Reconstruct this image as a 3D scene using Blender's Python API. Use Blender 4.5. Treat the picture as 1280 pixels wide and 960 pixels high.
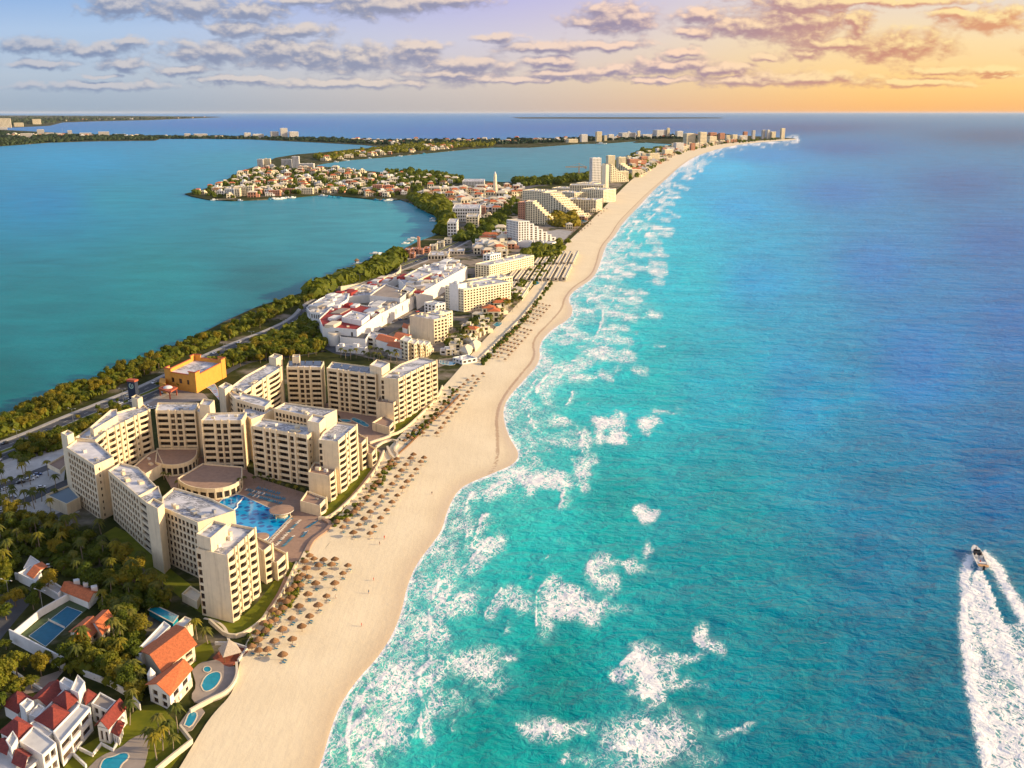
import bpy, math, random
import numpy as np
from mathutils import Vector, Matrix, noise as mnoise
from mathutils.geometry import tessellate_polygon
random.seed(7)
for o in list(bpy.data.objects): bpy.data.objects.remove(o)
SC = bpy.context.scene
COL = SC.collection

# ------------------------------------------------------------------ camera
H = 185.0; F = 1200.0; PITCH = math.atan(339.6 / F)
cam_d = bpy.data.cameras.new('camera'); cam = bpy.data.objects.new('camera', cam_d); COL.objects.link(cam)
cam.location = (0, 0, H); cam.rotation_euler = (math.pi / 2 - PITCH, 0, 0)
cam_d.sensor_width = 36; cam_d.lens = F / 1280 * 36; cam_d.clip_start = 1; cam_d.clip_end = 400000
SC.camera = cam
CP, SP = math.cos(PITCH), math.sin(PITCH)

# ------------------------------------------------------------------ light and exposure
SUN_AZ, SUN_EL = math.radians(92), math.radians(17)
sd = bpy.data.lights.new('sun', 'SUN'); sun = bpy.data.objects.new('sun', sd); COL.objects.link(sun)
sd.energy = 4.8; sd.angle = math.radians(0.6); sd.color = (1.0, 0.77, 0.46)
sdir = Vector((math.sin(SUN_AZ) * math.cos(SUN_EL), math.cos(SUN_AZ) * math.cos(SUN_EL), math.sin(SUN_EL)))
sun.rotation_euler = (-sdir).to_track_quat('-Z', 'Y').to_euler()
SC.view_settings.view_transform = 'Standard'; SC.view_settings.look = 'None'
SC.view_settings.exposure = 0.56; SC.view_settings.gamma = 1.0
SC.view_settings.use_curve_mapping = False
W_SKY = 0.11      # strength of the upper (Nishita) sky
W_LOW = 0.71      # strength of the low evening sky ahead
W_HIGH = 1.5      # strength of the sky above and behind

def lin(r, g, b):
    f = lambda c: ((c / 255) / 12.92) if c <= 10 else (((c / 255) + 0.055) / 1.055) ** 2.4
    return (f(r), f(g), f(b), 1.0)

def ray(px, py):
    u = (px - 640) / F; v = (py - 480) / F
    return u, CP - v * SP, -SP - v * CP

def G(px, py, z=0.0):
    x, y, dz = ray(px, py)
    t = (z - H) / dz
    return (x * t, y * t)

# node helpers ------------------------------------------------------------
class NT:
    def __init__(s, tree): s.t = tree; s.n = tree.nodes; s.l = tree.links
    def node(s, typ, **k):
        n = s.n.new(typ)
        for a, b in k.items(): setattr(n, a, b)
        return n
    def put(s, sock, v):
        if v is None: return
        if isinstance(v, bpy.types.NodeSocket): s.l.new(v, sock)
        else: sock.default_value = v
    def math(s, op, a, b=None, c=None, clamp=False):
        n = s.node('ShaderNodeMath', operation=op, use_clamp=clamp)
        for i, v in enumerate((a, b, c)):
            if v is not None: s.put(n.inputs[i], v)
        return n.outputs[0]
    def vec(s, op, a, b=None):
        n = s.node('ShaderNodeVectorMath', operation=op)
        s.put(n.inputs[0], a)
        if b is not None: s.put(n.inputs[3] if op == 'SCALE' else n.inputs[1], b)
        return n.outputs['Value'] if op in ('LENGTH', 'DOT_PRODUCT') else n.outputs[0]
    def mix(s, f, a, b, typ='RGBA', blend='MIX'):
        n = s.node('ShaderNodeMix', data_type=typ)
        if typ == 'RGBA':
            n.blend_type = blend; ia, ib, o = n.inputs[6], n.inputs[7], n.outputs[2]
        else: ia, ib, o = n.inputs[2], n.inputs[3], n.outputs[0]
        s.put(n.inputs[0], f); s.put(ia, a); s.put(ib, b)
        return o
    def ramp(s, f, stops, interp='LINEAR'):
        n = s.node('ShaderNodeValToRGB'); cr = n.color_ramp; cr.interpolation = interp
        while len(cr.elements) < len(stops): cr.elements.new(0.5)
        for e, (p, c) in zip(cr.elements, stops): e.position = p; e.color = c
        s.put(n.inputs[0], f); return n.outputs[0]
    def mr(s, v, a, b, c=0.0, d=1.0, smooth=False):
        n = s.node('ShaderNodeMapRange'); n.clamp = True
        if smooth: n.interpolation_type = 'SMOOTHSTEP'
        for i, q in enumerate((v, a, b, c, d)): s.put(n.inputs[i], q)
        return n.outputs[0]
    def noise(s, vec, scale, detail=4, rough=0.55, dist=0.0, col=False):
        n = s.node('ShaderNodeTexNoise'); s.put(n.inputs['Vector'], vec)
        n.inputs['Scale'].default_value = scale; n.inputs['Detail'].default_value = detail
        n.inputs['Roughness'].default_value = rough; n.inputs['Distortion'].default_value = dist
        return n.outputs[1 if col else 0]
    def mapping(s, vec, scale=(1, 1, 1), rot=(0, 0, 0), loc=(0, 0, 0)):
        n = s.node('ShaderNodeMapping'); s.put(n.inputs[0], vec)
        n.inputs['Scale'].default_value = scale; n.inputs['Rotation'].default_value = rot; n.inputs['Location'].default_value = loc
        return n.outputs[0]
    def comb(s, x, y, z=0.0):
        n = s.node('ShaderNodeCombineXYZ')
        for i, v in enumerate((x, y, z)): s.put(n.inputs[i], v)
        return n.outputs[0]
    def sep(s, v):
        n = s.node('ShaderNodeSeparateXYZ'); s.put(n.inputs[0], v); return n.outputs

# ------------------------------------------------------------------ world: evening sky with cumulus
CLOUDS = [  # picture-plane sizes of each cloud: centre, half width, half height, thickness
 (40,55,45,9),(110,60,70,7),(165,54,28,6),(50,79,50,5),(157,80,42,7),(120,94,24,2.4),(228,88,48,6),
 (265,66,66,14),(345,64,50,17),(400,69,54,15),(452,72,48,15),(510,69,42,13),(522,57,42,6),(585,80,62,8),(560,92,75,6),
 (300,36,44,9),(365,38,66,8),(165,7,55,13),(245,10,72,13),(322,13,50,10),(470,4,92,13),(385,0,60,6),(560,1,62,8),
 (620,47,36,5),(110,107,120,5),(300,99,70,4),(420,104,150,5),(640,98,120,4),
 (772,23,58,16),(735,29,32,6),(873,17,34,9),(868,38,34,7),(905,33,34,9),(990,26,80,22),(940,33,55,12),(1000,2,85,9),(1110,1,130,5),
 (1072,26,18,16),(1120,56,80,15),(1052,54,66,8),(1010,65,22,6),(1228,24,62,13),(1185,17,34,6),(680,58,62,7),(755,56,62,6),
 (690,77,42,6),(765,89,42,6),(840,80,62,8),(850,65,35,5),(962,69,24,5),(905,85,52,7),(1010,97,92,8),(930,102,64,6),
 (1170,87,44,5),(1240,87,38,4),(1256,94,28,2.4),(1150,103,80,5),(830,98,56,4),(700,91,52,5),(1340,60,60,10),(-60,70,50,10),
]
wd = bpy.data.worlds.new('World'); SC.world = wd; wd.use_nodes = True
wt = NT(wd.node_tree); wt.n.clear()
def st(px, py):
    x, y, z = ray(px, py); return x / y, z / y
# density group
gt = bpy.data.node_groups.new('cloud_density', 'ShaderNodeTree')
gt.interface.new_socket('P', in_out='INPUT', socket_type='NodeSocketVector')
gt.interface.new_socket('D', in_out='OUTPUT', socket_type='NodeSocketFloat')
g = NT(gt); gi = g.node('NodeGroupInput'); go = g.node('NodeGroupOutput'); P = gi.outputs[0]
warp = g.noise(P, 1 / 34.0, 3, 0.6, col=True)
wv = g.vec('MULTIPLY', g.vec('SUBTRACT', warp, (0.5, 0.5, 0.5)), (44, 16, 0))
PW = g.vec('ADD', P, wv)
fld = None
for (cx, cy, rx, ry) in CLOUDS:
    d = g.vec('MULTIPLY', g.vec('SUBTRACT', PW, (cx, -cy, 0)), (1 / (rx * 1.2), 1 / (ry * 1.65), 0))
    r = g.vec('LENGTH', d)
    fld = r if fld is None else g.math('MINIMUM', fld, r)
fld = g.math('SUBTRACT', 1.0, fld)
n1 = g.noise(g.mapping(P, (1 / 24., 1 / 14., 1)), 1.0, 6, 0.56, 0.2)
n2 = g.noise(g.mapping(P, (1 / 60., 1 / 14., 1), loc=(5, 3, 0)), 1.0, 4, 0.55)
gen = g.math('MULTIPLY', g.math('SUBTRACT', n2, 0.63), 3.0)
den = g.math('ADD', fld, g.math('MULTIPLY', g.math('SUBTRACT', n1, 0.53), 1.7))
g.l.new(den, go.inputs[0])

tc = wt.node('ShaderNodeTexCoord'); D = tc.outputs['Generated']
xs, ys, zs = wt.sep(wt.vec('NORMALIZE', D))[:3]
yy = wt.math('MAXIMUM', ys, 0.02)
s_ = wt.math('DIVIDE', xs, yy); t_ = wt.math('DIVIDE', zs, yy)
# map direction ratios to a plane in units where the drawn sizes apply: linearised around the horizon
ty0 = st(640, 140)[1]; ty1 = st(640, 0)[1]
kx = 640 / st(1280, 70)[0]
PX = wt.math('ADD', wt.math('MULTIPLY', s_, kx), 640.0)
PY = wt.math('ADD', wt.math('MULTIPLY', wt.math('SUBTRACT', t_, ty0), 140.0 / (ty1 - ty0)), -140.0)
PV = wt.comb(PX, PY)
dens = []
for off in ((0, 0, 0), (2.5, 6.0, 0)):
    gn = wt.node('ShaderNodeGroup'); gn.node_tree = gt
    wt.l.new(wt.vec('ADD', PV, off), gn.inputs[0]); dens.append(gn.outputs[0])
lowm = wt.mr(PY, -128.0, -100.0, 0.35, 1.0)
cm = wt.math('MULTIPLY', wt.mr(dens[0], -0.12, 0.55, 0, 1, True), lowm)
lit = wt.mr(wt.math('SUBTRACT', dens[0], dens[1]), -0.25, 0.55, 0, 1, True)
az = wt.mr(PX, 0.0, 1280.0)
el = wt.mr(PY, -143.0, 0.0)
skyL = wt.ramp(el, [(0, lin(152, 168, 186)), (0.35, lin(178, 192, 208)), (0.75, lin(172, 196, 226)), (1, lin(150, 182, 224))])
skyC = wt.ramp(el, [(0, lin(192, 180, 174)), (0.3, lin(214, 200, 190)), (0.65, lin(208, 202, 216)), (1, lin(186, 184, 226))])
skyR = wt.ramp(el, [(0, lin(250, 180, 108)), (0.25, lin(255, 208, 132)), (0.65, lin(250, 220, 168)), (1, lin(232, 216, 200))])
sk = wt.mix(wt.mr(az, 0.05, 0.55, smooth=True), skyL, skyC)
sk = wt.mix(wt.mr(az, 0.42, 0.9, smooth=True), sk, skyR)
ctop = wt.ramp(az, [(0, lin(190, 192, 202)), (0.35, lin(222, 208, 198)), (0.65, lin(250, 214, 190)), (0.85, lin(255, 222, 160)), (1, lin(255, 226, 160))])
cbot = wt.ramp(az, [(0, lin(124, 142, 174)), (0.35, lin(142, 148, 172)), (0.65, lin(154, 138, 160)), (0.85, lin(200, 140, 124)), (1, lin(222, 154, 108))])
cc = wt.mix(lit, cbot, ctop)
low = wt.mix(wt.math('MULTIPLY', cm, 0.93), sk, cc)
# Nishita above and behind
nis = wt.node('ShaderNodeTexSky'); nis.sky_type = 'NISHITA'; nis.sun_disc = False
nis.sun_elevation = SUN_EL; nis.sun_rotation = SUN_AZ; nis.air_density = 1.0; nis.dust_density = 1.5; nis.ozone_density = 1.5
hi = wt.vec('MULTIPLY', nis.outputs[0], (W_SKY * 1.06, W_SKY, W_SKY * 1.02))
# evening glow all round the horizon: warm toward the sun, lavender opposite
sunward = wt.vec('DOT_PRODUCT', wt.vec('NORMALIZE', D), tuple(Vector((sdir.x, sdir.y, 0)).normalized()))
around = wt.ramp(wt.mr(sunward, -1, 1), [(0, lin(172, 180, 205)), (0.5, lin(194, 194, 202)), (0.85, lin(250, 206, 150)), (1, lin(255, 196, 120))])
hi2 = wt.mix(wt.mr(zs, 0.0, 0.75), around, hi)
front = wt.math('MULTIPLY', wt.mr(zs, 0.14, 0.30, 1.0, 0.0, True), wt.mr(ys, 0.35, 0.6, 0, 1, True))
bg1 = wt.node('ShaderNodeBackground'); wt.l.new(hi2, bg1.inputs[0]); bg1.inputs[1].default_value = W_HIGH
bg2 = wt.node('ShaderNodeBackground'); wt.l.new(low, bg2.inputs[0]); bg2.inputs[1].default_value = W_LOW
wmx = wt.node('ShaderNodeMixShader'); wt.l.new(front, wmx.inputs[0]); wt.l.new(bg1.outputs[0], wmx.inputs[1]); wt.l.new(bg2.outputs[0], wmx.inputs[2])
wo = wt.node('ShaderNodeOutputWorld'); wt.l.new(wmx.outputs[0], wo.inputs[0])
wd.cycles.sampling_method = 'MANUAL'; wd.cycles.sample_map_resolution = 256

# ------------------------------------------------------------------ materials
MATS = {}
def mat(name, col, rough=0.7, spec=0.4, noise=None, bump=None, metal=0.0, var=0.0):
    """col linear rgb; noise=(scale, amount); bump=(scale,strength)"""
    if name in MATS: return MATS[name]
    m = bpy.data.materials.new(name); m.use_nodes = True; t = NT(m.node_tree)
    b = t.n['Principled BSDF']; MATS[name] = m
    c = tuple(col[:3]) + (1,)
    b.inputs['Roughness'].default_value = rough; b.inputs['Specular IOR Level'].default_value = spec; b.inputs['Metallic'].default_value = metal
    pos = t.node('ShaderNodeNewGeometry').outputs['Position']
    out = None
    if noise:
        n = t.noise(pos, noise[0], 5, 0.6)
        k = noise[1]
        lo = tuple(x * (1 - k) for x in c[:3]) + (1,); hi_ = tuple(min(1, x * (1 + k)) for x in c[:3]) + (1,)
        out = t.mix(t.mr(n, 0.3, 0.7), lo, hi_)
    if var:
        oi = t.node('ShaderNodeObjectInfo').outputs['Random']
        base = out if out is not None else c
        out = t.mix(1.0, base, t.ramp(oi, [(0, (1 - var, 1 - var, 1 - var, 1)), (1, (1 + var * .6, 1 + var * .6, 1 + var * .6, 1))]), blend='MULTIPLY')
    if out is not None: t.l.new(out, b.inputs['Base Color'])
    else: b.inputs['Base Color'].default_value = c
    if bump:
        bn = t.node('ShaderNodeBump'); bn.inputs['Strength'].default_value = bump[1]; bn.inputs['Distance'].default_value = 0.3
        t.l.new(t.noise(pos, bump[0], 4, 0.6), bn.inputs['Height']); t.l.new(bn.outputs[0], b.inputs['Normal'])
    return m
M_WALL = mat('cream_render', (0.70, 0.59, 0.41), 0.85, 0.2, (0.35, 0.07), var=0.05)
def streaky(m, amt=0.16):
    t = NT(m.node_tree); b = t.n['Principled BSDF']; pos = t.node('ShaderNodeNewGeometry').outputs['Position']
    src = b.inputs['Base Color'].links[0].from_socket if b.inputs['Base Color'].links else tuple(b.inputs['Base Color'].default_value)
    n = t.noise(t.mapping(pos, (0.9, 0.9, 0.06)), 1.0, 4, 0.6)
    t.l.new(t.mix(t.math('MULTIPLY', t.mr(n, 0.52, 0.75), 1.0), src, t.mix(1.0, src, (1 - amt * 1.2, 1 - amt * 1.3, 1 - amt * 1.4, 1), blend='MULTIPLY')), b.inputs['Base Color'])
streaky(M_WALL, 0.22)
M_WALLP = mat('pale_render', (0.64, 0.55, 0.41), 0.85, 0.2, (0.3, 0.08))
M_WHITE = mat('white_paint', (0.72, 0.70, 0.66), 0.7, 0.3, (0.4, 0.07), var=0.04)
M_GREYW = mat('grey_render', (0.58, 0.56, 0.53), 0.8, 0.2, (0.3, 0.12))
M_CREAM2 = mat('sunny_render', (0.80, 0.70, 0.49), 0.8, 0.2, (0.2, 0.1), var=0.12)
M_PINK = mat('salmon_render', (0.55, 0.27, 0.17), 0.8, 0.2, (0.2, 0.1), var=0.1)
M_OCHRE = mat('ochre_render', (0.62, 0.30, 0.055), 0.8, 0.2, (0.5, 0.10))
M_OCHTRIM = mat('rust_trim', (0.40, 0.10, 0.05), 0.8, 0.2, (0.8, 0.1))
M_TILE = mat('orange_tile', (0.50, 0.14, 0.05), 0.75, 0.3, (1.2, 0.25), (3.0, 0.5))
M_DTILE = mat('dark_red_tile', (0.20, 0.035, 0.025), 0.7, 0.3, (1.5, 0.3), (3.0, 0.5))
M_THATCH = mat('palm_thatch', (0.25, 0.14, 0.07), 0.95, 0.05, (2.5, 0.35), (6, 0.8), var=0.25)
M_WOOD = mat('brown_wood', (0.16, 0.08, 0.04), 0.8, 0.2, (2, 0.2))
M_TRUNK = mat('bark', (0.16, 0.12, 0.085), 0.95, 0.1, (3, 0.3))
M_PTRUNK = mat('palm_bark', (0.26, 0.21, 0.15), 0.95, 0.1, (3, 0.2))
M_ASPH = mat('asphalt', (0.085, 0.085, 0.09), 0.9, 0.2, (0.08, 0.25))
M_LINE = mat('road_paint', (0.6, 0.58, 0.5), 0.7, 0.2, (2, 0.2))
M_PAVE = mat('paving', (0.30, 0.25, 0.21), 0.85, 0.2, (0.12, 0.2))
M_TERR = mat('terrace_paving', (0.33, 0.215, 0.155), 0.85, 0.2, (0.5, 0.15))
M_CONC = mat('concrete', (0.36, 0.34, 0.32), 0.9, 0.2, (0.2, 0.2))
M_KERB = mat('kerb_stone', (0.45, 0.42, 0.38), 0.9, 0.2, (0.5, 0.1))
M_BRICKD = mat('red_deck', (0.30, 0.09, 0.05), 0.8, 0.2, (1, 0.2))
M_COURTG = mat('court_green', (0.07, 0.10, 0.045), 0.8, 0.2, (1, 0.15))
M_COURTB = mat('court_blue', (0.02, 0.13, 0.22), 0.7, 0.2, (0.6, 0.1))
M_METAL = mat('grey_metal', (0.4, 0.4, 0.4), 0.4, 0.5, metal=0.7)
M_SOLAR = mat('solar_glass', (0.02, 0.035, 0.08), 0.15, 0.6)
M_BLUE = mat('blue_canvas', (0.03, 0.22, 0.36), 0.8, 0.2, var=0.2)
M_WFAB = mat('white_canvas', (0.7, 0.66, 0.58), 0.8, 0.2, var=0.1)
M_RED = mat('red_cloth', (0.6, 0.05, 0.03), 0.8, 0.2)
M_SKIN = mat('skin', (0.42, 0.22, 0.14), 0.6, 0.3)
M_HAIR = mat('hair', (0.03, 0.02, 0.015), 0.6, 0.3)
M_DARKC = mat('dark_cloth', (0.03, 0.04, 0.07), 0.8, 0.2)
M_TYRE = mat('tyre', (0.02, 0.02, 0.02), 0.8, 0.2)
M_CARG = mat('car_glass', (0.03, 0.035, 0.04), 0.1, 0.6)
CARP = [mat('car_white', (0.75, 0.75, 0.75), 0.25, 0.6), mat('car_silver', (0.4, 0.41, 0.43), 0.25, 0.6, metal=0.5),
        mat('car_black', (0.02, 0.02, 0.025), 0.2, 0.6), mat('car_red', (0.4, 0.02, 0.02), 0.25, 0.6), mat('car_blue', (0.03, 0.08, 0.25), 0.25, 0.6)]

def mk(name): 
    m = bpy.data.materials.new(name); m.use_nodes = True; MATS[name] = m; t = NT(m.node_tree)
    return m, t, t.n['Principled BSDF'], t.node('ShaderNodeNewGeometry').outputs['Position']

# glass: dark panes that differ from one another
m, t, b, pos = mk('dark_glass'); M_GLASS = m
rnd = t.node('ShaderNodeObjectInfo').outputs['Random']
cell = t.node('ShaderNodeTexWhiteNoise'); t.l.new(t.vec('FLOOR', t.vec('SCALE', pos, 0.45)), cell.inputs[0])
mixr = t.math('FRACT', t.math('ADD', rnd, t.math('MULTIPLY', cell.outputs[0], 0.6)))
t.l.new(t.ramp(mixr, [(0, (0.016, 0.013, 0.012, 1)), (0.55, (0.035, 0.028, 0.024, 1)), (0.85, (0.06, 0.045, 0.032, 1)), (1, (0.14, 0.10, 0.07, 1))]), b.inputs['Base Color'])
b.inputs['Roughness'].default_value = 0.2; b.inputs['Specular IOR Level'].default_value = 0.22

# roof membrane: pale, with dark streaks and seams
m, t, b, pos = mk('roof_membrane'); M_ROOF = m
mp = t.mapping(pos, (0.22, 0.62, 0.3), (0, 0, 0.5))
n = t.noise(mp, 1.0, 5, 0.65, 1.2)
st_ = t.mr(t.math('ABSOLUTE', t.math('SUBTRACT', n, 0.5)), 0.0, 0.075, 1, 0)
msk = t.mr(t.noise(pos, 0.08, 2), 0.42, 0.52)
base = t.mix(t.mr(t.noise(pos, 0.25, 4), 0.3, 0.7), (0.50, 0.49, 0.51, 1), (0.70, 0.68, 0.69, 1))
t.l.new(t.mix(t.math('MULTIPLY', st_, msk), base, (0.035, 0.04, 0.05, 1)), b.inputs['Base Color'])
b.inputs['Roughness'].default_value = 0.75

# grass
m, t, b, pos = mk('lawn_grass'); M_GRASS = m
n = t.noise(pos, 0.15, 5, 0.6)
t.l.new(t.ramp(n, [(0.3, (0.085, 0.105, 0.009, 1)), (0.55, (0.14, 0.15, 0.012, 1)), (0.75, (0.20, 0.18, 0.02, 1))]), b.inputs['Base Color'])
b.inputs['Roughness'].default_value = 0.95; b.inputs['Specular IOR Level'].default_value = 0.1
# ground: scrub, bare soil and paving mixed
m, t, b, pos = mk('land_ground'); M_LAND = m
n = t.noise(pos, 0.02, 6, 0.6); n3 = t.noise(pos, 0.12, 5, 0.6)
c1 = t.ramp(n3, [(0.3, (0.022, 0.030, 0.007, 1)), (0.6, (0.055, 0.058, 0.015, 1)), (0.8, (0.12, 0.10, 0.045, 1))])
c2 = t.ramp(n3, [(0.3, (0.16, 0.13, 0.10, 1)), (0.7, (0.30, 0.25, 0.19, 1))])
t.l.new(t.mix(t.mr(n, 0.55, 0.66), c1, c2), b.inputs['Base Color'])
b.inputs['Roughness'].default_value = 1.0; b.inputs['Specular IOR Level'].default_value = 0.05
# town ground: paving, roofs of yards, patches of green
m, t, b, pos = mk('town_ground'); M_TOWN = m
n = t.noise(pos, 0.035, 5, 0.65); n3 = t.noise(pos, 0.2, 4, 0.6)
c1 = t.ramp(n3, [(0.35, (0.03, 0.042, 0.010, 1)), (0.7, (0.09, 0.085, 0.03, 1))])
c2 = t.ramp(n3, [(0.3, (0.19, 0.155, 0.12, 1)), (0.7, (0.34, 0.275, 0.21, 1))])
t.l.new(t.mix(t.mr(n, 0.43, 0.50), c1, c2), b.inputs['Base Color'])
b.inputs['Roughness'].default_value = 1.0; b.inputs['Specular IOR Level'].default_value = 0.05
# leaves
def leafmat(name, a, c_, d, tr=0.38):
    m, t, b, pos = mk(name)
    r1 = t.node('ShaderNodeObjectInfo').outputs['Random']
    n = t.noise(pos, 0.55, 3, 0.6)
    mixv = t.math('ADD', t.math('MULTIPLY', n, 0.75), t.math('MULTIPLY', r1, 0.3))
    colr = t.ramp(mixv, [(0.25, a), (0.5, c_), (0.8, d)])
    t.l.new(colr, b.inputs['Base Color']); b.inputs['Roughness'].default_value = 0.7; b.inputs['Specular IOR Level'].default_value = 0.2
    tl = t.node('ShaderNodeBsdfTranslucent'); t.l.new(colr, tl.inputs[0])
    ms = t.node('ShaderNodeMixShader'); ms.inputs[0].default_value = tr
    t.l.new(b.outputs[0], ms.inputs[1]); t.l.new(tl.outputs[0], ms.inputs[2]); t.l.new(ms.outputs[0], t.n['Material Output'].inputs[0])
    return m
M_LEAF = leafmat('broad_leaves', (0.045, 0.075, 0.009, 1), (0.115, 0.145, 0.011, 1), (0.25, 0.225, 0.02, 1))
M_LEAFY = leafmat('yellow_leaves', (0.10, 0.11, 0.012, 1), (0.21, 0.185, 0.015, 1), (0.36, 0.26, 0.022, 1))
M_MANG = leafmat('mangrove_leaves', (0.012, 0.032, 0.016, 1), (0.028, 0.055, 0.024, 1), (0.075, 0.095, 0.035, 1), 0.2)
M_PALM = leafmat('palm_leaves', (0.05, 0.075, 0.015, 1), (0.11, 0.125, 0.02, 1), (0.24, 0.20, 0.035, 1))

# pool water: deep blue tiles laid in a wavy chequer
m, t, b, pos = mk('pool_water'); M_POOL = m
pa = math.atan2(G(363, 647, 3)[1] - G(293, 618, 3)[1], G(363, 647, 3)[0] - G(293, 618, 3)[0])
uv = t.mapping(pos, (0.30, 0.30, 1), (0, 0, -pa))
x_, y_, _z = t.sep(uv)[:3]
wx = t.math('SINE', t.math('MULTIPLY', x_, 3.1416)); wy = t.math('SINE', t.math('MULTIPLY', t.math('ADD', y_, t.math('MULTIPLY', wx, 0.25)), 3.1416))
chk = t.mr(t.math('MULTIPLY', wx, wy), 0.15, 0.4)
t.l.new(t.mix(chk, (0.0, 0.30, 0.62, 1), (0.0, 0.10, 0.33, 1)), b.inputs['Base Color'])
b.inputs['Roughness'].default_value = 0.08; b.inputs['Specular IOR Level'].default_value = 0.4
M_POOL2 = mat('small_pool_water', (0.01, 0.25, 0.36), 0.08, 0.4, (0.6, 0.15))

# ------------------------------------------------------------------ mesh builder
class MB:
    def __init__(s): s.v = []; s.f = []; s.m = []
    def quad(s, a, b, c, d, mi=0):
        i = len(s.v); s.v += [a, b, c, d]; s.f.append((i, i + 1, i + 2, i + 3)); s.m.append(mi)
    def tri(s, a, b, c, mi=0):
        i = len(s.v); s.v += [a, b, c]; s.f.append((i, i + 1, i + 2)); s.m.append(mi)
    def ngon(s, pts, mi=0):
        i = len(s.v); s.v += list(pts); s.f.append(tuple(range(i, i + len(pts)))); s.m.append(mi)
    def prism(s, poly, z0, z1, mi=0, top=True, tm=None, bottom=False):
        n = len(poly); poly = ccw(poly)
        for i in range(n):
            a, b = poly[i], poly[(i + 1) % n]
            s.quad((a[0], a[1], z0), (b[0], b[1], z0), (b[0], b[1], z1), (a[0], a[1], z1), mi)
        if top: s.cap(poly, z1, tm if tm is not None else mi)
        if bottom: s.cap(poly, z0, mi, True)
    def cap(s, poly, z, mi=0, flip=False):
        if len(poly) <= 4:
            pts = [(p[0], p[1], z) for p in poly]
            s.ngon(pts[::-1] if flip else pts, mi); return
        base = len(s.v); s.v += [(p[0], p[1], z) for p in poly]
        for tr in tessellate_polygon([[Vector((p[0], p[1], 0)) for p in poly]]):
            a, b, c = tr
            pa_, pb, pc = poly[a], poly[b], poly[c]
            cr = (pb[0] - pa_[0]) * (pc[1] - pa_[1]) - (pb[1] - pa_[1]) * (pc[0] - pa_[0])
            if (cr < 0) != flip: a, c = c, a
            s.f.append((base + a, base + b, base + c)); s.m.append(mi)
    def box(s, cx, cy, cz, sx, sy, sz, rot=0.0, mi=0):
        c, n = math.cos(rot), math.sin(rot)
        poly = [(cx + x * c - y * n, cy + x * n + y * c) for x, y in ((-sx/2, -sy/2), (sx/2, -sy/2), (sx/2, sy/2), (-sx/2, sy/2))]
        s.prism(poly, cz, cz + sz, mi, bottom=True)
    def cone(s, cx, cy, z0, z1, r0, r1, n=10, mi=0, capt=True):
        ring = lambda r, z: [(cx + r * math.cos(2 * math.pi * k / n), cy + r * math.sin(2 * math.pi * k / n), z) for k in range(n)]
        A = ring(r0, z0)
        if r1 <= 0.001:
            for k in range(n): s.tri(A[k], A[(k + 1) % n], (cx, cy, z1), mi)
        else:
            B = ring(r1, z1)
            for k in range(n): s.quad(A[k], A[(k + 1) % n], B[(k + 1) % n], B[k], mi)
            if capt: s.ngon(B, mi)
    def tube(s, p0, p1, r0, r1, n=6, mi=0):
        p0 = Vector(p0); p1 = Vector(p1); d = (p1 - p0).normalized()
        u = d.orthogonal().normalized(); w = d.cross(u)
        A = [p0 + (u * math.cos(2*math.pi*k/n) + w * math.sin(2*math.pi*k/n)) * r0 for k in range(n)]
        B = [p1 + (u * math.cos(2*math.pi*k/n) + w * math.sin(2*math.pi*k/n)) * r1 for k in range(n)]
        for k in range(n): s.quad(tuple(A[k]), tuple(A[(k+1) % n]), tuple(B[(k+1) % n]), tuple(B[k]), mi)
        s.ngon([tuple(p) for p in B], mi); s.ngon([tuple(p) for p in A[::-1]], mi)
    def mesh(s, name, mats, smooth=False, weld=False):
        me = bpy.data.meshes.new(name); me.from_pydata(s.v, [], s.f)
        for m in mats: me.materials.append(m)
        if any(s.m): me.polygons.foreach_set('material_index', s.m)
        if smooth: me.polygons.foreach_set('use_smooth', [True] * len(s.f))
        me.update(); return me
    def obj(s, name, mats, parent=None, smooth=False, origin=None):
        if not isinstance(mats, (list, tuple)): mats = [mats]
        if origin is not None:
            s.v = [(a - origin[0], b - origin[1], c - origin[2]) for a, b, c in s.v]
        o = bpy.data.objects.new(name, s.mesh(name, mats, smooth)); COL.objects.link(o)
        if origin is not None: o.location = origin
        if parent is not None: o.parent = parent
        return o
def area(p): return sum(p[i][0] * p[(i+1) % len(p)][1] - p[(i+1) % len(p)][0] * p[i][1] for i in range(len(p))) / 2
def ccw(p): return list(p) if area(p) > 0 else list(p)[::-1]
def inset(poly, d):
    poly = ccw(poly); n = len(poly); out = []
    for i in range(n):
        a, b, c = Vector(poly[i-1][:2]), Vector(poly[i][:2]), Vector(poly[(i+1) % n][:2])
        e1 = (b - a).normalized(); e2 = (c - b).normalized()
        n1 = Vector((-e1.y, e1.x)); n2 = Vector((-e2.y, e2.x)); m_ = (n1 + n2)
        k = d / max(0.35, m_.length_squared / 2) if m_.length > 1e-4 else 0
        p = b + m_ * k; out.append((p.x, p.y))
    return out
def cen(p): return (sum(q[0] for q in p) / len(p), sum(q[1] for q in p) / len(p))
def tag(o, label=None, cat=None, group=None, kind=None):
    if label: o['label'] = label
    if cat: o['category'] = cat
    if group: o['group'] = group
    if kind: o['kind'] = kind
    return o
def empty(name, loc, label, cat, group=None, rz=0.0):
    o = bpy.data.objects.new(name, None); COL.objects.link(o); o.location = loc; o.rotation_euler = (0, 0, rz); o.empty_display_size = 0.5
    return tag(o, label, cat, group)
def copy_tree(o, parent=None):
    c = o.copy(); COL.objects.link(c)
    if parent is not None: c.parent = parent
    for ch in list(o.children): copy_tree(ch, c)
    return c
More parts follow.
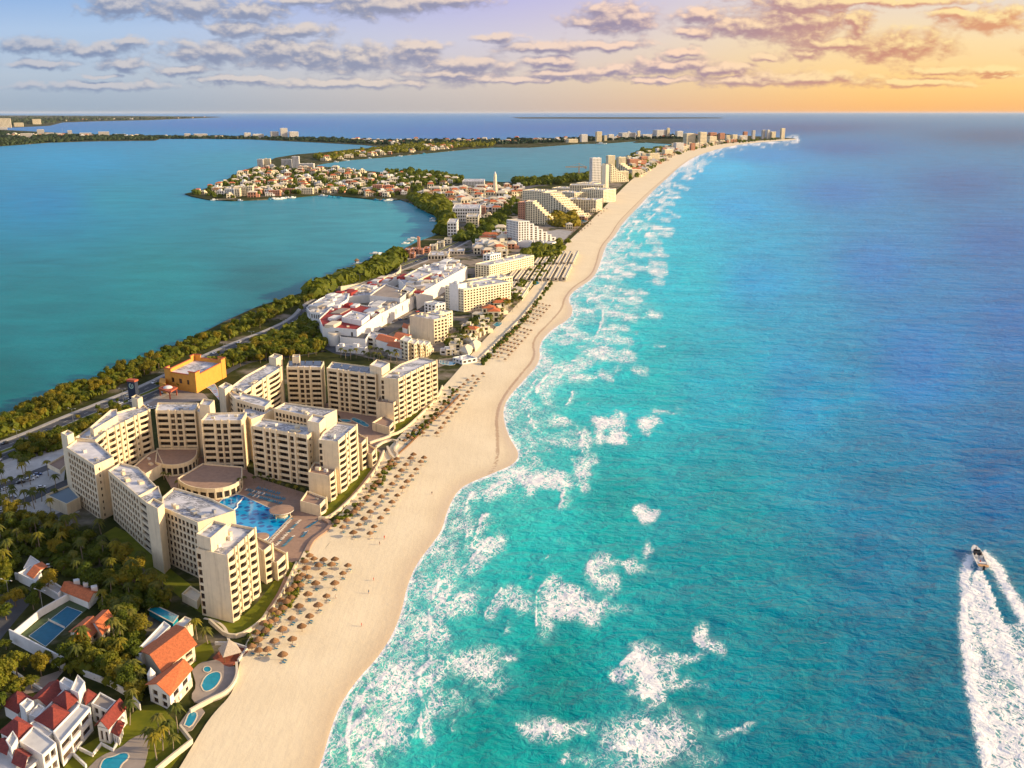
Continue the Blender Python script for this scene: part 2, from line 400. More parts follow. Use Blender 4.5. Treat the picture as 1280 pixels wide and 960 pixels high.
def place(mesh, name, loc, rz=0, parent=None, scale=None):
    o = bpy.data.objects.new(name, mesh); COL.objects.link(o); o.location = loc; o.rotation_euler = (0, 0, rz)
    if scale: o.scale = scale
    if parent is not None: o.parent = parent
    return o
ONES = ['', 'first', 'second', 'third', 'fourth', 'fifth', 'sixth', 'seventh', 'eighth', 'ninth', 'tenth', 'eleventh', 'twelfth', 'thirteenth',
        'fourteenth', 'fifteenth', 'sixteenth', 'seventeenth', 'eighteenth', 'nineteenth']
TENS = ['', '', 'twent', 'thirt', 'fort', 'fift', 'sixt', 'sevent', 'eight', 'ninet']
def ordw(n):
    if n < 20: return ONES[n]
    if n >= 100: return 'hundred-and-' + (ordw(n - 100) if n > 100 else 'none')
    return TENS[n // 10] + ('ieth' if n % 10 == 0 else 'y-' + ONES[n % 10])
def dline(P, pl, ys=1.0):
    """distance from points P (n,2) to polyline pl"""
    best = np.full(len(P), 1e9); pl = np.array(pl, float)
    Q = P * np.array([1, ys]); pl = pl * np.array([1, ys])
    for a, b in zip(pl[:-1], pl[1:]):
        d = b - a; L = (d * d).sum() + 1e-9
        t = np.clip(((Q - a) @ d) / L, 0, 1)
        q = Q - a - t[:, None] * d
        best = np.minimum(best, np.sqrt((q * q).sum(1)))
    return best
_rg = np.random.RandomState(11).rand(256, 256)
def vnoise(x, y, octv=4):
    out = np.zeros(len(x)); a = 1.0; tot = 0
    for k in range(octv):
        xi = np.floor(x).astype(int); yi = np.floor(y).astype(int); fx = x - xi; fy = y - yi
        fx = fx * fx * (3 - 2 * fx); fy = fy * fy * (3 - 2 * fy)
        g_ = lambda i, j: _rg[(xi + i + 37 * k) & 255, (yi + j + 91 * k) & 255]
        out += a * ((g_(0,0)*(1-fx) + g_(1,0)*fx)*(1-fy) + (g_(0,1)*(1-fx) + g_(1,1)*fx)*fy); tot += a
        a *= .55; x = x * 2.03; y = y * 2.03
    return out / tot * 2 - 1
def resample(pl, n):
    pl = np.array(pl, float); s = np.concatenate([[0], np.cumsum(np.hypot(*(pl[1:] - pl[:-1]).T))])
    u = np.linspace(0, s[-1], n)
    return np.stack([np.interp(u, s, pl[:, 0]), np.interp(u, s, pl[:, 1])], 1)
def smooth_pl(pl, it=2):
    pl = [tuple(p) for p in pl]
    for _ in range(it):
        q = [pl[0]]
        for a, b in zip(pl[:-1], pl[1:]):
            q += [(a[0]*.75 + b[0]*.25, a[1]*.75 + b[1]*.25), (a[0]*.25 + b[0]*.75, a[1]*.25 + b[1]*.75)]
        q.append(pl[-1]); pl = q
    return pl

# ------------------------------------------------------------------ coast lines (traced, then laid on the ground)
COAST = smooth_pl([(330,1150),(365,1040),(400,960),(412,915),(425,880),(450,845),(470,825),(490,795),(502,765),(508,735),(520,705),(540,680),(553,662),
 (558,640),(572,612),(590,602),(620,590),(643,580),(650,567),(636,547),(628,520),(632,500),(655,475),(676,452),(673,430),(690,411),(712,399),
 (717,386),(709,375),(716,364),(742,348),(750,330),(757,306),(768,296),(778,279),(795,262),(815,240),(835,222),(850,208),(868,196),(888,189),
 (905,184.5),(930,179.8),(960,177.2),(985,175.8),(996,174.6)])
BACK = smooth_pl([(120,1150),(175,1040),(228,960),(248,925),(268,893),(296,865),(303,825),(312,800),(335,765),(362,722),(378,700),(386,680),(412,660),
 (430,640),(460,600),(478,572),(500,548),(520,525),(548,492),(575,462),(600,432),(625,405),(648,380),(668,358),(690,332),(705,308),(722,292),
 (745,270),(765,250),(788,226),(812,208),(840,194),(868,186),(900,180.2),(930,176.8),(985,173.8),(994,173.6)])
LAGOON1 = [(-500,720),(-120,570),(0,522),(15,515),(37,505),(72,492),(87,485),(125,472),(150,462),(180,447),(215,434),(245,420),(280,402),(320,384),
 (360,371),(385,364),(422,352),(447,342),(467,332),(497,315),(522,302),(550,292),(551,282),(547,270),(535,265),(525,260),(513,253),(500,249),
 (480,250),(440,246),(400,243),(370,246),(330,249),(290,250.5),(260,249),(240,245),(231,242),(250,238),(270,231),(290,221),(300,214),(323,207),
 (345,197),(370,193),(407,190),(439,186.5),(480,183.6),(455,181),(400,178),(350,175.8),(312,174),(250,173.2),(200,173.4),(194,175.6),(125,176.2),(62,178),(0,182.5),(-150,189)]
FARTOP = [(-150,156),(0,162),(94,167),(187,170),(281,170.4),(400,172.6),(478,174.2),(540,174),(600,174.8),(650,174.6),(700,172.5),(740,171.2),(780,169.6),(830,168.2),(880,168),(930,169.5),(970,171.5),(994,173.0)]
HOLE = [(392,207),(439,211.5),(486,216),(548,219.5),(579,224),(600,226),(647,228.5),(703,226.5),(731,219),(745,212),(770,204),(787,196),(800,188),(819,185.5),
 (842,181.5),(838,179.6),(819,178.8),(794,176.4),(756,179.2),(725,179.6),(662,184.2),(617,184),(589,186),(532,191.5),(479,196.5),(439,199.5),(405,204)]
ZL = 2.0
coast0 = [G(*p, 0) for p in COAST]
NB = 420
cw = resample(COAST, NB); bw = resample(BACK, NB)
# parametrise both by the same index in log-distance so cross sections run across the beach
def bydepth(pl):
    y = np.array([math.log(G(p[0], p[1], 0)[1]) for p in pl]); return y
def resamp_log(pl, n):
    W_ = np.array([G(p[0], p[1], 0) for p in pl]); s = np.concatenate([[0], np.cumsum(np.hypot(*(np.log(np.hypot(*W_[1:].T))-np.log(np.hypot(*W_[:-1].T)), (W_[1:,0]/W_[1:,1]-W_[:-1,0]/W_[:-1,1]))))])
    u = np.linspace(0, s[-1], n); P_ = np.array(pl)
    return np.stack([np.interp(u, s, P_[:, 0]), np.interp(u, s, P_[:, 1])], 1)
CR = resamp_log(COAST, NB); BR = resamp_log(BACK, NB)

def kind_struct(o): o['kind'] = 'structure'; return o
# ---- land sheet
def land_sheet():
    edge = [(b_[0] * .86 + c_[0] * .14, b_[1] * .86 + c_[1] * .14) for b_, c_ in zip(BR[::4], CR[::4])]
    outer = [(-500, 1150)] + LAGOON1 + FARTOP + edge[::-1]
    out = [Vector((*G(p[0], p[1], ZL), 0)) for p in outer]; hole = [Vector((*G(p[0], p[1], ZL), 0)) for p in HOLE]
    tris = tessellate_polygon([out, hole]); allp = out + hole
    mb = MB(); mb.v = [(p.x, p.y, ZL) for p in allp]
    for a, b, c in tris:
        pa_, pb, pc = allp[a], allp[b], allp[c]
        if (pb.x-pa_.x)*(pc.y-pa_.y)-(pb.y-pa_.y)*(pc.x-pa_.x) < 0: a, c = c, a
        mb.f.append((a, b, c)); mb.m.append(0)
    for loop in (out, hole):
        n = len(loop)
        for i in range(n):
            a, b = loop[i], loop[(i + 1) % n]
            mb.quad((a.x, a.y, ZL), (b.x, b.y, ZL), (b.x, b.y, -1), (a.x, a.y, -1))
    kind_struct(mb.obj('land', M_LAND))
land_sheet()
# distant low land behind the bay
def patch(name, pts, z, m, thick=None, kind='structure', it=0):
    if it:
        pts = smooth_pl(list(pts) + [pts[0]], it)[:-1]
    mb = MB(); poly = ccw([G(p[0], p[1], z) for p in pts]); mb.cap(poly, z)
    if thick:
        n = len(poly)
        for i in range(n):
            a, b = poly[i], poly[(i+1) % n]; mb.quad((a[0], a[1], z - thick), (b[0], b[1], z - thick), (b[0], b[1], z), (a[0], a[1], z))
    o = mb.obj(name, m); o['kind'] = kind; return o
patch('far_land', [(-150,143.8),(60,144.4),(200,145.2),(270,145.8),(278,146.4),(187,150),(120,151.5),(78,153),(62,157),(20,159),(-150,161)], 3.0, M_LAND, 4)
patch('far_island', [(640,146.6),(760,146.5),(880,146.7),(905,147.1),(900,147.8),(790,148.4),(650,148.0)], 3.0, M_LAND, 4)
patch('islet', [(791,177.4),(800,176.8),(809,177.2),(806,178.2),(794,178.4)], 1.8, M_LAND, 3)

# ---- beach sand
def beach():
    NA = 46
    u = np.linspace(-0.02, 1.0, NA); u = np.concatenate([u, [1.03, 1.10]]); NA = len(u)
    Pp = BR[:, None, :] * (1 - u[None, :, None]) + CR[:, None, :] * u[None, :, None]
    Z = 2.25 * np.clip(1 - u, 0, 1) ** 0.75 - np.clip(u - 1, 0, 1) * 9
    V = []; px = Pp.reshape(-1, 2)
    for i in range(NB):
        for j in range(NA):
            z = float(Z[j]); x, y = G(Pp[i, j, 0], Pp[i, j, 1], max(z, 0)); V.append((x, y, z))
    Fc = [(i*NA+j, i*NA+j+1, (i+1)*NA+j+1, (i+1)*NA+j) for i in range(NB-1) for j in range(NA-1)]
    me = bpy.data.meshes.new('beach_sand'); me.from_pydata(V, [], Fc); me.update()
    wld = np.array(V)[:, :2]
    dc = dline(wld, [coast0[k] for k in range(0, len(coast0), 2)] )
    wet = np.exp(-(dc / 7.0) ** 1.5)
    WR = [(455,905),(480,860),(500,800),(545,700),(562,636),(600,603),(622,580),(622,545),(620,520),(627,497),(650,468),(670,445),(664,425),(690,400),(703,385),(705,372),(716,358),(738,345),(745,330),(750,308),(763,294),(772,278),(790,260),(810,240),(835,219),(868,193)]
    WR = smooth_pl(WR, 2); dw = dline(wld, [G(*p, 1.0) for p in WR])
    wrk = np.exp(-(dw / 1.7) ** 2) * np.clip((780 - px[:, 1]) / 150, 0.0, 1)
    for nm, arr in (('wet', wet), ('wrack', wrk)):
        a = me.attributes.new(nm, 'FLOAT', 'POINT'); a.data.foreach_set('value', arr.astype(np.float32))
    me.polygons.foreach_set('use_smooth', [True] * len(Fc))
    m, t, b, pos = mk('sand'); me.materials.append(m)
    wa = t.node('ShaderNodeAttribute', attribute_name='wet').outputs['Fac']; ra = t.node('ShaderNodeAttribute', attribute_name='wrack').outputs['Fac']
    n = t.noise(pos, 0.03, 5, 0.6); n2 = t.noise(t.mapping(pos, (0.5, 0.03, 1), (0, 0, -0.38)), 1.0, 5, 0.65, 0.6)
    sandc = t.mix(t.mr(n, 0.3, 0.7), (0.69, 0.575, 0.39, 1), (0.77, 0.65, 0.45, 1))
    sandc = t.mix(t.math('MULTIPLY', t.mr(t.math('ABSOLUTE', t.math('SUBTRACT', n2, 0.5)), 0, 0.035, 1, 0), 0.16), sandc, (0.42, 0.31, 0.20, 1))
    sandc = t.mix(t.mr(t.math('MULTIPLY', wa, 1.0), 0.05, 0.9, 0, 0.6), sandc, (0.50, 0.36, 0.21, 1))
    wn = t.noise(pos, 0.35, 4, 0.7, 1.0)
    wf = t.mr(t.math('SUBTRACT', t.math('ADD', ra, wn), 1.0), 0.12, 0.32)
    sandc = t.mix(t.math('MULTIPLY', wf, 0.5), sandc, (0.24, 0.10, 0.05, 1))
    t.l.new(sandc, b.inputs['Base Color'])
    t.l.new(t.mr(wa, 0.2, 0.8, 0.95, 0.35), b.inputs['Roughness']); b.inputs['Specular IOR Level'].default_value = 0.2
    bn = t.node('ShaderNodeBump'); bn.inputs['Strength'].default_value = 0.45; bn.inputs['Distance'].default_value = 0.35
    t.l.new(t.math('ADD', t.noise(pos, 0.35, 6, 0.65), t.math('MULTIPLY', n2, 0.35)), bn.inputs['Height']); t.l.new(bn.outputs[0], b.inputs['Normal'])
    o = bpy.data.objects.new('beach_sand', me); COL.objects.link(o); o['kind'] = 'structure'
beach()

# ------------------------------------------------------------------ water
SEA_C = [(520,900,(70,175,168)),(600,850,(10,150,148)),(700,850,(0,132,130)),(850,900,(0,125,130)),(1000,900,(0,115,130)),(1150,900,(0,103,125)),(1250,900,(0,98,120)),
 (650,700,(25,165,162)),(760,650,(0,150,150)),(900,650,(0,140,150)),(1100,650,(0,113,152)),(1250,600,(5,98,155)),(700,600,(40,175,172)),(800,480,(5,180,185)),(900,480,(0,160,185)),
 (1000,480,(0,140,188)),(1150,450,(10,118,188)),(1270,400,(20,105,175)),(780,400,(35,190,195)),(850,350,(0,180,200)),(950,350,(5,150,203)),(1100,330,(20,120,190)),(1250,300,(25,100,170)),
 (850,270,(30,180,212)),(920,260,(10,155,212)),(1050,240,(25,115,185)),(1200,230,(30,95,160)),(900,210,(55,175,222)),(960,195,(35,135,200)),(1050,185,(30,95,160)),(1250,170,(40,80,130)),
 (1000,160,(30,75,135)),(700,160,(25,90,160)),(850,158,(30,80,145)),(300,155,(20,95,170)),(0,155,(30,100,165)),(560,165,(25,95,165)),(1250,760,(0,105,130)),(900,780,(0,128,140)),
 (560,760,(60,170,165)),(460,940,(110,170,150)),(600,960,(10,140,135)),(730,330,(90,195,200)),(790,290,(80,195,205)),(690,470,(100,195,190)),(640,640,(60,180,172)),(1400,500,(10,95,160)),(1000,1200,(0,100,115))]
LAG_C = [(50,400,(15,122,128)),(200,350,(25,133,138)),(150,250,(20,142,165)),(60,250,(10,130,178)),(100,200,(15,148,195)),(350,300,(45,138,148)),(480,270,(58,148,158)),(300,200,(40,146,172)),
 (500,205,(70,142,155)),(650,205,(55,138,155)),(0,500,(8,105,105)),(300,155,(20,90,165)),(0,155,(20,90,160)),(700,160,(25,90,160)),(560,168,(30,95,165)),(150,440,(12,115,115)),(800,182,(60,140,155)),(330,352,(30,110,115)),
 (200,165,(15,90,170)),(-300,300,(10,120,160)),(-200,600,(8,100,100)),(250,180,(35,145,185)),(640,225,(50,125,135)),(640,186,(60,130,145))]
LACE = [(718,757,46,23,0,1.15),(640,752,35,18,0,.75),(577,752,36,26,0,.8),(590,832,44,30,-.1,.95),(636,825,10,6,0,1),(592,690,27,15,-.4,.75),(780,705,42,8,.05,.8),(812,688,10,14,0,.8),
 (742,712,11,14,0,1.1),(802,843,28,37,-.2,1.5),(850,826,34,11,-.2,.8),(852,858,34,10,.05,.8),(690,911,50,11,.05,1.0),(815,926,78,40,0,1.0),(760,950,70,22,0,.6),(918,908,24,7,-.1,.9),(706,951,9,8,0,.8),(875,892,14,8,0,.75),
 (766,525,24,8,0,1.5),(768,547,24,10,-.2,1.5),(748,545,8,14,0,1.2),(689,480,20,24,.3,.85),(747,441,23,12,.2,1.1),(781,444,11,8,0,1),(694,528,20,10,0,.95),(672,525,36,42,0,.5),(700,552,32,13,0,.75),(727,553,7,10,0,.9),
 (684,600,34,16,.1,1.15),(668,612,14,8,0,1),(722,590,9,20,0,.95),(731,572,8,12,0,.9),(656,575,20,16,0,.7),(812,645,15,12,.5,1.35),(812,530,12,12,.5,1.2),(830,515,14,5,0,.9),(827,433,10,3,0,1.2),(875,800,6,14,-.5,1.3),(892,812,7,4,0,.7),
 (760,770,60,12,.0,.45),(560,720,40,30,0,.45),(640,640,40,16,0,.35),(500,850,42,70,.5,.95),(470,910,42,60,.4,1.0),(455,950,30,40,0,1.0),(530,790,30,60,.4,.8),(545,735,26,40,.4,.75),(560,690,20,30,.3,.7),(573,650,20,22,.5,.7),
 (600,612,30,12,-.2,.7),(640,596,26,12,-.3,.85),(660,545,22,30,0,.65),(650,510,18,30,0,.7),(680,455,16,20,0,.7),(710,420,22,14,0,.6),(735,395,20,16,0,.55),(560,885,40,30,0,.5),(610,860,50,20,0,.4),(780,390,50,20,0,.5),(760,360,36,14,0,.6)]
CREST = [([(681,728),(670,745),(668,765),(671,786)],5),([(549,724),(541,745),(538,770),(541,797)],4.5),([(548,822),(532,836),(525,852),(524,870),(528,880)],5.5),([(524,886),(523,905),(527,922)],3.5),([(576,712),(590,697),(612,673)],4),
 ([(741,700),(734,710),(742,722),(752,727)],5),([(694,459),(683,470),(674,482),(671,496)],4),([(606,618),(613,608),(638,600),(652,584)],3.5),([(445,876),(437,898),(433,925),(438,965)],5),([(660,612),(668,604),(684,600)],3),([(721,610),(724,592),(733,572)],3),
 ([(606,772),(614,752),(628,736)],3),([(646,906),(660,912),(690,914)],5),([(726,566),(728,548),(722,540)],2.5),([(872,785),(877,800),(890,812)],3.5),([(776,830),(790,818),(806,822)],6)]
rng = np.random.RandomState(4)
Cc = resamp_log(COAST, 500)
for k in range(260):     # lines of small breakers parallel to the far shore
    i = rng.randint(130, 430); cx, cy = Cc[i]
    if cy > 470 or cy < 182: continue
    w = (cy - 140) / 330
    off = rng.uniform(0.05, 1.0) ** 1.2
    x = cx + (10 + 125 * w) * off * (1.0 if cy > 260 else 0.8) ; y = cy + rng.uniform(-6, 8) * w
    rx = rng.uniform(8, 24) * (w * .85 + .15); ry = rng.uniform(1.4, 3.6) * (w + .12)
    LACE.append((x, y, rx, ry, rng.uniform(-.1, .35), rng.uniform(.5, 1.0) * (1.15 - off * .35)))
    if rng.rand() < .65: CREST.append(([(x - rx, y - ry * .3), (x - rx * .4, y + ry * .6), (x + rx * .2, y + ry * .9)], max(.7, 2.4 * w)))
WAKE_L = [(1214,698),(1206,716),(1208,740),(1206,775),(1208,810),(1212,850),(1222,900),(1236,965),(1248,1020)]
WAKE_R = [(1233,696),(1246,710),(1258,735),(1272,758),(1290,790),(1330,850)]
def idw(Pq, ctrl, p=2.6):
    num = np.zeros((len(Pq), 3)); den = np.zeros(len(Pq))
    # stretch y so that the far rows (few pixels tall) still count as far apart
    fy = lambda y: np.log(np.clip(y - 138, 2, None)) * 300
    qx, qy = Pq[:, 0], fy(Pq[:, 1])
    for cx, cy, c in ctrl:
        w = 1 / (((qx - cx) ** 2 + (qy - fy(np.array(float(cy)))) ** 2) + 300) ** (p / 2)
        num += w[:, None] * np.array(lin(*c)[:3]); den += w
    return num / den[:, None]
def water():
    xs = np.concatenate([np.linspace(-1500, -40, 26), np.arange(-24, 1304, 3.2), np.linspace(1320, 2800, 26)])
    ys = np.concatenate([[140.75, 141.0, 141.4, 142], np.arange(143, 160, 1.2), np.arange(160, 980, 3.0), np.linspace(990, 1900, 24)])
    X, Y = np.meshgrid(xs, ys); P_ = np.stack([X.ravel(), Y.ravel()], 1)
    u = (P_[:, 0] - 640) / F; v = (P_[:, 1] - 480) / F
    t = -H / (-SP - v * CP); wx = u * t; wy = (CP - v * SP) * t
    # coast x at each row
    cy = np.array([c[1] for c in COAST][::-1]); cx = np.array([c[0] for c in COAST][::-1])
    o = np.argsort(cy); coastx = np.interp(P_[:, 1], cy[o], cx[o])
    right = (P_[:, 0] > coastx - 12) | (P_[:, 1] < 173.5)
    col = np.where(right[:, None], idw(P_, SEA_C), idw(P_, LAG_C))
    col = np.where(right[:, None], col * np.array([0.42, 1.34, 1.34]), col * np.array([0.85, 1.14, 1.16]))
    n = len(P_); lace = np.zeros(n); crest = np.zeros(n)
    inn = (P_[:, 0] > -30) & (P_[:, 0] < 1310) & (P_[:, 1] < 985) & right
    Q = P_[inn]; L = np.zeros(len(Q)); C = np.zeros(len(Q))
    wv_ = np.clip((Q[:, 1] - 140) / 400, .05, 1.2)
    wq = Q / wv_[:, None] / 22.0
    WX = vnoise(wq[:, 0], wq[:, 1]) * 26 * wv_; WY = vnoise(wq[:, 0] + 40, wq[:, 1] + 17) * 16 * wv_
    fr = vnoise(wq[:, 0] * 1.3 + 9, wq[:, 1] * 2.2, 5)
    for (a, b, rx, ry, rot, amp) in LACE:
        k_ = min(1, rx / 25)
        dx, dy = Q[:, 0] - a + WX * k_, Q[:, 1] - b + WY * k_; c_, s_ = math.cos(rot), math.sin(rot)
        r = np.sqrt(((dx * c_ + dy * s_) / (rx * 1.25)) ** 2 + ((-dx * s_ + dy * c_) / (ry * 1.25)) ** 2)
        L = np.maximum(L, amp * np.clip(1.1 - r ** 1.3 + .25 * fr, 0, 1))
    # swash along the beach
    dc = dline(Q, COAST, 1.0); sc_ = np.clip((Q[:, 1] - 140) / 500, .02, 1.3)
    L = np.maximum(L, 0.66 * np.exp(-(dc / (38 * sc_ + 1)) ** 2)); 
    L = np.maximum(L, 0.36 * np.exp(-(dc / (105 * sc_ + 1)) ** 2))
    C = np.maximum(C, 0.9 * np.exp(-((dc - 1.0) / (2.0 * sc_ + .6)) ** 2))
    for k_, (o_, a_) in enumerate(((20, .9), (44, .95), (74, .8), (104, .55))):
        gap = vnoise(Q[:, 0] * .012 / sc_ + 13 * k_, Q[:, 1] * .03 / sc_ + 7 * k_, 3); ww = vnoise(Q[:, 0] * .03 + k_ * 5, Q[:, 1] * .03, 3)
        dd = dc - (o_ + 16 * ww) * sc_; on = np.clip(gap * 5 + .35, 0, 1)
        C = np.maximum(C, a_ * on * np.exp(-(dd / (1.9 * sc_ + .5)) ** 2)); L = np.maximum(L, .85 * a_ * on * np.exp(-np.clip(dd, 0, None) / (11 * sc_ + .5)) * (dd > -1))
    for pl, w in CREST:
        pl = smooth_pl(pl, 1); d = dline(Q + np.stack([WX, WY], 1) * .18, pl, 1.0) * (1 - .5 * fr); 
        C = np.maximum(C, 1.05 * np.exp(-(d / (w * .62)) ** 2) * (.85 + .5 * fr))
        d2_ = dline(Q - np.array([w * 2.6, w * .3]) + np.stack([WX, WY], 1) * .3, pl, .8); L = np.maximum(L, 0.8 * np.exp(-(d2_ / (w * 2.8)) ** 2))
    # boat wake
    d1 = dline(Q, WAKE_L); d2 = dline(Q, WAKE_R)
    jag = np.array([mnoise.noise((q[0] * .12, q[1] * .12, 0)) for q in Q]) if len(Q) < 4e5 else 0
    C = np.maximum(C, 1.15 * np.exp(-(d1 / (6.5 + 5 * jag)) ** 2)); C = np.maximum(C, 1.15 * np.exp(-(d2 / (6.5 + 5 * jag)) ** 2)); L = np.maximum(L, 1.0 * np.exp(-(d1 / 10) ** 2)); L = np.maximum(L, 1.0 * np.exp(-(d2 / 10) ** 2))
    lx = np.interp(Q[:, 1], [p[1] for p in WAKE_L], [p[0] for p in WAKE_L]); 
    inside = (Q[:, 1] > 780) & (Q[:, 0] > lx - 4 + 5 * fr)
    mid = (Q[:, 1] > 712) & (np.abs(Q[:, 0] - (1224 + (Q[:, 1] - 712) * .02)) < (Q[:, 1] - 712) * .42 + 3 + 6 * fr) & (Q[:, 0] > lx - 4 + 5 * fr)
    L = np.where(inside, np.maximum(L, .82), L); L = np.where(mid, 1.08 + .25 * fr, L); streak = vnoise(Q[:, 0] * .09 - Q[:, 1] * .035, Q[:, 1] * .012, 4); L = np.where(inside | mid, L * (1.0 + .75 * streak), L)
    ln = dline(Q, [(1224, 712), (1240, 760), (1262, 820), (1300, 905)]); C = np.maximum(C, .8 * np.exp(-(ln / 4.5) ** 2))
    ln = dline(Q, [(1223, 712), (1216, 745), (1211, 790)]); C = np.maximum(C, .8 * np.exp(-(ln / 3.5) ** 2))
    lace[inn] = L; crest[inn] = C
    z = np.clip(crest, 0, 1.3) * 0.2; z[~inn] = 0
    # keep the sheet flat beside the sand
    dcall = np.full(n, 99.0); dcall[inn] = dc; z *= np.clip((dcall - 4) / 8, 0, 1)
    V = np.stack([wx, wy, z], 1); nx, ny = len(xs), len(ys)
    idx = np.arange(nx * ny).reshape(ny, nx)
    Fq = np.stack([idx[1:, :-1], idx[1:, 1:], idx[:-1, 1:], idx[:-1, :-1]], -1).reshape(-1, 4)
    me = bpy.data.meshes.new('sea'); me.vertices.add(n); me.vertices.foreach_set('co', V.ravel().astype(np.float32))
    nf = len(Fq); me.loops.add(nf * 4); me.loops.foreach_set('vertex_index', Fq.ravel().astype(np.int32))
    me.polygons.add(nf); me.polygons.foreach_set('loop_start', (np.arange(nf) * 4).astype(np.int32)); me.update(calc_edges=True)
    for nm, arr in (('lace', lace), ('crest', crest), ('sea_side', right.astype(float))):
        a = me.attributes.new(nm, 'FLOAT', 'POINT'); a.data.foreach_set('value', arr.astype(np.float32))
    a = me.attributes.new('depth_colour', 'FLOAT_COLOR', 'POINT')
    a.data.foreach_set('color', np.concatenate([col, np.ones((n, 1))], 1).ravel().astype(np.float32))
    me.polygons.foreach_set('use_smooth', [True] * nf)
    m, t, b, pos = mk('sea_water'); me.materials.append(m)
    A = lambda s: t.node('ShaderNodeAttribute', attribute_name=s)
    body = A('depth_colour').outputs['Color']; la = A('lace').outputs['Fac']; cr = A('crest').outputs['Fac']; sea = A('sea_side').outputs['Fac']
    x_, y_, z_ = t.sep(pos)[:3]; flat = t.comb(x_, y_, 0)
    # body: patches of sand bottom and weed seen through the water
    nb = t.noise(t.mapping(flat, (0.012, 0.02, 1)), 1.0, 5, 0.6, 0.5)
    body = t.mix(1.0, body, t.ramp(nb, [(0.3, (0.66, 0.72, 0.74, 1)), (0.7, (1.02, 1.0, 1.0, 1))]), blend='MULTIPLY')
    # waves
    w1 = t.noise(t.mapping(flat, (0.055, 0.085, 1), (0, 0, 0.28)), 1.0, 3, 0.55, 0.3)
    w2 = t.noise(t.mapping(flat, (0.20, 0.24, 1), (0, 0, 0.12)), 1.0, 5, 0.65, 0.5)
    w3 = t.noise(t.mapping(flat, (0.012, 0.035, 1), (0, 0, 0.35)), 1.0, 2, 0.5)
    hgt = t.math('ADD', t.math('ADD', t.math('MULTIPLY', w1, 2.2), t.math('MULTIPLY', w2, 1.0)), t.math('MULTIPLY', w3, 2.5))
    bn = t.node('ShaderNodeBump'); t.l.new(hgt, bn.inputs['Height'])
    t.l.new(t.mix(sea, 0.25, 1.0, typ='FLOAT'), bn.inputs['Strength']); bn.inputs['Distance'].default_value = 1.35
    # foam
    f1 = t.noise(t.mapping(flat, (0.24, 0.15, 1)), 1.0, 3, 0.55, 1.0)
    f2 = t.noise(t.mapping(flat, (0.44, 0.28, 1)), 1.0, 4, 0.55, 0.8)
    web = t.math('SUBTRACT', 1.0, t.math('MULTIPLY', t.math('ABSOLUTE', t.math('SUBTRACT', f1, 0.5)), 9.0))
    web = t.math('MAXIMUM', web, t.math('SUBTRACT', 1.0, t.math('MULTIPLY', t.math('ABSOLUTE', t.math('SUBTRACT', f2, 0.5)), 8.5)))
    big = t.noise(flat, 0.055, 5, 0.65, 0.4)
    lacev = t.math('ADD', t.math('MULTIPLY', la, 1.05), t.math('MULTIPLY', t.math('SUBTRACT', big, 0.5), 1.3))
    lf = t.mr(t.math('ADD', web, t.math('MULTIPLY', lacev, 0.85)), 1.22, 1.60)
    gate = t.mr(la, 0.12, 0.4)
    lf = t.math('MULTIPLY', lf, gate)
    cf = t.mr(t.math('ADD', cr, t.math('MULTIPLY', t.math('SUBTRACT', f2, 0.5), 1.3)), 0.45, 0.75)
    caps = t.mr(t.math('ADD', t.noise(t.mapping(flat, (0.05, 0.22, 1), (0, 0, 0.25)), 1.0, 6, 0.68), t.math('MULTIPLY', w3, 0.18)), 0.80, 0.86)
    foam = t.math('MAXIMUM', t.math('MAXIMUM', lf, cf), t.math('MULTIPLY', caps, t.math('MULTIPLY', sea, 0.5)))
    # churned milky water around foam
    milk = t.math('MULTIPLY', t.mr(la, 0.15, 1.1, 0, 0.42), 1.0)
    body = t.mix(milk, body, (0.36, 0.62, 0.58, 1))
    t.l.new(t.mix(foam, body, (0.86, 0.84, 0.82, 1)), b.inputs['Base Color'])
    t.l.new(t.mix(foam, 0.22, 0.9, typ='FLOAT'), b.inputs['Roughness'])
    b.inputs['Specular IOR Level'].default_value = 0.0
    t.l.new(bn.outputs[0], b.inputs['Normal'])
    gl = t.node('ShaderNodeBsdfGlossy'); gl.inputs['Roughness'].default_value = 0.22; t.l.new(bn.outputs[0], gl.inputs['Normal'])
    fr_ = t.node('ShaderNodeFresnel'); fr_.inputs['IOR'].default_value = 1.33; t.l.new(bn.outputs[0], fr_.inputs['Normal'])
    ms = t.node('ShaderNodeMixShader'); t.l.new(t.math('MULTIPLY', t.math('MULTIPLY', fr_.outputs[0], t.math('SUBTRACT', 1.0, foam)), t.mix(sea, 0.32, 0.48, typ='FLOAT')), ms.inputs[0])
    t.l.new(b.outputs[0], ms.inputs[1]); t.l.new(gl.outputs[0], ms.inputs[2]); t.l.new(ms.outputs[0], t.n['Material Output'].inputs[0])
    ob = bpy.data.objects.new('sea', me); COL.objects.link(ob); ob['kind'] = 'structure'
water()
#@@REST

# ------------------------------------------------------------------ ground surfaces
def Gz(p, z=ZL): return G(p[0], p[1], z)
def strip(name, pl, width, z, m, smooth=2, kind='structure'):
    """ribbon of constant width along a traced line; returns its world centre line"""
    c = np.array([G(p[0], p[1], z) for p in pl]); c = np.array(smooth_pl([tuple(q) for q in c], smooth))
    mb = MB(); d = np.gradient(c, axis=0); d /= np.hypot(d[:, 0], d[:, 1])[:, None] + 1e-9
    n = np.stack([-d[:, 1], d[:, 0]], 1); Lr = c + n * width / 2; Rr = c - n * width / 2
    for i in range(len(c) - 1):
        mb.quad((*Rr[i], z), (*Rr[i+1], z), (*Lr[i+1], z), (*Lr[i], z))
    if m is not None:
        o = mb.obj(name, m)
        if kind: o['kind'] = kind
    return c, n
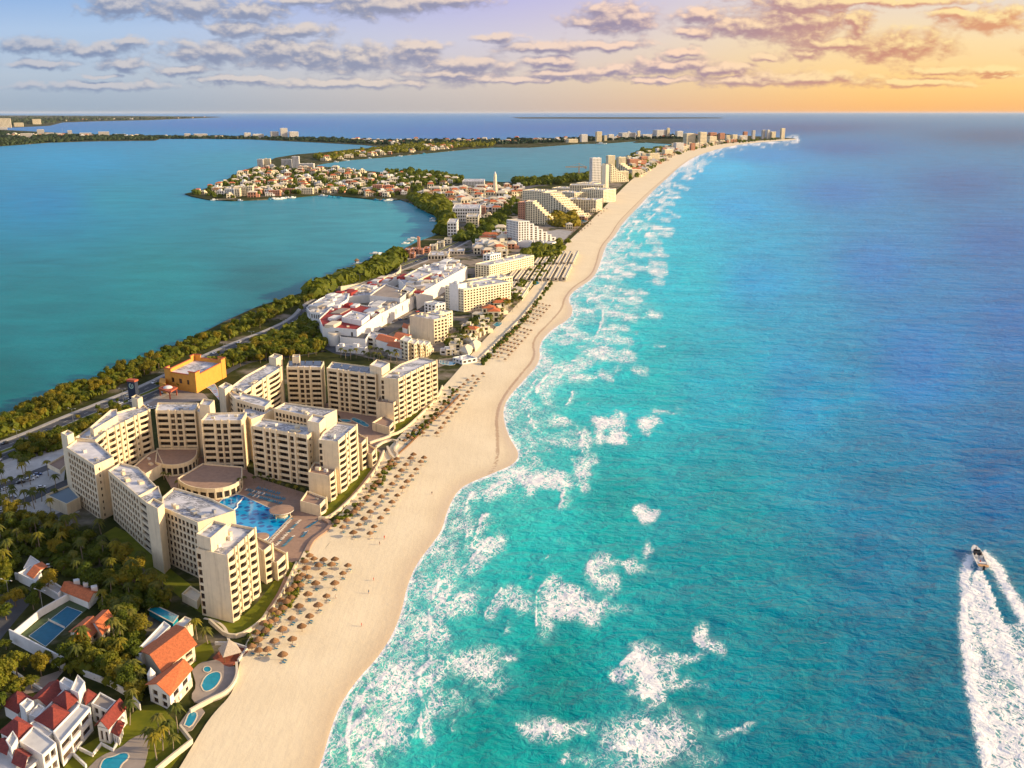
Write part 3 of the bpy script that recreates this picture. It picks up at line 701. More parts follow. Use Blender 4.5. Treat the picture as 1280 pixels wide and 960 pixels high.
# town floor under the built-up middle of the strip
patch('town_paving', [(395,398),(420,372),(470,345),(520,318),(560,300),(560,280),(553,262),(530,252),(560,240),(590,233),(650,236),(700,236),(735,228),(790,206),(835,188),(850,190),(820,204),(795,218),(770,238),(748,262),(722,286),(704,302),(690,325),(665,358),(630,398),(590,436),(560,455),(520,470),(470,450),(430,440),(400,425)], ZL + .03, M_TOWN)
patch('forecourt', [(-60,560),(20,560),(80,542),(85,548),(80,600),(100,640),(60,655),(30,640),(0,640),(-60,700)], ZL + .03, mat('light_paving', (.47,.45,.42), .85, .2, (.15,.2)))
patch('service_yard', [(160,500),(205,482),(255,492),(262,500),(200,506),(178,512)], ZL + .03, M_PAVE)
patch('courtyard_terrace', [(190,566),(300,560),(310,590),(330,600),(400,622),(396,640),(412,655),(402,668),(388,676),(384,690),(376,700),(350,706),(330,700),(292,660),(262,640),(214,610)], ZL + .04, M_TERR)
patch('north_terrace', [(400,505),(440,500),(475,515),(490,532),(488,548),(470,560),(485,568),(500,552),(508,556),(492,578),(470,590),(452,570),(430,545),(425,520)], ZL + .04, M_TERR)
patch('garden_lawn', [(128,668),(165,700),(200,725),(240,760),(262,772),(290,799),(325,778),(350,745),(368,706),(360,700),(330,745),(295,778),(250,740),(205,705),(150,655)], ZL + .045, M_GRASS, it=1)
patch('sea_lawn', [(398,643),(410,646),(440,620),(466,588),(476,566),(470,563),(452,585),(430,612),(405,636)], ZL + .045, M_GRASS, it=1)
patch('north_lawn', [(487,541),(500,538),(525,515),(543,497),(550,483),(543,480),(535,490),(512,516),(490,532)], ZL + .045, M_GRASS, it=1)
patch('villa_lawn', [(150,905),(178,882),(200,880),(240,925),(210,965),(150,1010),(110,1000),(80,960),(100,935)], ZL + .045, M_GRASS)
patch('hilltop_lawn', [(235,815),(262,800),(268,815),(250,835),(240,850)], ZL + .045, M_GRASS)
patch('court_drive', [(-20,745),(22,742),(40,752),(20,775),(0,800),(-40,800)], ZL + .04, M_ASPH)
patch('villa_drive', [(25,845),(40,850),(75,838),(82,830),(82,836),(60,862),(30,868),(20,860)], ZL + .05, M_PAVE)

patch('vacant_lot', [(652,318),(664,311),(702,307),(708,312),(694,326),(672,324)], ZL + .06, M_GRASS, it=1)
patch('bare_lot', [(664,316),(680,311),(700,311),(694,318),(676,320)], ZL + .09, M_PAVE, it=1)
patch('hotel_court', [(676,290),(700,287),(716,289),(706,299),(690,302)], ZL + .06, M_CONC)
# boulevard beside the lagoon: two carriageways, median, kerbs, lane lines
ROADL = [(-260,668),(-100,604),(0,566),(60,543),(110,521),(160,501),(210,480),(262,452),(310,430),(350,415),(385,398),(398,380),(430,362),(480,340),(540,318),(580,298),(604,284),(618,268),(626,254),(640,243),(660,233),(690,230),(730,222),(770,208),(800,196),(830,186),(850,181)]
def road():
    c, n = strip('boulevard', ROADL, 26, ZL + .06, M_ASPH)
    z = ZL + .06
    def ribbon(name, off, w, z, m, step=1, dash=False, h=None):
        mb = MB()
        for i in range(0, len(c) - 1):
            if math.hypot(*c[i]) > 1900: break
            a = c[i] + n[i] * (off - w/2); b = c[i+1] + n[i+1] * (off - w/2); e = c[i+1] + n[i+1] * (off + w/2); f = c[i] + n[i] * (off + w/2)
            if dash:
                k = max(1, int(np.hypot(*(c[i+1]-c[i])) / 9))
                for j in range(k):
                    t0, t1 = j / k, (j + .4) / k
                    L = lambda p, q, t: tuple(p * (1 - t) + q * t)
                    mb.quad((*L(a, b, t0), z), (*L(a, b, t1), z), (*L(f, e, t1), z), (*L(f, e, t0), z))
            else:
                mb.quad((*a, z), (*b, z), (*e, z), (*f, z))
                if h:
                    mb.quad((*a, z-h), (*b, z-h), (*b, z), (*a, z)); mb.quad((*e, z-h), (*f, z-h), (*f, z), (*e, z))
        o = mb.obj(name, m); o['kind'] = 'structure'
    ribbon('road_median', 0, 4.2, z + .13, M_KERB, h=.13); ribbon('median_grass', 0, 3.4, z + .14, M_GRASS)
    for s in (-1, 1):
        ribbon('lane_line', s * 7.2, .25, z + .006, M_LINE, dash=True)
        ribbon('edge_line', s * 12.2, .2, z + .006, M_LINE); ribbon('edge_line', s * 2.7, .2, z + .006, M_LINE)
        ribbon('kerb', s * 13.15, .3, z + .12, M_KERB, h=.12); ribbon('pavement', s * 14.9, 3.2, z + .11, M_CONC, h=.1)
    return c, n
RC, RN = road()
for nm, pl, w in (('service_road', [(-80,640),(0,610),(40,592),(75,578)], 7), ('service_road', [(-60,662),(0,640),(50,618),(90,600)], 7), ('service_road', [(-40,690),(20,668),(60,650),(95,636)], 6),
                  ('mall_road', [(440,442),(470,420),(500,405),(535,385),(560,372),(582,357),(600,343),(615,330),(625,318)], 14), ('mall_road', [(380,398),(392,412),(400,425),(420,440),(440,444)], 9),
                  ('side_road', [(395,440),(370,445),(330,448),(300,455),(262,478)], 6), ('plaza_road', [(560,318),(600,312),(640,300),(660,285)], 8)):
    strip(nm, pl, w, ZL + .075, M_ASPH)

# ------------------------------------------------------------------ buildings
WIN_CACHE = {}
def pane_mesh(w, h, kind):
    key = (round(w, 1), round(h, 1), kind)
    if key in WIN_CACHE: return WIN_CACHE[key]
    mb = MB(); w, h = key[0], key[1]
    # local x along the wall, y into the building, z up; origin bottom centre of the opening's back plane
    mb.quad((-w/2, 0, 0), (w/2, 0, 0), (w/2, 0, h), (-w/2, 0, h), 0)
    f = .06
    nm = 1 if w < 1.8 else (2 if w < 3.4 else 3)
    for k in range(nm + 1):
        x = -w/2 + f/2 + (w - f) * k / nm; mb.box(x, -.03, .001, f, .06, h - .002, 0, 1)
    mb.box(0, -.035, h - f, w - .01, .05, f - .002, 0, 1); mb.box(0, -.035, .002, w - .01, .05, f, 0, 1)
    me = mb.mesh('window', [M_GLASS, M_WOOD]); WIN_CACHE[key] = me; return me
def balc_mesh(w, bulge, h=1.05):
    key = ('b', round(w, 1), bulge, h)
    if key in WIN_CACHE: return WIN_CACHE[key]
    mb = MB(); w = key[1]; N = 8 if bulge > .3 else 1; pts = []
    for k in range(N + 1):
        a = -1 + 2 * k / N; pts.append((a * w / 2, -(bulge * (1 - a * a) + .12)))
    th = .14
    for (x0, y0), (x1, y1) in zip(pts[:-1], pts[1:]):
        mb.quad((x0, y0, -.35), (x1, y1, -.35), (x1, y1, h), (x0, y0, h)); mb.quad((x1, y1 + th, 0), (x0, y0 + th, 0), (x0, y0 + th, h), (x1, y1 + th, h))
        mb.quad((x0, y0, h), (x1, y1, h), (x1, y1 + th, h), (x0, y0 + th, h))
        mb.quad((x0, 0, 0), (x0, y0 + th, 0), (x1, y1 + th, 0), (x1, 0, 0))
        mb.quad((x0, y0, -.35), (x0, 0, -.35), (x1, 0, -.35), (x1, y1, -.35))
    for sx, (x, y) in ((-1, pts[0]), (1, pts[-1])):
        mb.quad((x, y, -.35), (x, 0, -.35), (x, 0, h), (x, y, h))
    me = mb.mesh('balcony', [M_WALL]); WIN_CACHE[key] = me; return me
def facade(mb, A, B, z0, z1, floors, spec, parts=None, base=0.0, topb=1.3, fins=True, mi=0, gi=1, flh=None):
    """wall from A to B, outward normal to the right; spec: list of (weight, kind): p pier, w window, n small window, b balcony, c curved balcony"""
    A = Vector(A[:2]); B = Vector(B[:2]); L = (B - A).length; e = (B - A) / L; nrm = Vector((e.y, -e.x))
    def P(u, z, d=0): p = A + e * u - nrm * d; return (p.x, p.y, z)
    if not spec or floors < 1:
        mb.quad(P(0, z0), P(L, z0), P(L, z1), P(0, z1), mi); return
    tot = sum(s[0] for s in spec); us = [0]
    for w_, _ in spec: us.append(us[-1] + w_ / tot * L)
    fh = (z1 - topb - z0 - base) / floors
    if base > 0: mb.quad(P(0, z0), P(L, z0), P(L, z0 + base), P(0, z0 + base), mi)
    mb.quad(P(0, z1 - topb), P(L, z1 - topb), P(L, z1), P(0, z1), mi)
    rz = math.atan2(e.y, e.x)
    for (u0, u1, (w_, k)) in zip(us[:-1], us[1:], spec):
        if k == 'p':
            mb.quad(P(u0, z0 + base), P(u1, z0 + base), P(u1, z1 - topb), P(u0, z1 - topb), mi)
            if fins and (u1 - u0) > .4:
                c = P((u0 + u1) / 2, 0, -.22); mb.box(c[0], c[1], z0 + .01, (u1 - u0) * .8, .5, z1 - z0 + .55, rz, mi)
            continue
        W = u1 - u0
        mgn = min(.2, W * .06) if k in 'wn' else .06
        lo, hi, dep = {'w': (.17, .87, .4), 'n': (.36, .80, .3), 'b': (.12, .90, 1.4), 'c': (.13, .84, 1.1), 's': (.25, .85, .8)}[k]
        for f in range(floors):
            a = z0 + base + f * fh; v0, v1 = a + fh * lo, a + fh * hi; x0, x1 = u0 + mgn, u1 - mgn
            mb.quad(P(u0, a), P(u1, a), P(u1, v0), P(u0, v0), mi); mb.quad(P(u0, v1), P(u1, v1), P(u1, a + fh), P(u0, a + fh), mi)
            mb.quad(P(u0, v0), P(x0, v0), P(x0, v1), P(u0, v1), mi); mb.quad(P(x1, v0), P(u1, v0), P(u1, v1), P(x1, v1), mi)
            d = dep
            mb.quad(P(x0, v0), P(x1, v0), P(x1, v0, d), P(x0, v0, d), mi); mb.quad(P(x0, v1, d), P(x1, v1, d), P(x1, v1), P(x0, v1), mi)
            mb.quad(P(x0, v0, d), P(x0, v1, d), P(x0, v1), P(x0, v0), mi); mb.quad(P(x1, v0), P(x1, v1), P(x1, v1, d), P(x1, v0, d), mi)
            if parts is None: mb.quad(P(x0, v0, d), P(x1, v0, d), P(x1, v1, d), P(x0, v1, d), gi)
            else:
                c = P((x0 + x1) / 2, v0, d)
                pm = pane_mesh(x1 - x0, v1 - v0, k)
                wo_, ho_ = x1 - x0, v1 - v0
                bb = (round(wo_, 1), round(ho_, 1))
                parts.append(('window', pm, c, rz, (wo_ / bb[0], 1, ho_ / bb[1])))
                if k in 'bc':
                    bm = balc_mesh(x1 - x0, .12 if k == 'b' else 1.15, .8 if k == 'b' else 1.05); c2 = P((x0 + x1) / 2, v0 + .02, 0)
                    parts.append(('balcony', bm, c2, rz, (wo_ / round(wo_, 1), 1, 1)))
    return
def parapet_roof(mb, poly, z1, drop=.9, t=.4, mi=0):
    poly = ccw(poly); inn = inset(poly, t); n = len(poly)
    for i in range(n):
        j = (i + 1) % n; a, b = poly[i], poly[j]; c, d = inn[j], inn[i]
        mb.quad((*a[:2], z1), (*b[:2], z1), (*c, z1), (*d, z1), mi)
        mb.quad((*c, z1), (*c, z1 - drop), (*d, z1 - drop), (*d, z1), mi)
    return inn
def units(parent, poly, z, n, seed, big=False):
    r = random.Random(seed); inn = inset(poly, 2.2); a, b, c = inn[0], inn[1], inn[2 % len(inn)]; d = inn[-1]
    rot = math.atan2(b[1] - a[1], b[0] - a[0])
    for k in range(n):
        u, v = r.uniform(.08, .92), r.uniform(.15, .85)
        x = (a[0]*(1-u) + b[0]*u)*(1-v) + (d[0]*(1-u) + c[0]*u)*v; y = (a[1]*(1-u) + b[1]*u)*(1-v) + (d[1]*(1-u) + c[1]*u)*v
        mb = MB(); s = r.uniform(1.0, 2.2); mb.box(x, y, z, s * 1.5, s, r.uniform(.8, 1.6), rot); mb.box(x, y, z + .5, s * 1.3, s * 1.1, .3, rot)
        mb.obj('rooftop_unit', r.choice([M_WALL, M_GREYW, M_METAL]), parent)
def block(name, label, cat, group, roof, top, specs, floors, zb=None, wall=None, roofm=None, nunits=3, base=0., parts=True, topb=1.5, fins=True, world=False, seed=None, solar=0):
    """roof: picture outline of the roof, at height top; specs: dict edge-index -> spec, 'all' for every edge"""
    zb = ZL if zb is None else zb
    poly = [tuple(p) for p in roof] if world else [G(p[0], p[1], top) for p in roof]
    rev = area(poly) < 0
    n = len(poly); edges = [(poly[i], poly[(i+1) % n], i) for i in range(n)]
    c = cen(poly); root = empty(name, (c[0], c[1], zb), label, cat, group)
    mb = MB(); pl = [] if parts else None
    for a, b, i in edges:
        if rev: a, b = b, a
        sp = specs.get(i, specs.get('all'))
        if callable(sp): sp = sp(math.dist(a, b))
        if rev and sp: sp = sp[::-1]
        facade(mb, a, b, zb - .5, top, floors, sp, pl, base=base + .5, topb=topb, fins=fins)
    inn = parapet_roof(mb, poly, top)
    o = (c[0], c[1], zb)
    mb.obj('wall', [wall or M_WALL, M_GLASS], root, origin=o).location = (0, 0, 0)
    rb = MB(); rb.cap(inn, top - .9); rb.obj('roof', roofm or M_ROOF, root, origin=o).location = (0, 0, 0)
    cnt = {}
    rest = MB()
    if pl:
        pl.sort(key=lambda q: math.dist(q[2], (0, 0, H)))
        for nm, me, loc, rz, sc in pl:
            cnt[nm] = cnt.get(nm, 0) + 1
            if cnt[nm] > 98: 
                # merge the remainder
                R_ = Matrix.Translation(Vector(loc) - Vector(o)) @ Matrix.Rotation(rz, 4, 'Z') @ Matrix.Diagonal((*sc, 1))
                i0 = len(rest.v); rest.v += [tuple(R_ @ v.co) for v in me.vertices]
                for p in me.polygons:
                    rest.f.append(tuple(i0 + q for q in p.vertices)); rest.m.append(p.material_index if nm == 'window' else 2)
                continue
            w = place(me, nm, (loc[0] - o[0], loc[1] - o[1], loc[2] - o[2]), rz, root, sc)
        if rest.f: rest.obj('window', [M_GLASS, M_GREYW, wall or M_WALL], root)['kind'] = 'stuff'
    if nunits:
        k0 = len(bpy.data.objects); units(root, poly, top - .9, nunits, seed or len(name) + int(c[0]))
        for ch in root.children:
            if ch.name.startswith('rooftop_unit') : 
                if ch.location.length < .01: ch.location = (-o[0], -o[1], -o[2])
    return root, poly
def spec_cam(n_groups, L=0):   # camera-facing hotel front: balcony, two windows, balcony ...
    s = [(.5, 'p')]
    for k in range(n_groups):
        s += [(4.2, 'b'), (.9, 'p'), (1.9, 'w'), (.6, 'p'), (1.9, 'w'), (.9, 'p')]
    s += [(4.2, 'b'), (.5, 'p')]; return s
def punched(n, k='w'):
    s = [(1.0, 'p')]
    for i in range(n): s += [(1.3, k), (.55, 'q')]
    return s[:-1] + [(1.0, 'p')]
def clean(s): return [(w, 'p' if k == 'q' else k) for w, k in s]
def sea_spec(n):
    s = [(.4, 'p')]
    for i in range(n): s += [(4.4, 'c'), (.5, 'p'), (1.5, 'n'), (.6, 'p')]
    return s[:-2] + [(.4, 'p')]
def wpl(n): # punched windows without fins
    return [(.8, 'z')] + [x for i in range(n) for x in ((1.5, 'w'), (.38, 'z'))] + [(.3, 'z')]
_fac0 = facade
def facade(mb, A, B, z0, z1, floors, spec, parts=None, **k):
    # 'z' = plain pier that never carries a fin: merge by splitting the wall
    if spec and any(s[1] == 'z' for s in spec): k['fins'] = False; spec = [(w, 'p' if q == 'z' else q) for w, q in spec]
    return _fac0(mb, A, B, z0, z1, floors, spec, parts, **k)

GRP1 = 'wings of the cream beachfront resort around the blue pool'; GRP2 = 'wings of the cream resort behind the pool resort'
TOP = ZL + 27.5
# -- near resort
block('hotel_wing', 'tall cream wing at the far left corner with grid windows facing the car park', 'hotel', GRP1,
      [(82.7,559),(117.8,581.5),(142,571),(119,551),(96,549)], TOP, {0: wpl(10), 1: [(1, 'z'), (.5, 'n'), (4, 'z')]}, 8)
block('hotel_wing', 'long cream wing stepping down with rows of small windows above the palm garden', 'hotel', GRP1,
      [(135,588),(173,620),(196,608),(173,584),(150,578)], TOP - 3, {0: wpl(11)}, 7, nunits=4)
block('hotel_wing', 'narrow cream link with long slit balconies between two front wings', 'hotel', GRP1,
      [(173,620.3),(183,628),(203,622),(198,607.3),(185,612)], TOP - 3.2, {0: [(.6, 'z'), (5, 's'), (.6, 'z')]}, 7, nunits=0)
block('stair_tower', 'blank cream stair tower standing proud between the garden front wings', 'hotel', GRP1,
      [(183,628.4),(197,636),(205,629),(192,622)], TOP + 1.5, {}, 8, nunits=0)
block('hotel_wing', 'long cream wing with grid windows and patchy white roof left of the pool', 'hotel', GRP1,
      [(201,633),(247,653),(294,638),(262,622),(217,609),(203,621)], TOP - 2, {0: wpl(9)}, 8, nunits=6)
block('stair_tower', 'square white-roofed stair tower on the wing nearest the villas', 'hotel', GRP1,
      [(245,667),(263,673),(284,655),(267,650)], TOP + 5, {}, 8, nunits=0)
block('hotel_wing', 'nearest cream tower with curved sea-facing balconies beside the garden lawn', 'hotel', GRP1,
      [(245,685.5),(283,694.5),(319,660),(289,654)], TOP, {0: [(1.2, 'w'), (7, 'z')], 1: sea_spec(3)}, 8, nunits=5)
block('hotel_wing', 'half-height cream step of balconies between the nearest tower and the pool', 'hotel', GRP1,
      [(322,684),(329,689),(340.5,679.5),(320,670)], ZL + 14.5, {1: sea_spec(1)}, 4, roofm=M_TERR, nunits=0)
block('hotel_wing', 'lowest two-storey step of balconies at the pool end of the nearest tower', 'hotel', GRP1,
      [(338,700),(345,704),(358.5,691),(342,683)], ZL + 8, {1: sea_spec(1)}, 2, roofm=M_TERR, nunits=0)
block('hotel_wing', 'long sunlit cream wing with eight floors of balconies along the left of the courtyard', 'hotel', GRP1,
      [(119,550),(132,539.6),(150,530),(172.5,518),(187,512),(180,505.5),(146,515),(112,534),(93,547)], TOP, {0: [(3, 'c'), (1, 'n')], 1: [(1, 'p'), (4, 'c'), (1, 'p'), (2, 'n'), (.5, 'p')], 2: [(.8, 'p'), (2, 'n'), (1, 'p'), (5, 'c'), (1, 'p'), (1.6, 'n'), (.8, 'p')], 3: sea_spec(1)}, 8, nunits=6)
block('stair_tower', 'slim cream stair tower at the far left end of the resort', 'hotel', GRP1,
      [(76,541),(84,545),(92,541),(85,537)], TOP + 4, {}, 8, nunits=0)
block('stair_tower', 'cream lift tower rising behind the sunlit left wing', 'hotel', GRP1,
      [(164,496),(172,499),(178,496),(170,493)], TOP + 4.5, {}, 8, nunits=0)
block('roof_screen', 'curved cream plant screen along the back of the left wing roof', 'hotel', GRP1,
      [(112,534),(117,537),(147,519),(146,511),(138,512)], TOP + 2.8, {}, 8, nunits=0)
block('hotel_wing', 'cream block at the courtyard head, directly behind the upper round terrace', 'hotel', GRP1,
      [(194,513),(244,513),(248,503.5),(197,503)], TOP, {0: spec_cam(1)}, 8, nunits=3)
block('hotel_wing', 'cream block standing behind the lower round terrace', 'hotel', GRP1,
      [(251,525.5),(302,525.5),(308,515),(259,516)], TOP, {0: spec_cam(1), 1: []}, 8, nunits=3)
block('stair_tower', 'cream lift tower between the two courtyard head blocks', 'hotel', GRP1,
      [(249,505),(262,507),(268,500),(254,498)], TOP + 4, {}, 8, nunits=0)
block('hotel_link', 'low-roofed cream link wall joining the courtyard head blocks', 'hotel', GRP1,
      [(244,513.5),(252,516),(262,510),(250,505)], TOP - 1, {}, 8, nunits=0)
block('hotel_wing', 'broad cream wing of balconies directly behind the pool terrace', 'hotel', GRP1,
      [(314,532),(384.5,544.5),(397,534),(327,522.5)], TOP, {0: [(.5, 'p'), (4.2, 'b'), (1, 'p'), (1.7, 'w'), (.6, 'p'), (1.7, 'w'), (.9, 'p'), (4.2, 'b'), (.8, 'p'), (1.8, 'w'), (.9, 'p'), (4.2, 'b'), (.5, 'p')], 1: [(1, 'z'), (1.2, 'n'), (5, 'z')]}, 8, nunits=6)
block('hotel_link', 'cream curved link with a strip of dark openings behind the broad pool wing', 'hotel', GRP1,
      [(303,516),(314,524),(330,518),(344,510),(326,506),(306,509)], TOP - 2.5, {}, 8, nunits=2)
block('stair_tower', 'cream square tower with pale roof rising behind the broad pool wing', 'hotel', GRP1,
      [(384,526),(399,529),(407,521),(391,517)], TOP + 5, {}, 8, nunits=0)
block('hotel_wing', 'cream sea tower right of the pool with stacked curved balconies', 'hotel', GRP1,
      [(398,549.5),(421.7,552),(446,531),(421,527),(404,540)], TOP, {0: [(1.4, 'w'), (.4, 'z'), (6, 'z')], 1: sea_spec(2)}, 8, nunits=4)
block('hotel_wing', 'half-height cream step with brown terrace roof beside the pool deck', 'hotel', GRP1,
      [(385,590),(411,595),(419,588),(421,580),(393,577)], ZL + 13.5, {1: sea_spec(1)}, 4, roofm=M_TERR, nunits=2)
block('hotel_wing', 'lowest cream step at the pool deck corner of the sea tower', 'hotel', GRP1,
      [(375,626),(399,632),(408,622),(384,613)], ZL + 5.5, {1: sea_spec(1)}, 1, roofm=M_TERR, nunits=1)
block('hotel_wing', 'half-height balcony step at the far seaward end of the pool sea tower', 'hotel', GRP1,
      [(447,553),(451,555),(458.5,547),(447,541)], ZL + 15, {1: sea_spec(1)}, 4, roofm=M_TERR, nunits=0)
block('hotel_wing', 'small two-storey balcony step touching the stepped bridge terraces', 'hotel', GRP1,
      [(459,566),(464,568),(470,560),(460,555)], ZL + 8, {1: sea_spec(1)}, 2, roofm=M_TERR, nunits=0)
# -- second resort
block('hotel_wing', 'cream wing with curved roof edge at the left of the second courtyard', 'hotel', GRP2,
      [(283,487),(294,498.5),(316,505),(331,508.5),(339,501),(326,496),(310,493),(296,485)], TOP, {0: [(1, 'z'), (.8, 'n'), (1, 'z')], 1: wpl(5), 2: wpl(4)}, 8, nunits=3)
block('hotel_wing', 'long cream wing with white roof and a stair box, behind the broad pool wing', 'hotel', GRP2,
      [(342,510.5),(384,519.5),(405,520),(421,512),(356,503)], TOP, {0: wpl(9)}, 8, nunits=6)
block('hotel_wing', 'sunlit cream wing with blue panels on its roof, left of the second courtyard', 'hotel', GRP2,
      [(299,493),(316.5,482),(334,470),(352,458.5),(343,450),(306,470),(285,486)], TOP, {0: sea_spec(1), 1: [(.8, 'p'), (4, 'c'), (.8, 'p'), (1.6, 'n'), (.8, 'p')], 2: sea_spec(1)}, 8, nunits=4)
block('stair_tower', 'slim cream stair tower at the left corner of the second resort', 'hotel', GRP2,
      [(273,483),(281,486.5),(290,481),(282,477.5)], TOP + 3, {}, 8, nunits=0)
block('stair_tower', 'cream lift tower on the roof corner left of the solar panelled block', 'hotel', GRP2,
      [(336,446),(345,448),(353,444),(343,441.5)], TOP + 4.5, {}, 8, nunits=0)
b2, _ = block('hotel_wing', 'cream block with four dark solar arrays at the head of the second courtyard', 'hotel', GRP2,
      [(358,458.5),(401.5,459),(405,451.5),(361,451)], TOP, {0: spec_cam(1)}, 8, nunits=0)
b3, _ = block('hotel_wing', 'broad cream wing with five dark solar arrays, right of the second courtyard', 'hotel', GRP2,
      [(408.5,460),(470,468),(477,460),(415,452)], TOP, {0: [(.5, 'p'), (4.2, 'b'), (1, 'p'), (1.7, 'w'), (.6, 'p'), (1.7, 'w'), (.9, 'p'), (4.2, 'b'), (.8, 'p'), (1.8, 'w'), (.9, 'p'), (4.2, 'b'), (.5, 'p')]}, 8, nunits=0)
block('stair_tower', 'small cream lift tower behind the solar panelled block', 'hotel', GRP2,
      [(365,446),(374,446),(375,443),(366,443)], TOP + 4, {}, 8, nunits=0)
block('stair_tower', 'wide cream tower behind the right end of the broad solar wing', 'hotel', GRP2,
      [(462,456),(477,460),(487,453.5),(471,449)], TOP + 4.5, {}, 8, nunits=0)
block('hotel_wing', 'long sunlit cream sea wing of the second resort above the second lawn strip', 'hotel', GRP2,
      [(476,471.5),(497,474),(514,465),(531,456.5),(546,450.5),(524,446),(500,455)], TOP, {0: [(1.4, 'w'), (.4, 'z'), (6, 'z')], 1: sea_spec(2), 2: sea_spec(2), 3: sea_spec(2)}, 8, nunits=6)
block('hotel_wing', 'half-height cream step with brown roof at the near end of the second sea wing', 'hotel', GRP2,
      [(470,502),(491,504.5),(499,498),(498,494),(476,492)], ZL + 13.5, {1: sea_spec(1)}, 4, roofm=M_TERR, nunits=2)
block('hotel_wing', 'lowest cream step with brown roof beside the second lawn strip', 'hotel', GRP2,
      [(465,528),(486,534),(493,526),(480,519)], ZL + 5, {1: sea_spec(1)}, 1, roofm=M_TERR, nunits=0)
def solar(root, quads, z):
    for q in quads:
        p = [G(a, b, z) for a, b in q]; mb = MB(); p = ccw(p)
        ys_ = sorted(range(4), key=lambda i: p[i][1]); zz = {ys_[0]: z, ys_[1]: z, ys_[2]: z + .8, ys_[3]: z + .8}
        pts = [(*p[i], zz[i]) for i in range(4)]; mb.ngon(pts); mb.ngon([(a, b, c - .08) for a, b, c in pts][::-1])
        o = mb.obj('solar_panel', M_SOLAR, root); o.location = -Vector(root.location)
zt = TOP - .6
solar(b2, [[(x, 456.8), (x + 8.5, 456.8), (x + 9.5, 452.6), (x + 1, 452.6)] for x in (361, 371.5, 381.5, 392)], zt)
solar(b3, [[(x, y), (x + 9, y + 1.2), (x + 12, y - 3), (x + 3, y - 4)] for x, y in ((415, 459.2), (426, 460.6), (438, 463), (450, 463.8), (460, 465.4))], zt)

# curved podium terraces
def fan(label, pts, z, wallh):
    poly = [G(a, b, z) for a, b in pts]; c = cen(poly)
    root = empty('podium_terrace', (c[0], c[1], ZL), label, 'terrace', 'round podium terraces in the resort courtyard')
    mb = MB(); pl = ccw(poly); n = len(pl)
    for i in range(n):
        facade(mb, pl[i], pl[(i+1) % n], ZL, z, 1, [(.3, 'z'), (3, 'w'), (.3, 'z')], None, topb=1.5)
    parapet_roof(mb, pl, z, .7, .5)
    mb.obj('wall', [M_WALL, M_GLASS], root, origin=(c[0], c[1], ZL)).location = (0, 0, 0)
    rb = MB(); rb.cap(inset(pl, .5), z - .7)
    rb.obj('roof', M_TERR, root, origin=(c[0], c[1], ZL)).location = (0, 0, 0)
    return root
arc = lambda cx, cy, rx, ry, a0, a1, n: [(cx + rx * math.cos(math.radians(a0 + (a1 - a0) * k / n)), cy + ry * math.sin(math.radians(a0 + (a1 - a0) * k / n))) for k in range(n + 1)]
fan('upper round brown podium terrace in front of the left courtyard head block', [(196,560)] + arc(214, 564, 33, 17, 128, 12, 9) + [(247,560)], ZL + 6.5, 5)
fan('lower round brown podium terrace in front of the block behind it, beside the pool', arc(262, 594, 41, 17, 168, 8, 11) + [(303,583),(253,579)], ZL + 6, 5)
block('podium_building', 'low brown-roofed podium below the sunlit left wing', 'terrace', 'round podium terraces in the resort courtyard', [(166,583),(182,592),(204,579),(196,562),(186,566)], ZL + 6.2, {}, 1, roofm=M_TERR, nunits=2)

# entrance canopy, annex and low walls at the left
block('entrance_canopy', 'cream flat canopy over the resort entrance beside the car park', 'canopy', None, [(59,580),(75,588),(82,581),(80,568)], ZL + 8, {}, 1, zb=ZL + 6.3, roofm=M_TERR, nunits=0, parts=False)
block('annex', 'low annex with blue-grey roof against the far left wing', 'building', None, [(57,618),(83,630),(100,621),(86,606)], ZL + 6, {}, 1, nunits=0, roofm=mat('blue_roof', (.16, .22, .27), .8))

# generic mesh building for the middle and far distance -------------------------------------------------
def auto_spec(L, kind='w', pitch=3.6):
    n = max(1, int(L / pitch)); return [(.4, 'z')] + [x for i in range(n) for x in ((1.4, kind), (.7, 'z'))]
def gb(label, front, depth, h, floors, wall=None, roofm=None, kind='w', cat='building', group=None, name='building', pitch=3.8, zb=ZL, extra=None, parts=False, rot=0.0):
    """front: two ground picture points of the camera-side wall, left then right"""
    a = Vector(G(*front[0], zb)); b = Vector(G(*front[1], zb))
    if rot:
        d_ = (b - a) * (.92 / math.cos(rot) if depth < 1 else .8); d_.rotate(Matrix.Rotation(rot, 2)); b = a + d_
    e = (b - a).normalized(); nrm = Vector((-e.y, e.x))
    poly = [tuple(a), tuple(b), tuple(b + nrm * depth), tuple(a + nrm * depth)]
    mb = MB(); top = zb + h
    ks = kind if isinstance(kind, (list, tuple)) else (kind,) * 4
    for i in range(4):
        p, q = poly[i], poly[(i+1) % 4]
        facade(mb, p, q, zb, top, floors, auto_spec(math.dist(p, q), ks[i], pitch) if ks[i] else None, None, topb=min(1.4, h * .12), base=.3)
    inn = parapet_roof(mb, poly, top, .8, .35)
    mb.cap(inn, top - .8, 2)
    r = random.Random(int(a[0] * 7 + a[1]))
    for k in range(2 + int(min(6, depth * (b - a).length / 250))):
        u, v = r.uniform(.12, .88), r.uniform(.15, .85); p = a + (b - a) * u + nrm * depth * v; s = r.uniform(1.2, 3.2)
        mb.box(p.x, p.y, top - .79, s * 1.4, s, r.uniform(1.0, 2.6), math.atan2(e.y, e.x), 0)
    c = cen(poly); o = mb.obj(name, [wall or M_CREAM2, M_GLASS, roofm or M_ROOF], origin=(c[0], c[1], zb))
    return tag(o, label, cat, group)
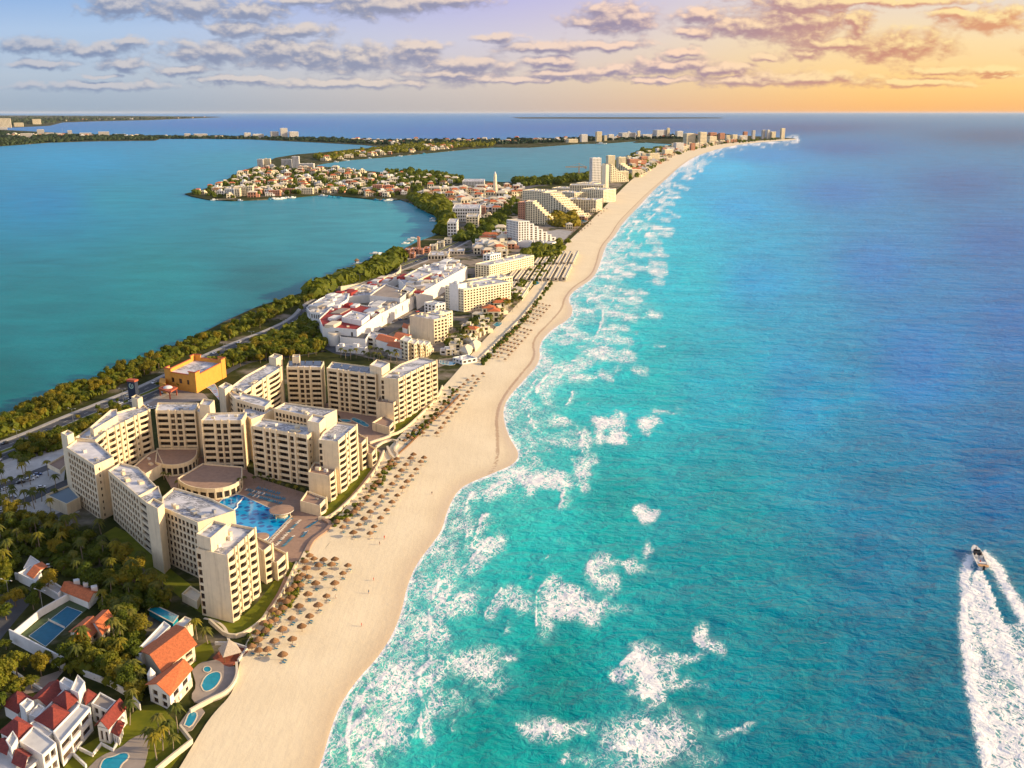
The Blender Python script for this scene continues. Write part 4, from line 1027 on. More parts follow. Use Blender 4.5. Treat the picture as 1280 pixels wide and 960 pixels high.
def stepped(label, front, depth, h, floors, steps, frac, wall=None, name='hotel', kind='w', group=None):
    """hotel whose roof steps down along its front, from left (tall) to right"""
    a = Vector(G(*front[0], ZL)); b = Vector(G(*front[1], ZL)); e = (b - a).normalized(); nrm = Vector((-e.y, e.x)); mb = MB(); L = (b - a).length
    for k in range(steps):
        u0 = 0 if k == 0 else frac + (1 - frac) * (k - 1) / (steps - 1); u1 = frac + (1 - frac) * k / (steps - 1)
        hk = h * (1 - k / steps); fl = max(1, round(floors * (1 - k / steps)))
        p = [tuple(a + e * L * u0), tuple(a + e * L * u1), tuple(a + e * L * u1 + nrm * depth), tuple(a + e * L * u0 + nrm * depth)]
        for i in range(4):
            if i == 3 and k > 0: continue
            facade(mb, p[i], p[(i+1) % 4], ZL, ZL + hk, fl, auto_spec(math.dist(p[i], p[(i+1) % 4]), kind, 4), None, topb=.8)
        inn = parapet_roof(mb, p, ZL + hk, .5, .3); mb.cap(inn, ZL + hk - .5, 2)
    c = cen([tuple(a), tuple(b)]); o = mb.obj(name, [wall or M_CREAM2, M_GLASS, M_WALLP], origin=(c[0], c[1], ZL)); return tag(o, label, 'hotel', group)
GM = 'hotels along the middle of the beach'

# ------------------------------------------------------------------ ochre events hall
def ochre():
    top = ZL + 12; P4 = [G(206,464,top), G(244,470,top), G(281,451,top), G(243,446.5,top)]
    c = cen(P4); o = (c[0], c[1], ZL)
    root = empty('events_hall', o, 'bright ochre hall with rust-trimmed parapets and corner turrets beside the boulevard', 'building')
    mb = MB(); pl = []
    for i in range(4):
        facade(mb, P4[i], P4[(i+1) % 4], ZL - .3, top, 1, [(2, 'z'), (1.2, 'w'), (1.6, 'z'), (1.2, 'w'), (1.6, 'z'), (1.2, 'w'), (2, 'z')] if i == 0 else None, pl, base=4.5, topb=3)
    inn = parapet_roof(mb, P4, top, 2.2, .6)
    for i in range(4):
        a, b, d = Vector(P4[i]), Vector(P4[(i+1) % 4]), Vector(P4[i-1])
        e = (b - a).normalized(); f = (d - a).normalized(); p = a - e * .25 - f * .25
        mb.prism([tuple(p), tuple(p + e * 6), tuple(p + e * 6 + f * .9), tuple(p + e * .9 + f * 6), tuple(p + f * 6)] if False else [tuple(p), tuple(p + e * 6), tuple(p + e * 6 + f * .9), tuple(p + f * .9)], ZL + .02, top + 2.2)
        mb.prism([tuple(p + f * .93), tuple(p + f * .93 + e * .9), tuple(p + e * .9 + f * 6), tuple(p + f * 6)], ZL + .02, top + 2.2)
    mb.obj('wall', [M_OCHRE, M_GLASS], root, origin=o).location = (0, 0, 0)
    rb = MB(); rb.cap(inn, top - 2.2); rb.obj('roof', M_ROOF, root, origin=o).location = (0, 0, 0)
    for nm, me, loc, rz, sc in pl:
        if nm == 'window': place(me, nm, tuple(Vector(loc) - Vector(o)), rz, root, sc)
    tb = MB()
    for i in range(4):
        a, b, d = Vector(P4[i]), Vector(P4[(i+1) % 4]), Vector(P4[i-1]); e = (b - a).normalized(); f = (d - a).normalized(); n_ = -f if abs(e.dot(f)) < .5 else -f
        L = (b - a).length; rz = math.atan2(e.y, e.x)
        m1 = (a + b) / 2; tb.box(m1.x, m1.y, top + .02, L - 12, .9, .35, rz)
        for q in (a + e * 2.9, b - e * 2.9): tb.box(q.x, q.y, top + 2.22, 6.6, 1.2, .4, rz)
    tb.obj('trim', M_OCHTRIM, root, origin=o).location = (0, 0, 0)
    # porch with a pale dome
    q = [G(198,486,ZL+5), G(212,491,ZL+5), G(222,485,ZL+5), G(208,481,ZL+5)]; pc = cen(q); pm = MB(); pm.prism(q, ZL + 4.6, ZL + 5.6, bottom=True)
    for x, y in inset(q, .8): pm.box(x, y, ZL, .7, .7, 4.59)
    po = pm.obj('porch', M_OCHTRIM, root, origin=o); po.location = (0, 0, 0)
    dm = MB()
    for k in range(4):
        a0, a1 = k / 4 * math.pi / 2, (k + 1) / 4 * math.pi / 2
        dm.cone(pc[0], pc[1], ZL + 5.62 + 1.4 * math.sin(a0), ZL + 5.62 + 1.4 * math.sin(a1), 3 * math.cos(a0), max(.0, 3 * math.cos(a1)), 14, capt=False)
    dm.obj('dome', M_WHITE, po, origin=o).location = (0, 0, 0)
    # lower side wing
    s = [G(199,478,ZL+7), G(207,480,ZL+7), G(207,473,ZL+7), G(200,472,ZL+7)]; sm = MB(); sm.prism(s, ZL, ZL + 7); sm.obj('side_wing', M_OCHRE, root, origin=o).location = (0, 0, 0)
ochre()
# sign tower by the road
def sign_tower():
    x, y = G(168, 500, ZL); root = empty('sign_tower', (x, y, ZL), 'black roadside sign tower with a red capped top and pale round emblem', 'sign', rz=-.35)
    mb = MB(); mb.prism([(-3,-1.5),(3,-1.5),(3,1.5),(-3,1.5)], 0, 13, bottom=True); mb.obj('tower_body', M_DARKC, root)
    mb = MB(); mb.prism([(-3.4,-1.9),(3.4,-1.9),(3.4,1.9),(-3.4,1.9)], 13.01, 14.2, bottom=True); mb.obj('cap', M_OCHTRIM, root)
    mb = MB(); n = 18; ring = [(1.9 * math.cos(2*math.pi*k/n), -1.56, 10 + 1.9 * math.sin(2*math.pi*k/n)) for k in range(n)]; rin = [(1.2 * math.cos(2*math.pi*k/n), -1.56, 10 + 1.2 * math.sin(2*math.pi*k/n)) for k in range(n)]
    for k in range(n):
        if k in (3, 4): continue
        mb.quad(ring[k], ring[(k+1) % n], rin[(k+1) % n], rin[k])
    mb.box(.2, -1.6, 9.2, .5, .06, 1.8); mb.obj('emblem', mat('emblem_paint', (.35, .5, .42)), root)
sign_tower()

# ------------------------------------------------------------------ pool and deck
def flat_obj(name, pts, z, m, label, cat, th=.12, group=None, it=0, world=False, mats=None, rim=None, rimm=None):
    if it: pts = smooth_pl(list(pts) + [pts[0]], it)[:-1]
    poly = ccw(pts if world else [G(p[0], p[1], z) for p in pts]); c = cen(poly); o = (c[0], c[1], z)
    if rim:
        root = empty(name, o, label, cat, group)
        mb = MB(); mb.prism(poly, z - th, z); mb.obj('water', m, root, origin=o).location = (0, 0, 0)
        mb = MB(); out = inset(poly, -rim); n = len(poly)
        for i in range(n):
            j = (i + 1) % n
            mb.quad((*out[i], z + .05), (*out[j], z + .05), (*poly[j], z + .05), (*poly[i], z + .05)); mb.quad((*out[i], z - .1), (*out[j], z - .1), (*out[j], z + .05), (*out[i], z + .05))
            mb.quad((*poly[j], z - .03), (*poly[i], z - .03), (*poly[i], z + .05), (*poly[j], z + .05))
        mb.obj('coping', rimm or M_WALLP, root, origin=o).location = (0, 0, 0); return root
    mb = MB(); mb.prism(poly, z - th, z); return tag(mb.obj(name, m, origin=o), label, cat, group)
ZP = ZL + .16
pool = flat_obj('swimming_pool', [(283,620),(293,617.5),(303,619.5),(337,635),(364,645),(331,679),(322,675),(290,655),(268,640),(272,630)], ZP, M_POOL, 'large blue pool with wavy dark tile pattern in the resort courtyard', 'pool', rim=.5)
mb = MB()
pr_ = [G(x, y, ZP + .2) for x, y in smooth_pl([(304,621.5),(300,627),(296,630),(297,634),(292,637),(289,644),(290,652)], 1)]
for a, b in zip(pr_[:-1], pr_[1:]): mb.tube((*a, ZP + .1), (*b, ZP + .1), .35, .35, 5)
po_ = mb.obj('pool_divider', M_WHITE, pool); po_.location = -Vector(pool.location)
flat_obj('swimming_pool', [(442,522),(447,523.5),(455,527),(462,532),(458,534),(448,529),(438,524)], ZP, M_POOL2, 'narrow curved blue pool on the terrace of the second resort', 'pool', it=1, rim=.4)
flat_obj('swimming_pool', [(424,524),(436,524),(440,527),(430,528)], ZP, M_POOL2, 'small turquoise pool tucked behind the pool sea tower', 'pool', it=1, rim=.4)
flat_obj('swimming_pool', [(255,468+15),(262,486),(274,500),(272,486),(268,480)], ZP, M_POOL, 'deep blue pool between the ochre hall and the second resort', 'pool', rim=.4)
def disc_canopy(px, py, r, label):
    x, y = G(px, py, ZL + 3.6); root = empty('pool_bar_canopy', (x, y, ZL), label, 'canopy', 'round canopies at the pool edge')
    mb = MB(); mb.cone(0, 0, 3.0, 3.5, r * .97, r, 32, capt=False); mb.cone(0, 0, 3.5, 4.0, r, .02, 32); mb.ngon([(r*.97*math.cos(-2*math.pi*k/32), r*.97*math.sin(-2*math.pi*k/32), 3.0) for k in range(32)])
    mb.obj('roof', M_TERR, root)
    mb = MB(); mb.cone(0, 0, 2.95, 3.45, r * 1.0, r * 1.03, 32, capt=False); mb.obj('roof_rim', M_WHITE, root)
    for k in range(6):
        a = k * math.pi / 3; mb = MB(); mb.tube((r*.7*math.cos(a), r*.7*math.sin(a), 0), (r*.7*math.cos(a), r*.7*math.sin(a), 3.0), .2, .2); mb.obj('post', M_WALL, root)
    mb = MB(); mb.cone(0, 0, 0, 1.1, r*.5, r*.5, 20); mb.obj('bar_counter', M_WALLP, root)
disc_canopy(352, 636.5, 5.6, 'large flat round canopy over the right corner of the big pool')
disc_canopy(325, 670, 3.9, 'smaller round canopy half hidden behind the nearest tower')

# walls: traced low walls with thickness
def wall(label, pl, h, th, m, cat='wall', name='garden_wall', group=None, zb=ZL, cl=False, curve=0):
    if curve: pl = smooth_pl(pl, curve)
    c = [Vector(G(p[0], p[1], zb)) for p in pl]
    if cl: c = c + [c[0]]
    o = (c[0].x, c[0].y, zb); mb = MB()
    L, R = [], []
    for i, p in enumerate(c):
        d = ((c[i+1] - p) if i + 1 < len(c) else (p - c[i-1])).normalized() if i == 0 or i + 1 == len(c) else ((c[i+1] - p).normalized() + (p - c[i-1]).normalized()).normalized()
        n = Vector((-d.y, d.x)) * th / 2; L.append(p + n); R.append(p - n)
    for i in range(len(c) - 1):
        a, b, e, f = R[i], R[i+1], L[i+1], L[i]; z0, z1 = zb - .3, zb + h
        mb.quad((*a, z0), (*b, z0), (*b, z1), (*a, z1)); mb.quad((*e, z0), (*f, z0), (*f, z1), (*e, z1)); mb.quad((*a, z1), (*b, z1), (*e, z1), (*f, z1))
    mb.quad((*L[0], zb), (*R[0], zb), (*R[0], zb + h), (*L[0], zb + h)); mb.quad((*R[-1], zb), (*L[-1], zb), (*L[-1], zb + h), (*R[-1], zb + h))
    return tag(mb.obj(name, m, origin=o), label, cat, group)
wall('cream retaining wall curving along the near lawn beside the beach', [(262,778),(290,803),(326,782),(352,748),(371,706)], 1.6, .8, M_WALL, curve=2)
wall('cream retaining wall curving along the lawn of the pool sea tower', [(398,650),(412,650),(443,623),(470,590),(480,566)], 1.6, .8, M_WALL, curve=2)
wall('cream retaining wall curving along the lawn of the second sea wing', [(486,546),(503,541),(528,518),(547,499),(553,484)], 1.6, .8, M_WALL, curve=2)
wall('grey path edge inside the near lawn', [(335,764),(348,745),(358,722)], .5, 1.4, M_TERR, curve=1)
wall('grey path edge inside the lawn of the pool sea tower', [(420,640),(445,616),(468,585)], .5, 1.4, M_TERR, curve=1)
wall('brown curved kerb between the pool deck and the sand', [(384,690),(386,684),(392,675),(410,663),(414,655),(404,650)], .9, 1.8, M_TERR, curve=2)
wall('pale promenade wall above the umbrellas of the middle beach', [(598,450),(625,424),(650,399),(672,372),(690,345)], .9, 1.2, M_WALLP)
wall('white curved path across the garden lawn', [(255,773),(270,776),(282,785),(286,800)], .15, 1.0, M_WALLP, curve=2)
wall('zigzag cream planter terraces above the beach steps', [(470,560),(480,553),(494,551),(498,556),(492,563),(498,570),(494,576),(488,569),(484,560)], 1.3, 1.2, M_WALLP, curve=1)
wall('cream planter terrace left of the bridge between the resorts', [(462,555),(470,552),(480,549),(488,546)], 1.3, 1.2, M_WALLP)
wall('thin dark rail fence along the umbrella rows of the second resort', [(497,569),(512,556),(535,532),(556,514),(575,494)], 1.0, .4, M_WOOD, name='rail_fence', cat='fence', curve=1)
wall('long pale curved screen wall behind the mall', [(426,365),(464,358.5),(489,350.5),(500,345),(501,337)], 6, 1.0, M_WALLP, curve=2)
wall('white wall on the near side of the tennis court', [(14,802),(55,824),(82,838)], 5, .5, M_WHITE)
wall('white wall on the road side of the tennis court', [(14,802),(52,770),(87,750)], 3, .5, M_WHITE)
wall('white wall at the far end of the tennis court', [(88,749),(113,760)], 2.5, .5, M_WHITE)
wall('long white boundary wall behind the white villa', [(105,845),(138,858),(162,872),(176,888)], 2.4, .4, M_WHITE)
wall('pale curb wall of the villa lane', [(0,828),(30,850),(60,868)], 1.0, .6, M_WHITE)
wall('beach wall below the white villa lawn', [(196,966),(215,950),(240,930),(226,912)], 1.8, .7, M_WALLP)
wall('white stepped lawn wall in the white villa garden', [(100,938),(116,946),(127,932),(142,940),(148,928)], 1.2, .5, M_WHITE)
wall('second stepped lawn wall near the white villa pool', [(92,945),(108,960)], 1.2, .5, M_WHITE)
wall('curved white rim wall below the round villa terrace', [(238,892),(262,878),(285,868),(297,850),(296,832)], 1.6, .8, M_WALLP, curve=2)
wall('grey wall behind the tennis court drive', [(20,724),(45,735),(75,752)], 3, .6, M_GREYW)

# ------------------------------------------------------------------ villas
def W(p, z): return G(p[0], p[1], z)
class House:
    def __init__(s, name, label, px, cat='house', group=None):
        x, y = G(px[0], px[1], ZL); s.o = (x, y, ZL); s.root = empty(name, s.o, label, cat, group)
    def add(s, mb, name, m, parent=None):
        o = mb.obj(name, m, parent or s.root, origin=s.o); o.location = (0, 0, 0); return o
    def body(s, pts, top, spec=None, floors=1, m=None, zb=ZL, par=True, roof=None, nm='wall', base=0.2):
        poly = ccw([W(p, top) for p in pts]); raw = [W(p, top) for p in pts]; rev = area(raw) < 0
        mb = MB(); pl = []
        for i in range(len(raw)):
            a, b = raw[i], raw[(i+1) % len(raw)]
            if rev: a, b = b, a
            facade(mb, a, b, zb - .3, top, floors, (spec or {}).get(i), pl, base=base, topb=.6, fins=False)
        if par:
            inn = parapet_roof(mb, poly, top, .5, .3); rb = MB(); rb.cap(inn, top - .5); s.add(rb, 'roof', roof or M_GREYW)
        w = s.add(mb, nm, [m or M_WHITE, M_GLASS])
        for n_, me, loc, rz, sc in pl: place(me, n_, tuple(Vector(loc) - Vector(s.o)), rz, s.root, sc)
        return poly
    def hip(s, pts, z, rise, m, over=.5):
        q = ccw([W(p, z) for p in pts]); q = [Vector(p) for p in inset(q, -over)]
        l0, l1 = (q[1]-q[0]).length, (q[2]-q[1]).length
        if l0 < l1: q = q[1:] + q[:1]; l0, l1 = l1, l0
        m0, m1 = (q[0]+q[3])/2, (q[1]+q[2])/2; e = (m1-m0); k = min(.5, l1/2/l0); r0, r1 = m0 + e*k, m1 - e*k
        Z, T = z + .05, z + rise; f = lambda p, h: (p.x, p.y, h); mb = MB()
        if (r1 - r0).length < .3:
            ap = (r0+r1)/2
            for i in range(4): mb.tri(f(q[i], Z), f(q[(i+1) % 4], Z), f(ap, T))
        else:
            mb.quad(f(q[0],Z), f(q[1],Z), f(r1,T), f(r0,T)); mb.tri(f(q[1],Z), f(q[2],Z), f(r1,T)); mb.quad(f(q[2],Z), f(q[3],Z), f(r0,T), f(r1,T)); mb.tri(f(q[3],Z), f(q[0],Z), f(r0,T))
        for i in range(4):
            a, b = q[i], q[(i+1) % 4]; mb.quad(f(a, Z-.25), f(b, Z-.25), f(b, Z), f(a, Z))
        mb.ngon([f(p, Z-.25) for p in q[::-1]]); return s.add(mb, 'roof', m)
    def gable(s, pts, z, rise, m, over=.5, wallm=None):
        """ridge runs parallel to edge 0-1"""
        raw = [W(p, z) for p in pts]; q = raw if area(raw) > 0 else [raw[1], raw[0], raw[3], raw[2]]
        q = [Vector(p) for p in inset(q, -over)]; m0, m1 = (q[0]+q[3])/2, (q[1]+q[2])/2
        Z, T = z + .02, z + rise; f = lambda p, h: (p.x, p.y, h); mb = MB(); t = .25
        mb.quad(f(q[0],Z+t), f(q[1],Z+t), f(m1,T+t), f(m0,T+t)); mb.quad(f(q[2],Z+t), f(q[3],Z+t), f(m0,T+t), f(m1,T+t))
        mb.quad(f(q[1],Z), f(q[0],Z), f(m0,T), f(m1,T)); mb.quad(f(q[3],Z), f(q[2],Z), f(m1,T), f(m0,T))
        mb.quad(f(q[0],Z), f(q[1],Z), f(q[1],Z+t), f(q[0],Z+t)); mb.quad(f(q[2],Z), f(q[3],Z), f(q[3],Z+t), f(q[2],Z+t))
        for a, b, c in ((q[0], m0, q[3]), (q[2], m1, q[1])):
            mb.quad(f(a,Z), f(a,Z+t), f(b,T+t), f(b,T)); mb.quad(f(b,T), f(b,T+t), f(c,Z+t), f(c,Z))
        r = s.add(mb, 'roof', m)
        gw = MB(); qi = [Vector(p) for p in inset([tuple(p) for p in q], over + .05)]; n0, n1 = (qi[0]+qi[3])/2, (qi[1]+qi[2])/2
        gw.tri(f(qi[3],Z-.05), f(qi[0],Z-.05), f(n0,T-.12)); gw.tri(f(qi[1],Z-.05), f(qi[2],Z-.05), f(n1,T-.12)); s.add(gw, 'gable_wall', wallm or M_WHITE)
        return r
WS = [(.6, 'z'), (2.2, 's'), (.5, 'z'), (2.2, 's'), (.6, 'z')]
W1 = [(.8, 'z'), (1.4, 'w'), (.9, 'z'), (1.4, 'w'), (.8, 'z')]
# big white villa, bottom left
v = House('white_villa', 'large white flat-roofed villa with dark red pyramid roofs in the bottom left corner', (70, 930))
v.body([(75,928),(113,884),(100,879),(66,914)], ZL + 8.2, {0: [(.3,'z'),(3,'s'),(.3,'z'),(3,'s'),(.3,'z'),(3,'s'),(.3,'z')]}, 2)
v.body([(53,944),(70,928),(42,907),(24,926)], ZL + 8.6, {0: WS}, 2)
v.body([(66,914),(100,879),(81,860),(42,900)], ZL + 7.2, {}, 2)
v.body([(36,905),(44,899),(66,914.5),(56,925)], ZL + 7.6, {}, 2)
v.body([(114,879),(134,888),(145,876),(125,865)], ZL + 6.4, {0: W1}, 2, roof=M_PAVE)
v.body([(122,908),(136,911.5),(157,886),(143,881)], ZL + 5.2, {0: W1}, 1, par=False); v.gable([(121,907),(135,911),(157,885),(143,881)][1:3] + [(143,881),(121,907)], ZL + 5.2, 2.4, M_DTILE)
v.body([(141,915),(148,919),(153,905),(146,901)], ZL + 3.6, {0: W1}, 1, par=False); v.hip([(141,914),(148,918),(154,904),(146,900)], ZL + 3.6, 1.5, M_DTILE)
v.hip([(67,910),(87,892),(67,881),(45,899)], ZL + 7.7, 3.2, M_DTILE); v.hip([(84,886),(98,872),(82,864),(67,875)], ZL + 7.5, 2.8, M_DTILE)
v.hip([(23,925),(41,909),(21,897),(1,914)], ZL + 7.6, 3.0, M_DTILE); v.body([(23,926),(41,910),(21,898),(1,915)], ZL + 7.4, {}, 2, par=False)
v.gable([(59,882),(81,860),(62,855),(40,875)], ZL + 5.5, 1.8, M_DTILE); v.body([(59,882),(81,860),(62,855),(40,875)], ZL + 5.5, {}, 1, par=False)
v.body([(88,862),(98,866),(106,852),(97,843)], ZL + 10, {}, 2); v.body([(74,852),(88,860),(92,852),(80,846)], ZL + 8.8, {}, 2)
v.hip([(108,879),(120,869),(110,863),(105,868)], ZL + 6.0, 1.6, M_DTILE); v.body([(108,879),(120,869),(110,863),(105,868)], ZL + 5.9, {}, 1, par=False)
v.hip([(5,880),(22,890),(39,873),(22,863)], ZL + 4.4, 2.4, M_DTILE); v.body([(5,880),(22,890),(39,873),(22,863)], ZL + 4.3, {}, 1, par=False)
v.body([(-20,950),(20,975),(50,948),(22,928),(4,935)], ZL + 6.2, {1: WS}, 2); v.body([(7,925),(14,935),(22,922),(16,913)], ZL + 10, {}, 2)
v.gable([(17,953),(30,960),(38,945),(27,938)], ZL + 6.6, 1.8, M_DTILE); v.gable([(0,938),(8,942),(15,930),(7,925)], ZL + 7.6, 1.8, M_DTILE)
v.body([(24,880),(32,887),(42,876),(34,872)], ZL + 7.8, {}, 2); v.body([(36,893),(46,897),(56,884),(48,879)], ZL + 6.6, {}, 2)
# orange villa
v = House('orange_roof_villa', 'white villa under a very large orange tiled roof beside the beach', (215, 820))
v.body([(203,838),(243,806),(219,784),(178,814)], ZL + 6.2, {0: [(.6,'z'),(1.6,'s'),(.6,'z'),(1.6,'s'),(.6,'z'),(1.6,'s'),(.6,'z')]}, 2, par=False, m=M_WALLP); v.gable([(203,838),(243,806),(219,784),(178,814)], ZL + 6.2, 2.6, M_TILE, .8, M_WALLP)
v.body([(168,815),(176,818),(213,782),(205,776)], ZL + 6.6, {}, 2); v.body([(218,781),(225,788),(240,774),(231,770)], ZL + 6.5, {0: W1}, 2, m=M_WALLP)
v = House('orange_roof_villa', 'smaller white villa with orange hipped roof and balcony above the kidney pool', (215, 855))
v.body([(212,868),(238,838),(221,829),(186,856)], ZL + 6.0, {0: W1, 3: W1}, 2, par=False, m=M_WHITE); v.gable([(212,869),(239,837),(221,829),(184,856)], ZL + 6.0, 2.4, M_TILE)
v.body([(219,872),(240,848),(236,844),(214,868)], ZL + 2.9, {0: W1}, 1, m=M_WALLP)
mb = MB(); x, y = W((189, 842), ZL + 7); mb.cone(x, y, ZL, ZL + 7, 1.3, 1.3, 12); mb.cone(x, y, ZL + 7.01, ZL + 9.4, 1.35, 0, 12); v.add(mb, 'turret', M_WHITE)
# tennis villa
v = House('tennis_villa', 'cream villa with two orange gable roofs at the corner of the tennis court', (118, 800))
v.body([(104,804),(124,785),(108,774),(88,790)], ZL + 5.2, {0: W1}, 2, par=False, m=M_WALLP); v.gable([(104,804),(125,785),(109,773),(88,790)], ZL + 5.2, 2.4, M_TILE)
v.body([(128,792),(143,778),(128,766),(113,779)], ZL + 6.2, {0: W1}, 2, par=False, m=M_WALLP); v.gable([(128,792),(143,777),(128,765),(113,779)], ZL + 6.2, 2.4, M_TILE)
v = House('long_house', 'long low house with dark orange roof and two white roof hatches behind the tennis court', (98, 740))
v.body([(78,738),(110,752),(122,741),(88,729)], ZL + 3.2, {}, 1, par=False); v.gable([(77,738),(111,752),(122,741),(87,728)], ZL + 3.2, 1.8, M_TILE)
mb = MB()
for p in ((108,732),(118,737),(96,729)): x, y = W(p, ZL + 4); mb.box(x, y, ZL + 3.6, 2.2, 2.2, 1.9, .5)
v.add(mb, 'roof_hatch', M_WHITE)
v = House('white_house', 'white L-shaped house with a small red roof at the left edge behind the trees', (45, 715))
v.body([(22,716),(45,727),(52,716),(38,706),(30,712)], ZL + 4, {}, 1); v.body([(29,710),(40,714),(50,702),(38,694)], ZL + 3.6, {}, 1); v.gable([(35,718),(42,722),(58,709),(52,704)], ZL + 3.6, 1.2, M_TILE)
v.body([(45,727),(72,742),(80,735),(56,720)], ZL + 3.4, {}, 1, roof=M_CONC)
# tennis court
ct = flat_obj('tennis_court', [(22,795),(87,748),(112,758),(54,812)], ZL + .1, M_COURTG, 'walled tennis court with blue playing surface and green surround', 'tennis court', rim=None)
q = [(36,795),(84,758),(103,765),(57,808)]
mb = MB(); mb.prism([G(*p, ZL + .105) for p in q], ZL + .08, ZL + .106); o_ = mb.obj('playing_surface', M_COURTB, ct); o_.location = -Vector(ct.location)
mb = MB(); qq = [Vector((*G(*p, ZL + .115), ZL + .115)) for p in q]
for a, b in ((0,1),(1,2),(2,3),(3,0)):
    d = (qq[b]-qq[a]).normalized(); n = Vector((-d.y, d.x, 0)) * .08; mb.quad(tuple(qq[a]-n), tuple(qq[b]-n), tuple(qq[b]+n), tuple(qq[a]+n))
o_ = mb.obj('court_lines', M_WHITE, ct); o_.location = -Vector(ct.location)
m0, m1 = (qq[0]+qq[1])/2, (qq[2]+qq[3])/2; mb = MB(); mb.tube(m0, m0 + Vector((0,0,1.1)), .06, .06); mb.tube(m1, m1 + Vector((0,0,1.1)), .06, .06); mb.quad(tuple(m0), tuple(m1), tuple(m1 + Vector((0,0,1))), tuple(m0 + Vector((0,0,1))))
o_ = mb.obj('net', M_GREYW, ct); o_.location = -Vector(ct.location)
# villa pools and terraces
flat_obj('round_terrace', [(240,838),(250,828),(262,826),(272,824),(283,834),(296,832),(297,850),(290,864),(270,876),(245,880),(238,870),(246,858)], ZL + .35, M_PAVE, 'pale rounded terrace around the kidney pool above the beach', 'terrace', .5, it=1)
flat_obj('swimming_pool', [(252,857),(256,846),(266,840),(275,840),(276,848),(268,860),(256,865)], ZL + .42, M_POOL2, 'bright turquoise kidney-shaped pool on the round villa terrace', 'pool', .3, it=2, rim=.4)
flat_obj('jacuzzi', arc(259, 836.5, 4.5, 3.5, 0, 330, 11), ZL + .42, M_POOL2, 'small round plunge pool beside the kidney pool', 'pool', .3, rim=.3)
flat_obj('lower_terrace', [(224,905),(236,888),(250,882),(256,890),(240,912),(232,915)], ZL + .3, M_PAVE, 'small terrace of the villa pool just above the beach', 'terrace', .5)
flat_obj('swimming_pool', [(231,906),(237,890),(245,890),(246,896),(238,909)], ZL + .36, M_POOL2, 'small turquoise plunge pool below the orange villa', 'pool', .3, it=1, rim=.4)
flat_obj('villa_terrace', [(110,960),(125,945),(150,935),(165,922),(185,915),(186,935),(180,960),(170,990),(120,1000)], ZL + .2, M_PAVE, 'pale free-form terrace beside the white villa pool', 'terrace', .4, it=1)
flat_obj('swimming_pool', [(126,958),(130,948),(142,946),(152,941),(160,942),(160,948),(150,956),(148,968),(130,975)], ZL + .28, M_POOL2, 'blue free-form pool of the white villa at the bottom edge', 'pool', .3, it=2, rim=.4)
flat_obj('swimming_pool', [(133,826),(140,812),(145,815),(138,830)], ZL + .2, M_POOL2, 'narrow green pool hidden among trees below the tennis villa', 'pool', .3, rim=.3)
flat_obj('swimming_pool', [(186,762),(192,756),(222,770),(216,778)], ZL + 2.6, M_POOL2, 'dark teal covered pool beside the orange villa roof', 'pool', 2.6, rim=.4)
block('garden_shed', 'low cream service block with a teal tank at the foot of the nearest tower', 'building', None, [(227,742),(246,752),(252,741),(238,732)], ZL + 3.4, {}, 1, nunits=0, parts=False, roofm=M_WALLP)
# gazebo
def gazebo():
    z = ZL; c = G(288, 822, z); root = empty('gazebo', (c[0], c[1], z), 'square gazebo with a tall pale pyramid roof on a red deck above the beach', 'gazebo', rz=.55)
    q = [(-3.2,-3.2),(3.2,-3.2),(3.2,3.2),(-3.2,3.2)]; mb = MB(); n = len(q)
    for i in range(4):
        a, b = q[i], q[(i+1) % 4]; mb.tri((*a, 2.9), (*b, 2.9), (0, 0, 7.2)); mb.quad((*a, 2.7), (*b, 2.7), (*b, 2.9), (*a, 2.9))
    mb.ngon([(*p, 2.7) for p in q[::-1]]); mb.obj('roof', mat('grey_thatch', (.40, .34, .28), .95, .1, (2, .2)), root)
    for x, y in ((-2.6,-2.6),(2.6,-2.6),(2.6,2.6),(-2.6,2.6)): mb = MB(); mb.tube((x, y, 0), (x, y, 2.7), .15, .15); mb.obj('post', M_WOOD, root)
gazebo()
flat_obj('gazebo_deck', [(266,822),(274,814),(288,808),(302,806),(310,814),(298,826),(286,835),(276,834)], ZL + .3, M_BRICKD, 'dark red deck under the gazebo', 'deck', .5)
wall('low pale wall around the gazebo deck', [(269,806),(290,806),(309,812),(298,828)], 1.2, .6, M_GREYW)

# ------------------------------------------------------------------ mall and middle hotels
M_RROOF = mat('red_roof_membrane', (.28, .035, .03), .8, .2, (.3, .15))
def clutter(root, pts, z, n, seed):
    r = random.Random(seed); poly = [G(p[0], p[1], z) for p in pts]; inn = ccw(inset(poly, 3)); xs = [p[0] for p in inn]; ys = [p[1] for p in inn]; k = 0; o = Vector(root.location)
    a = Vector(G(448, 410, z)); b = Vector(G(519, 370, z)); rot = math.atan2(b.y - a.y, b.x - a.x)
    for _ in range(n * 12):
        if k >= n: break
        x, y = r.uniform(min(xs), max(xs)), r.uniform(min(ys), max(ys)); ins = False
        for i in range(len(inn)):
            (x0, y0), (x1, y1) = inn[i], inn[(i+1) % len(inn)]
            if (y0 > y) != (y1 > y) and x < (x1-x0) * (y-y0) / (y1-y0) + x0: ins = not ins
        if not ins: continue
        k += 1; mb = MB(); s = r.uniform(2, 9); mb.box(x, y, z, s * r.uniform(1, 2.6), s, r.uniform(.6, 3.2), rot); nm = 'rooftop_unit' if s < 5 else 'raised_roof'
        ob = mb.obj(nm, r.choice([M_WHITE, M_GREYW, M_METAL, M_WALLP, M_PAVE, M_WHITE, M_RROOF]), root); ob.location = -o
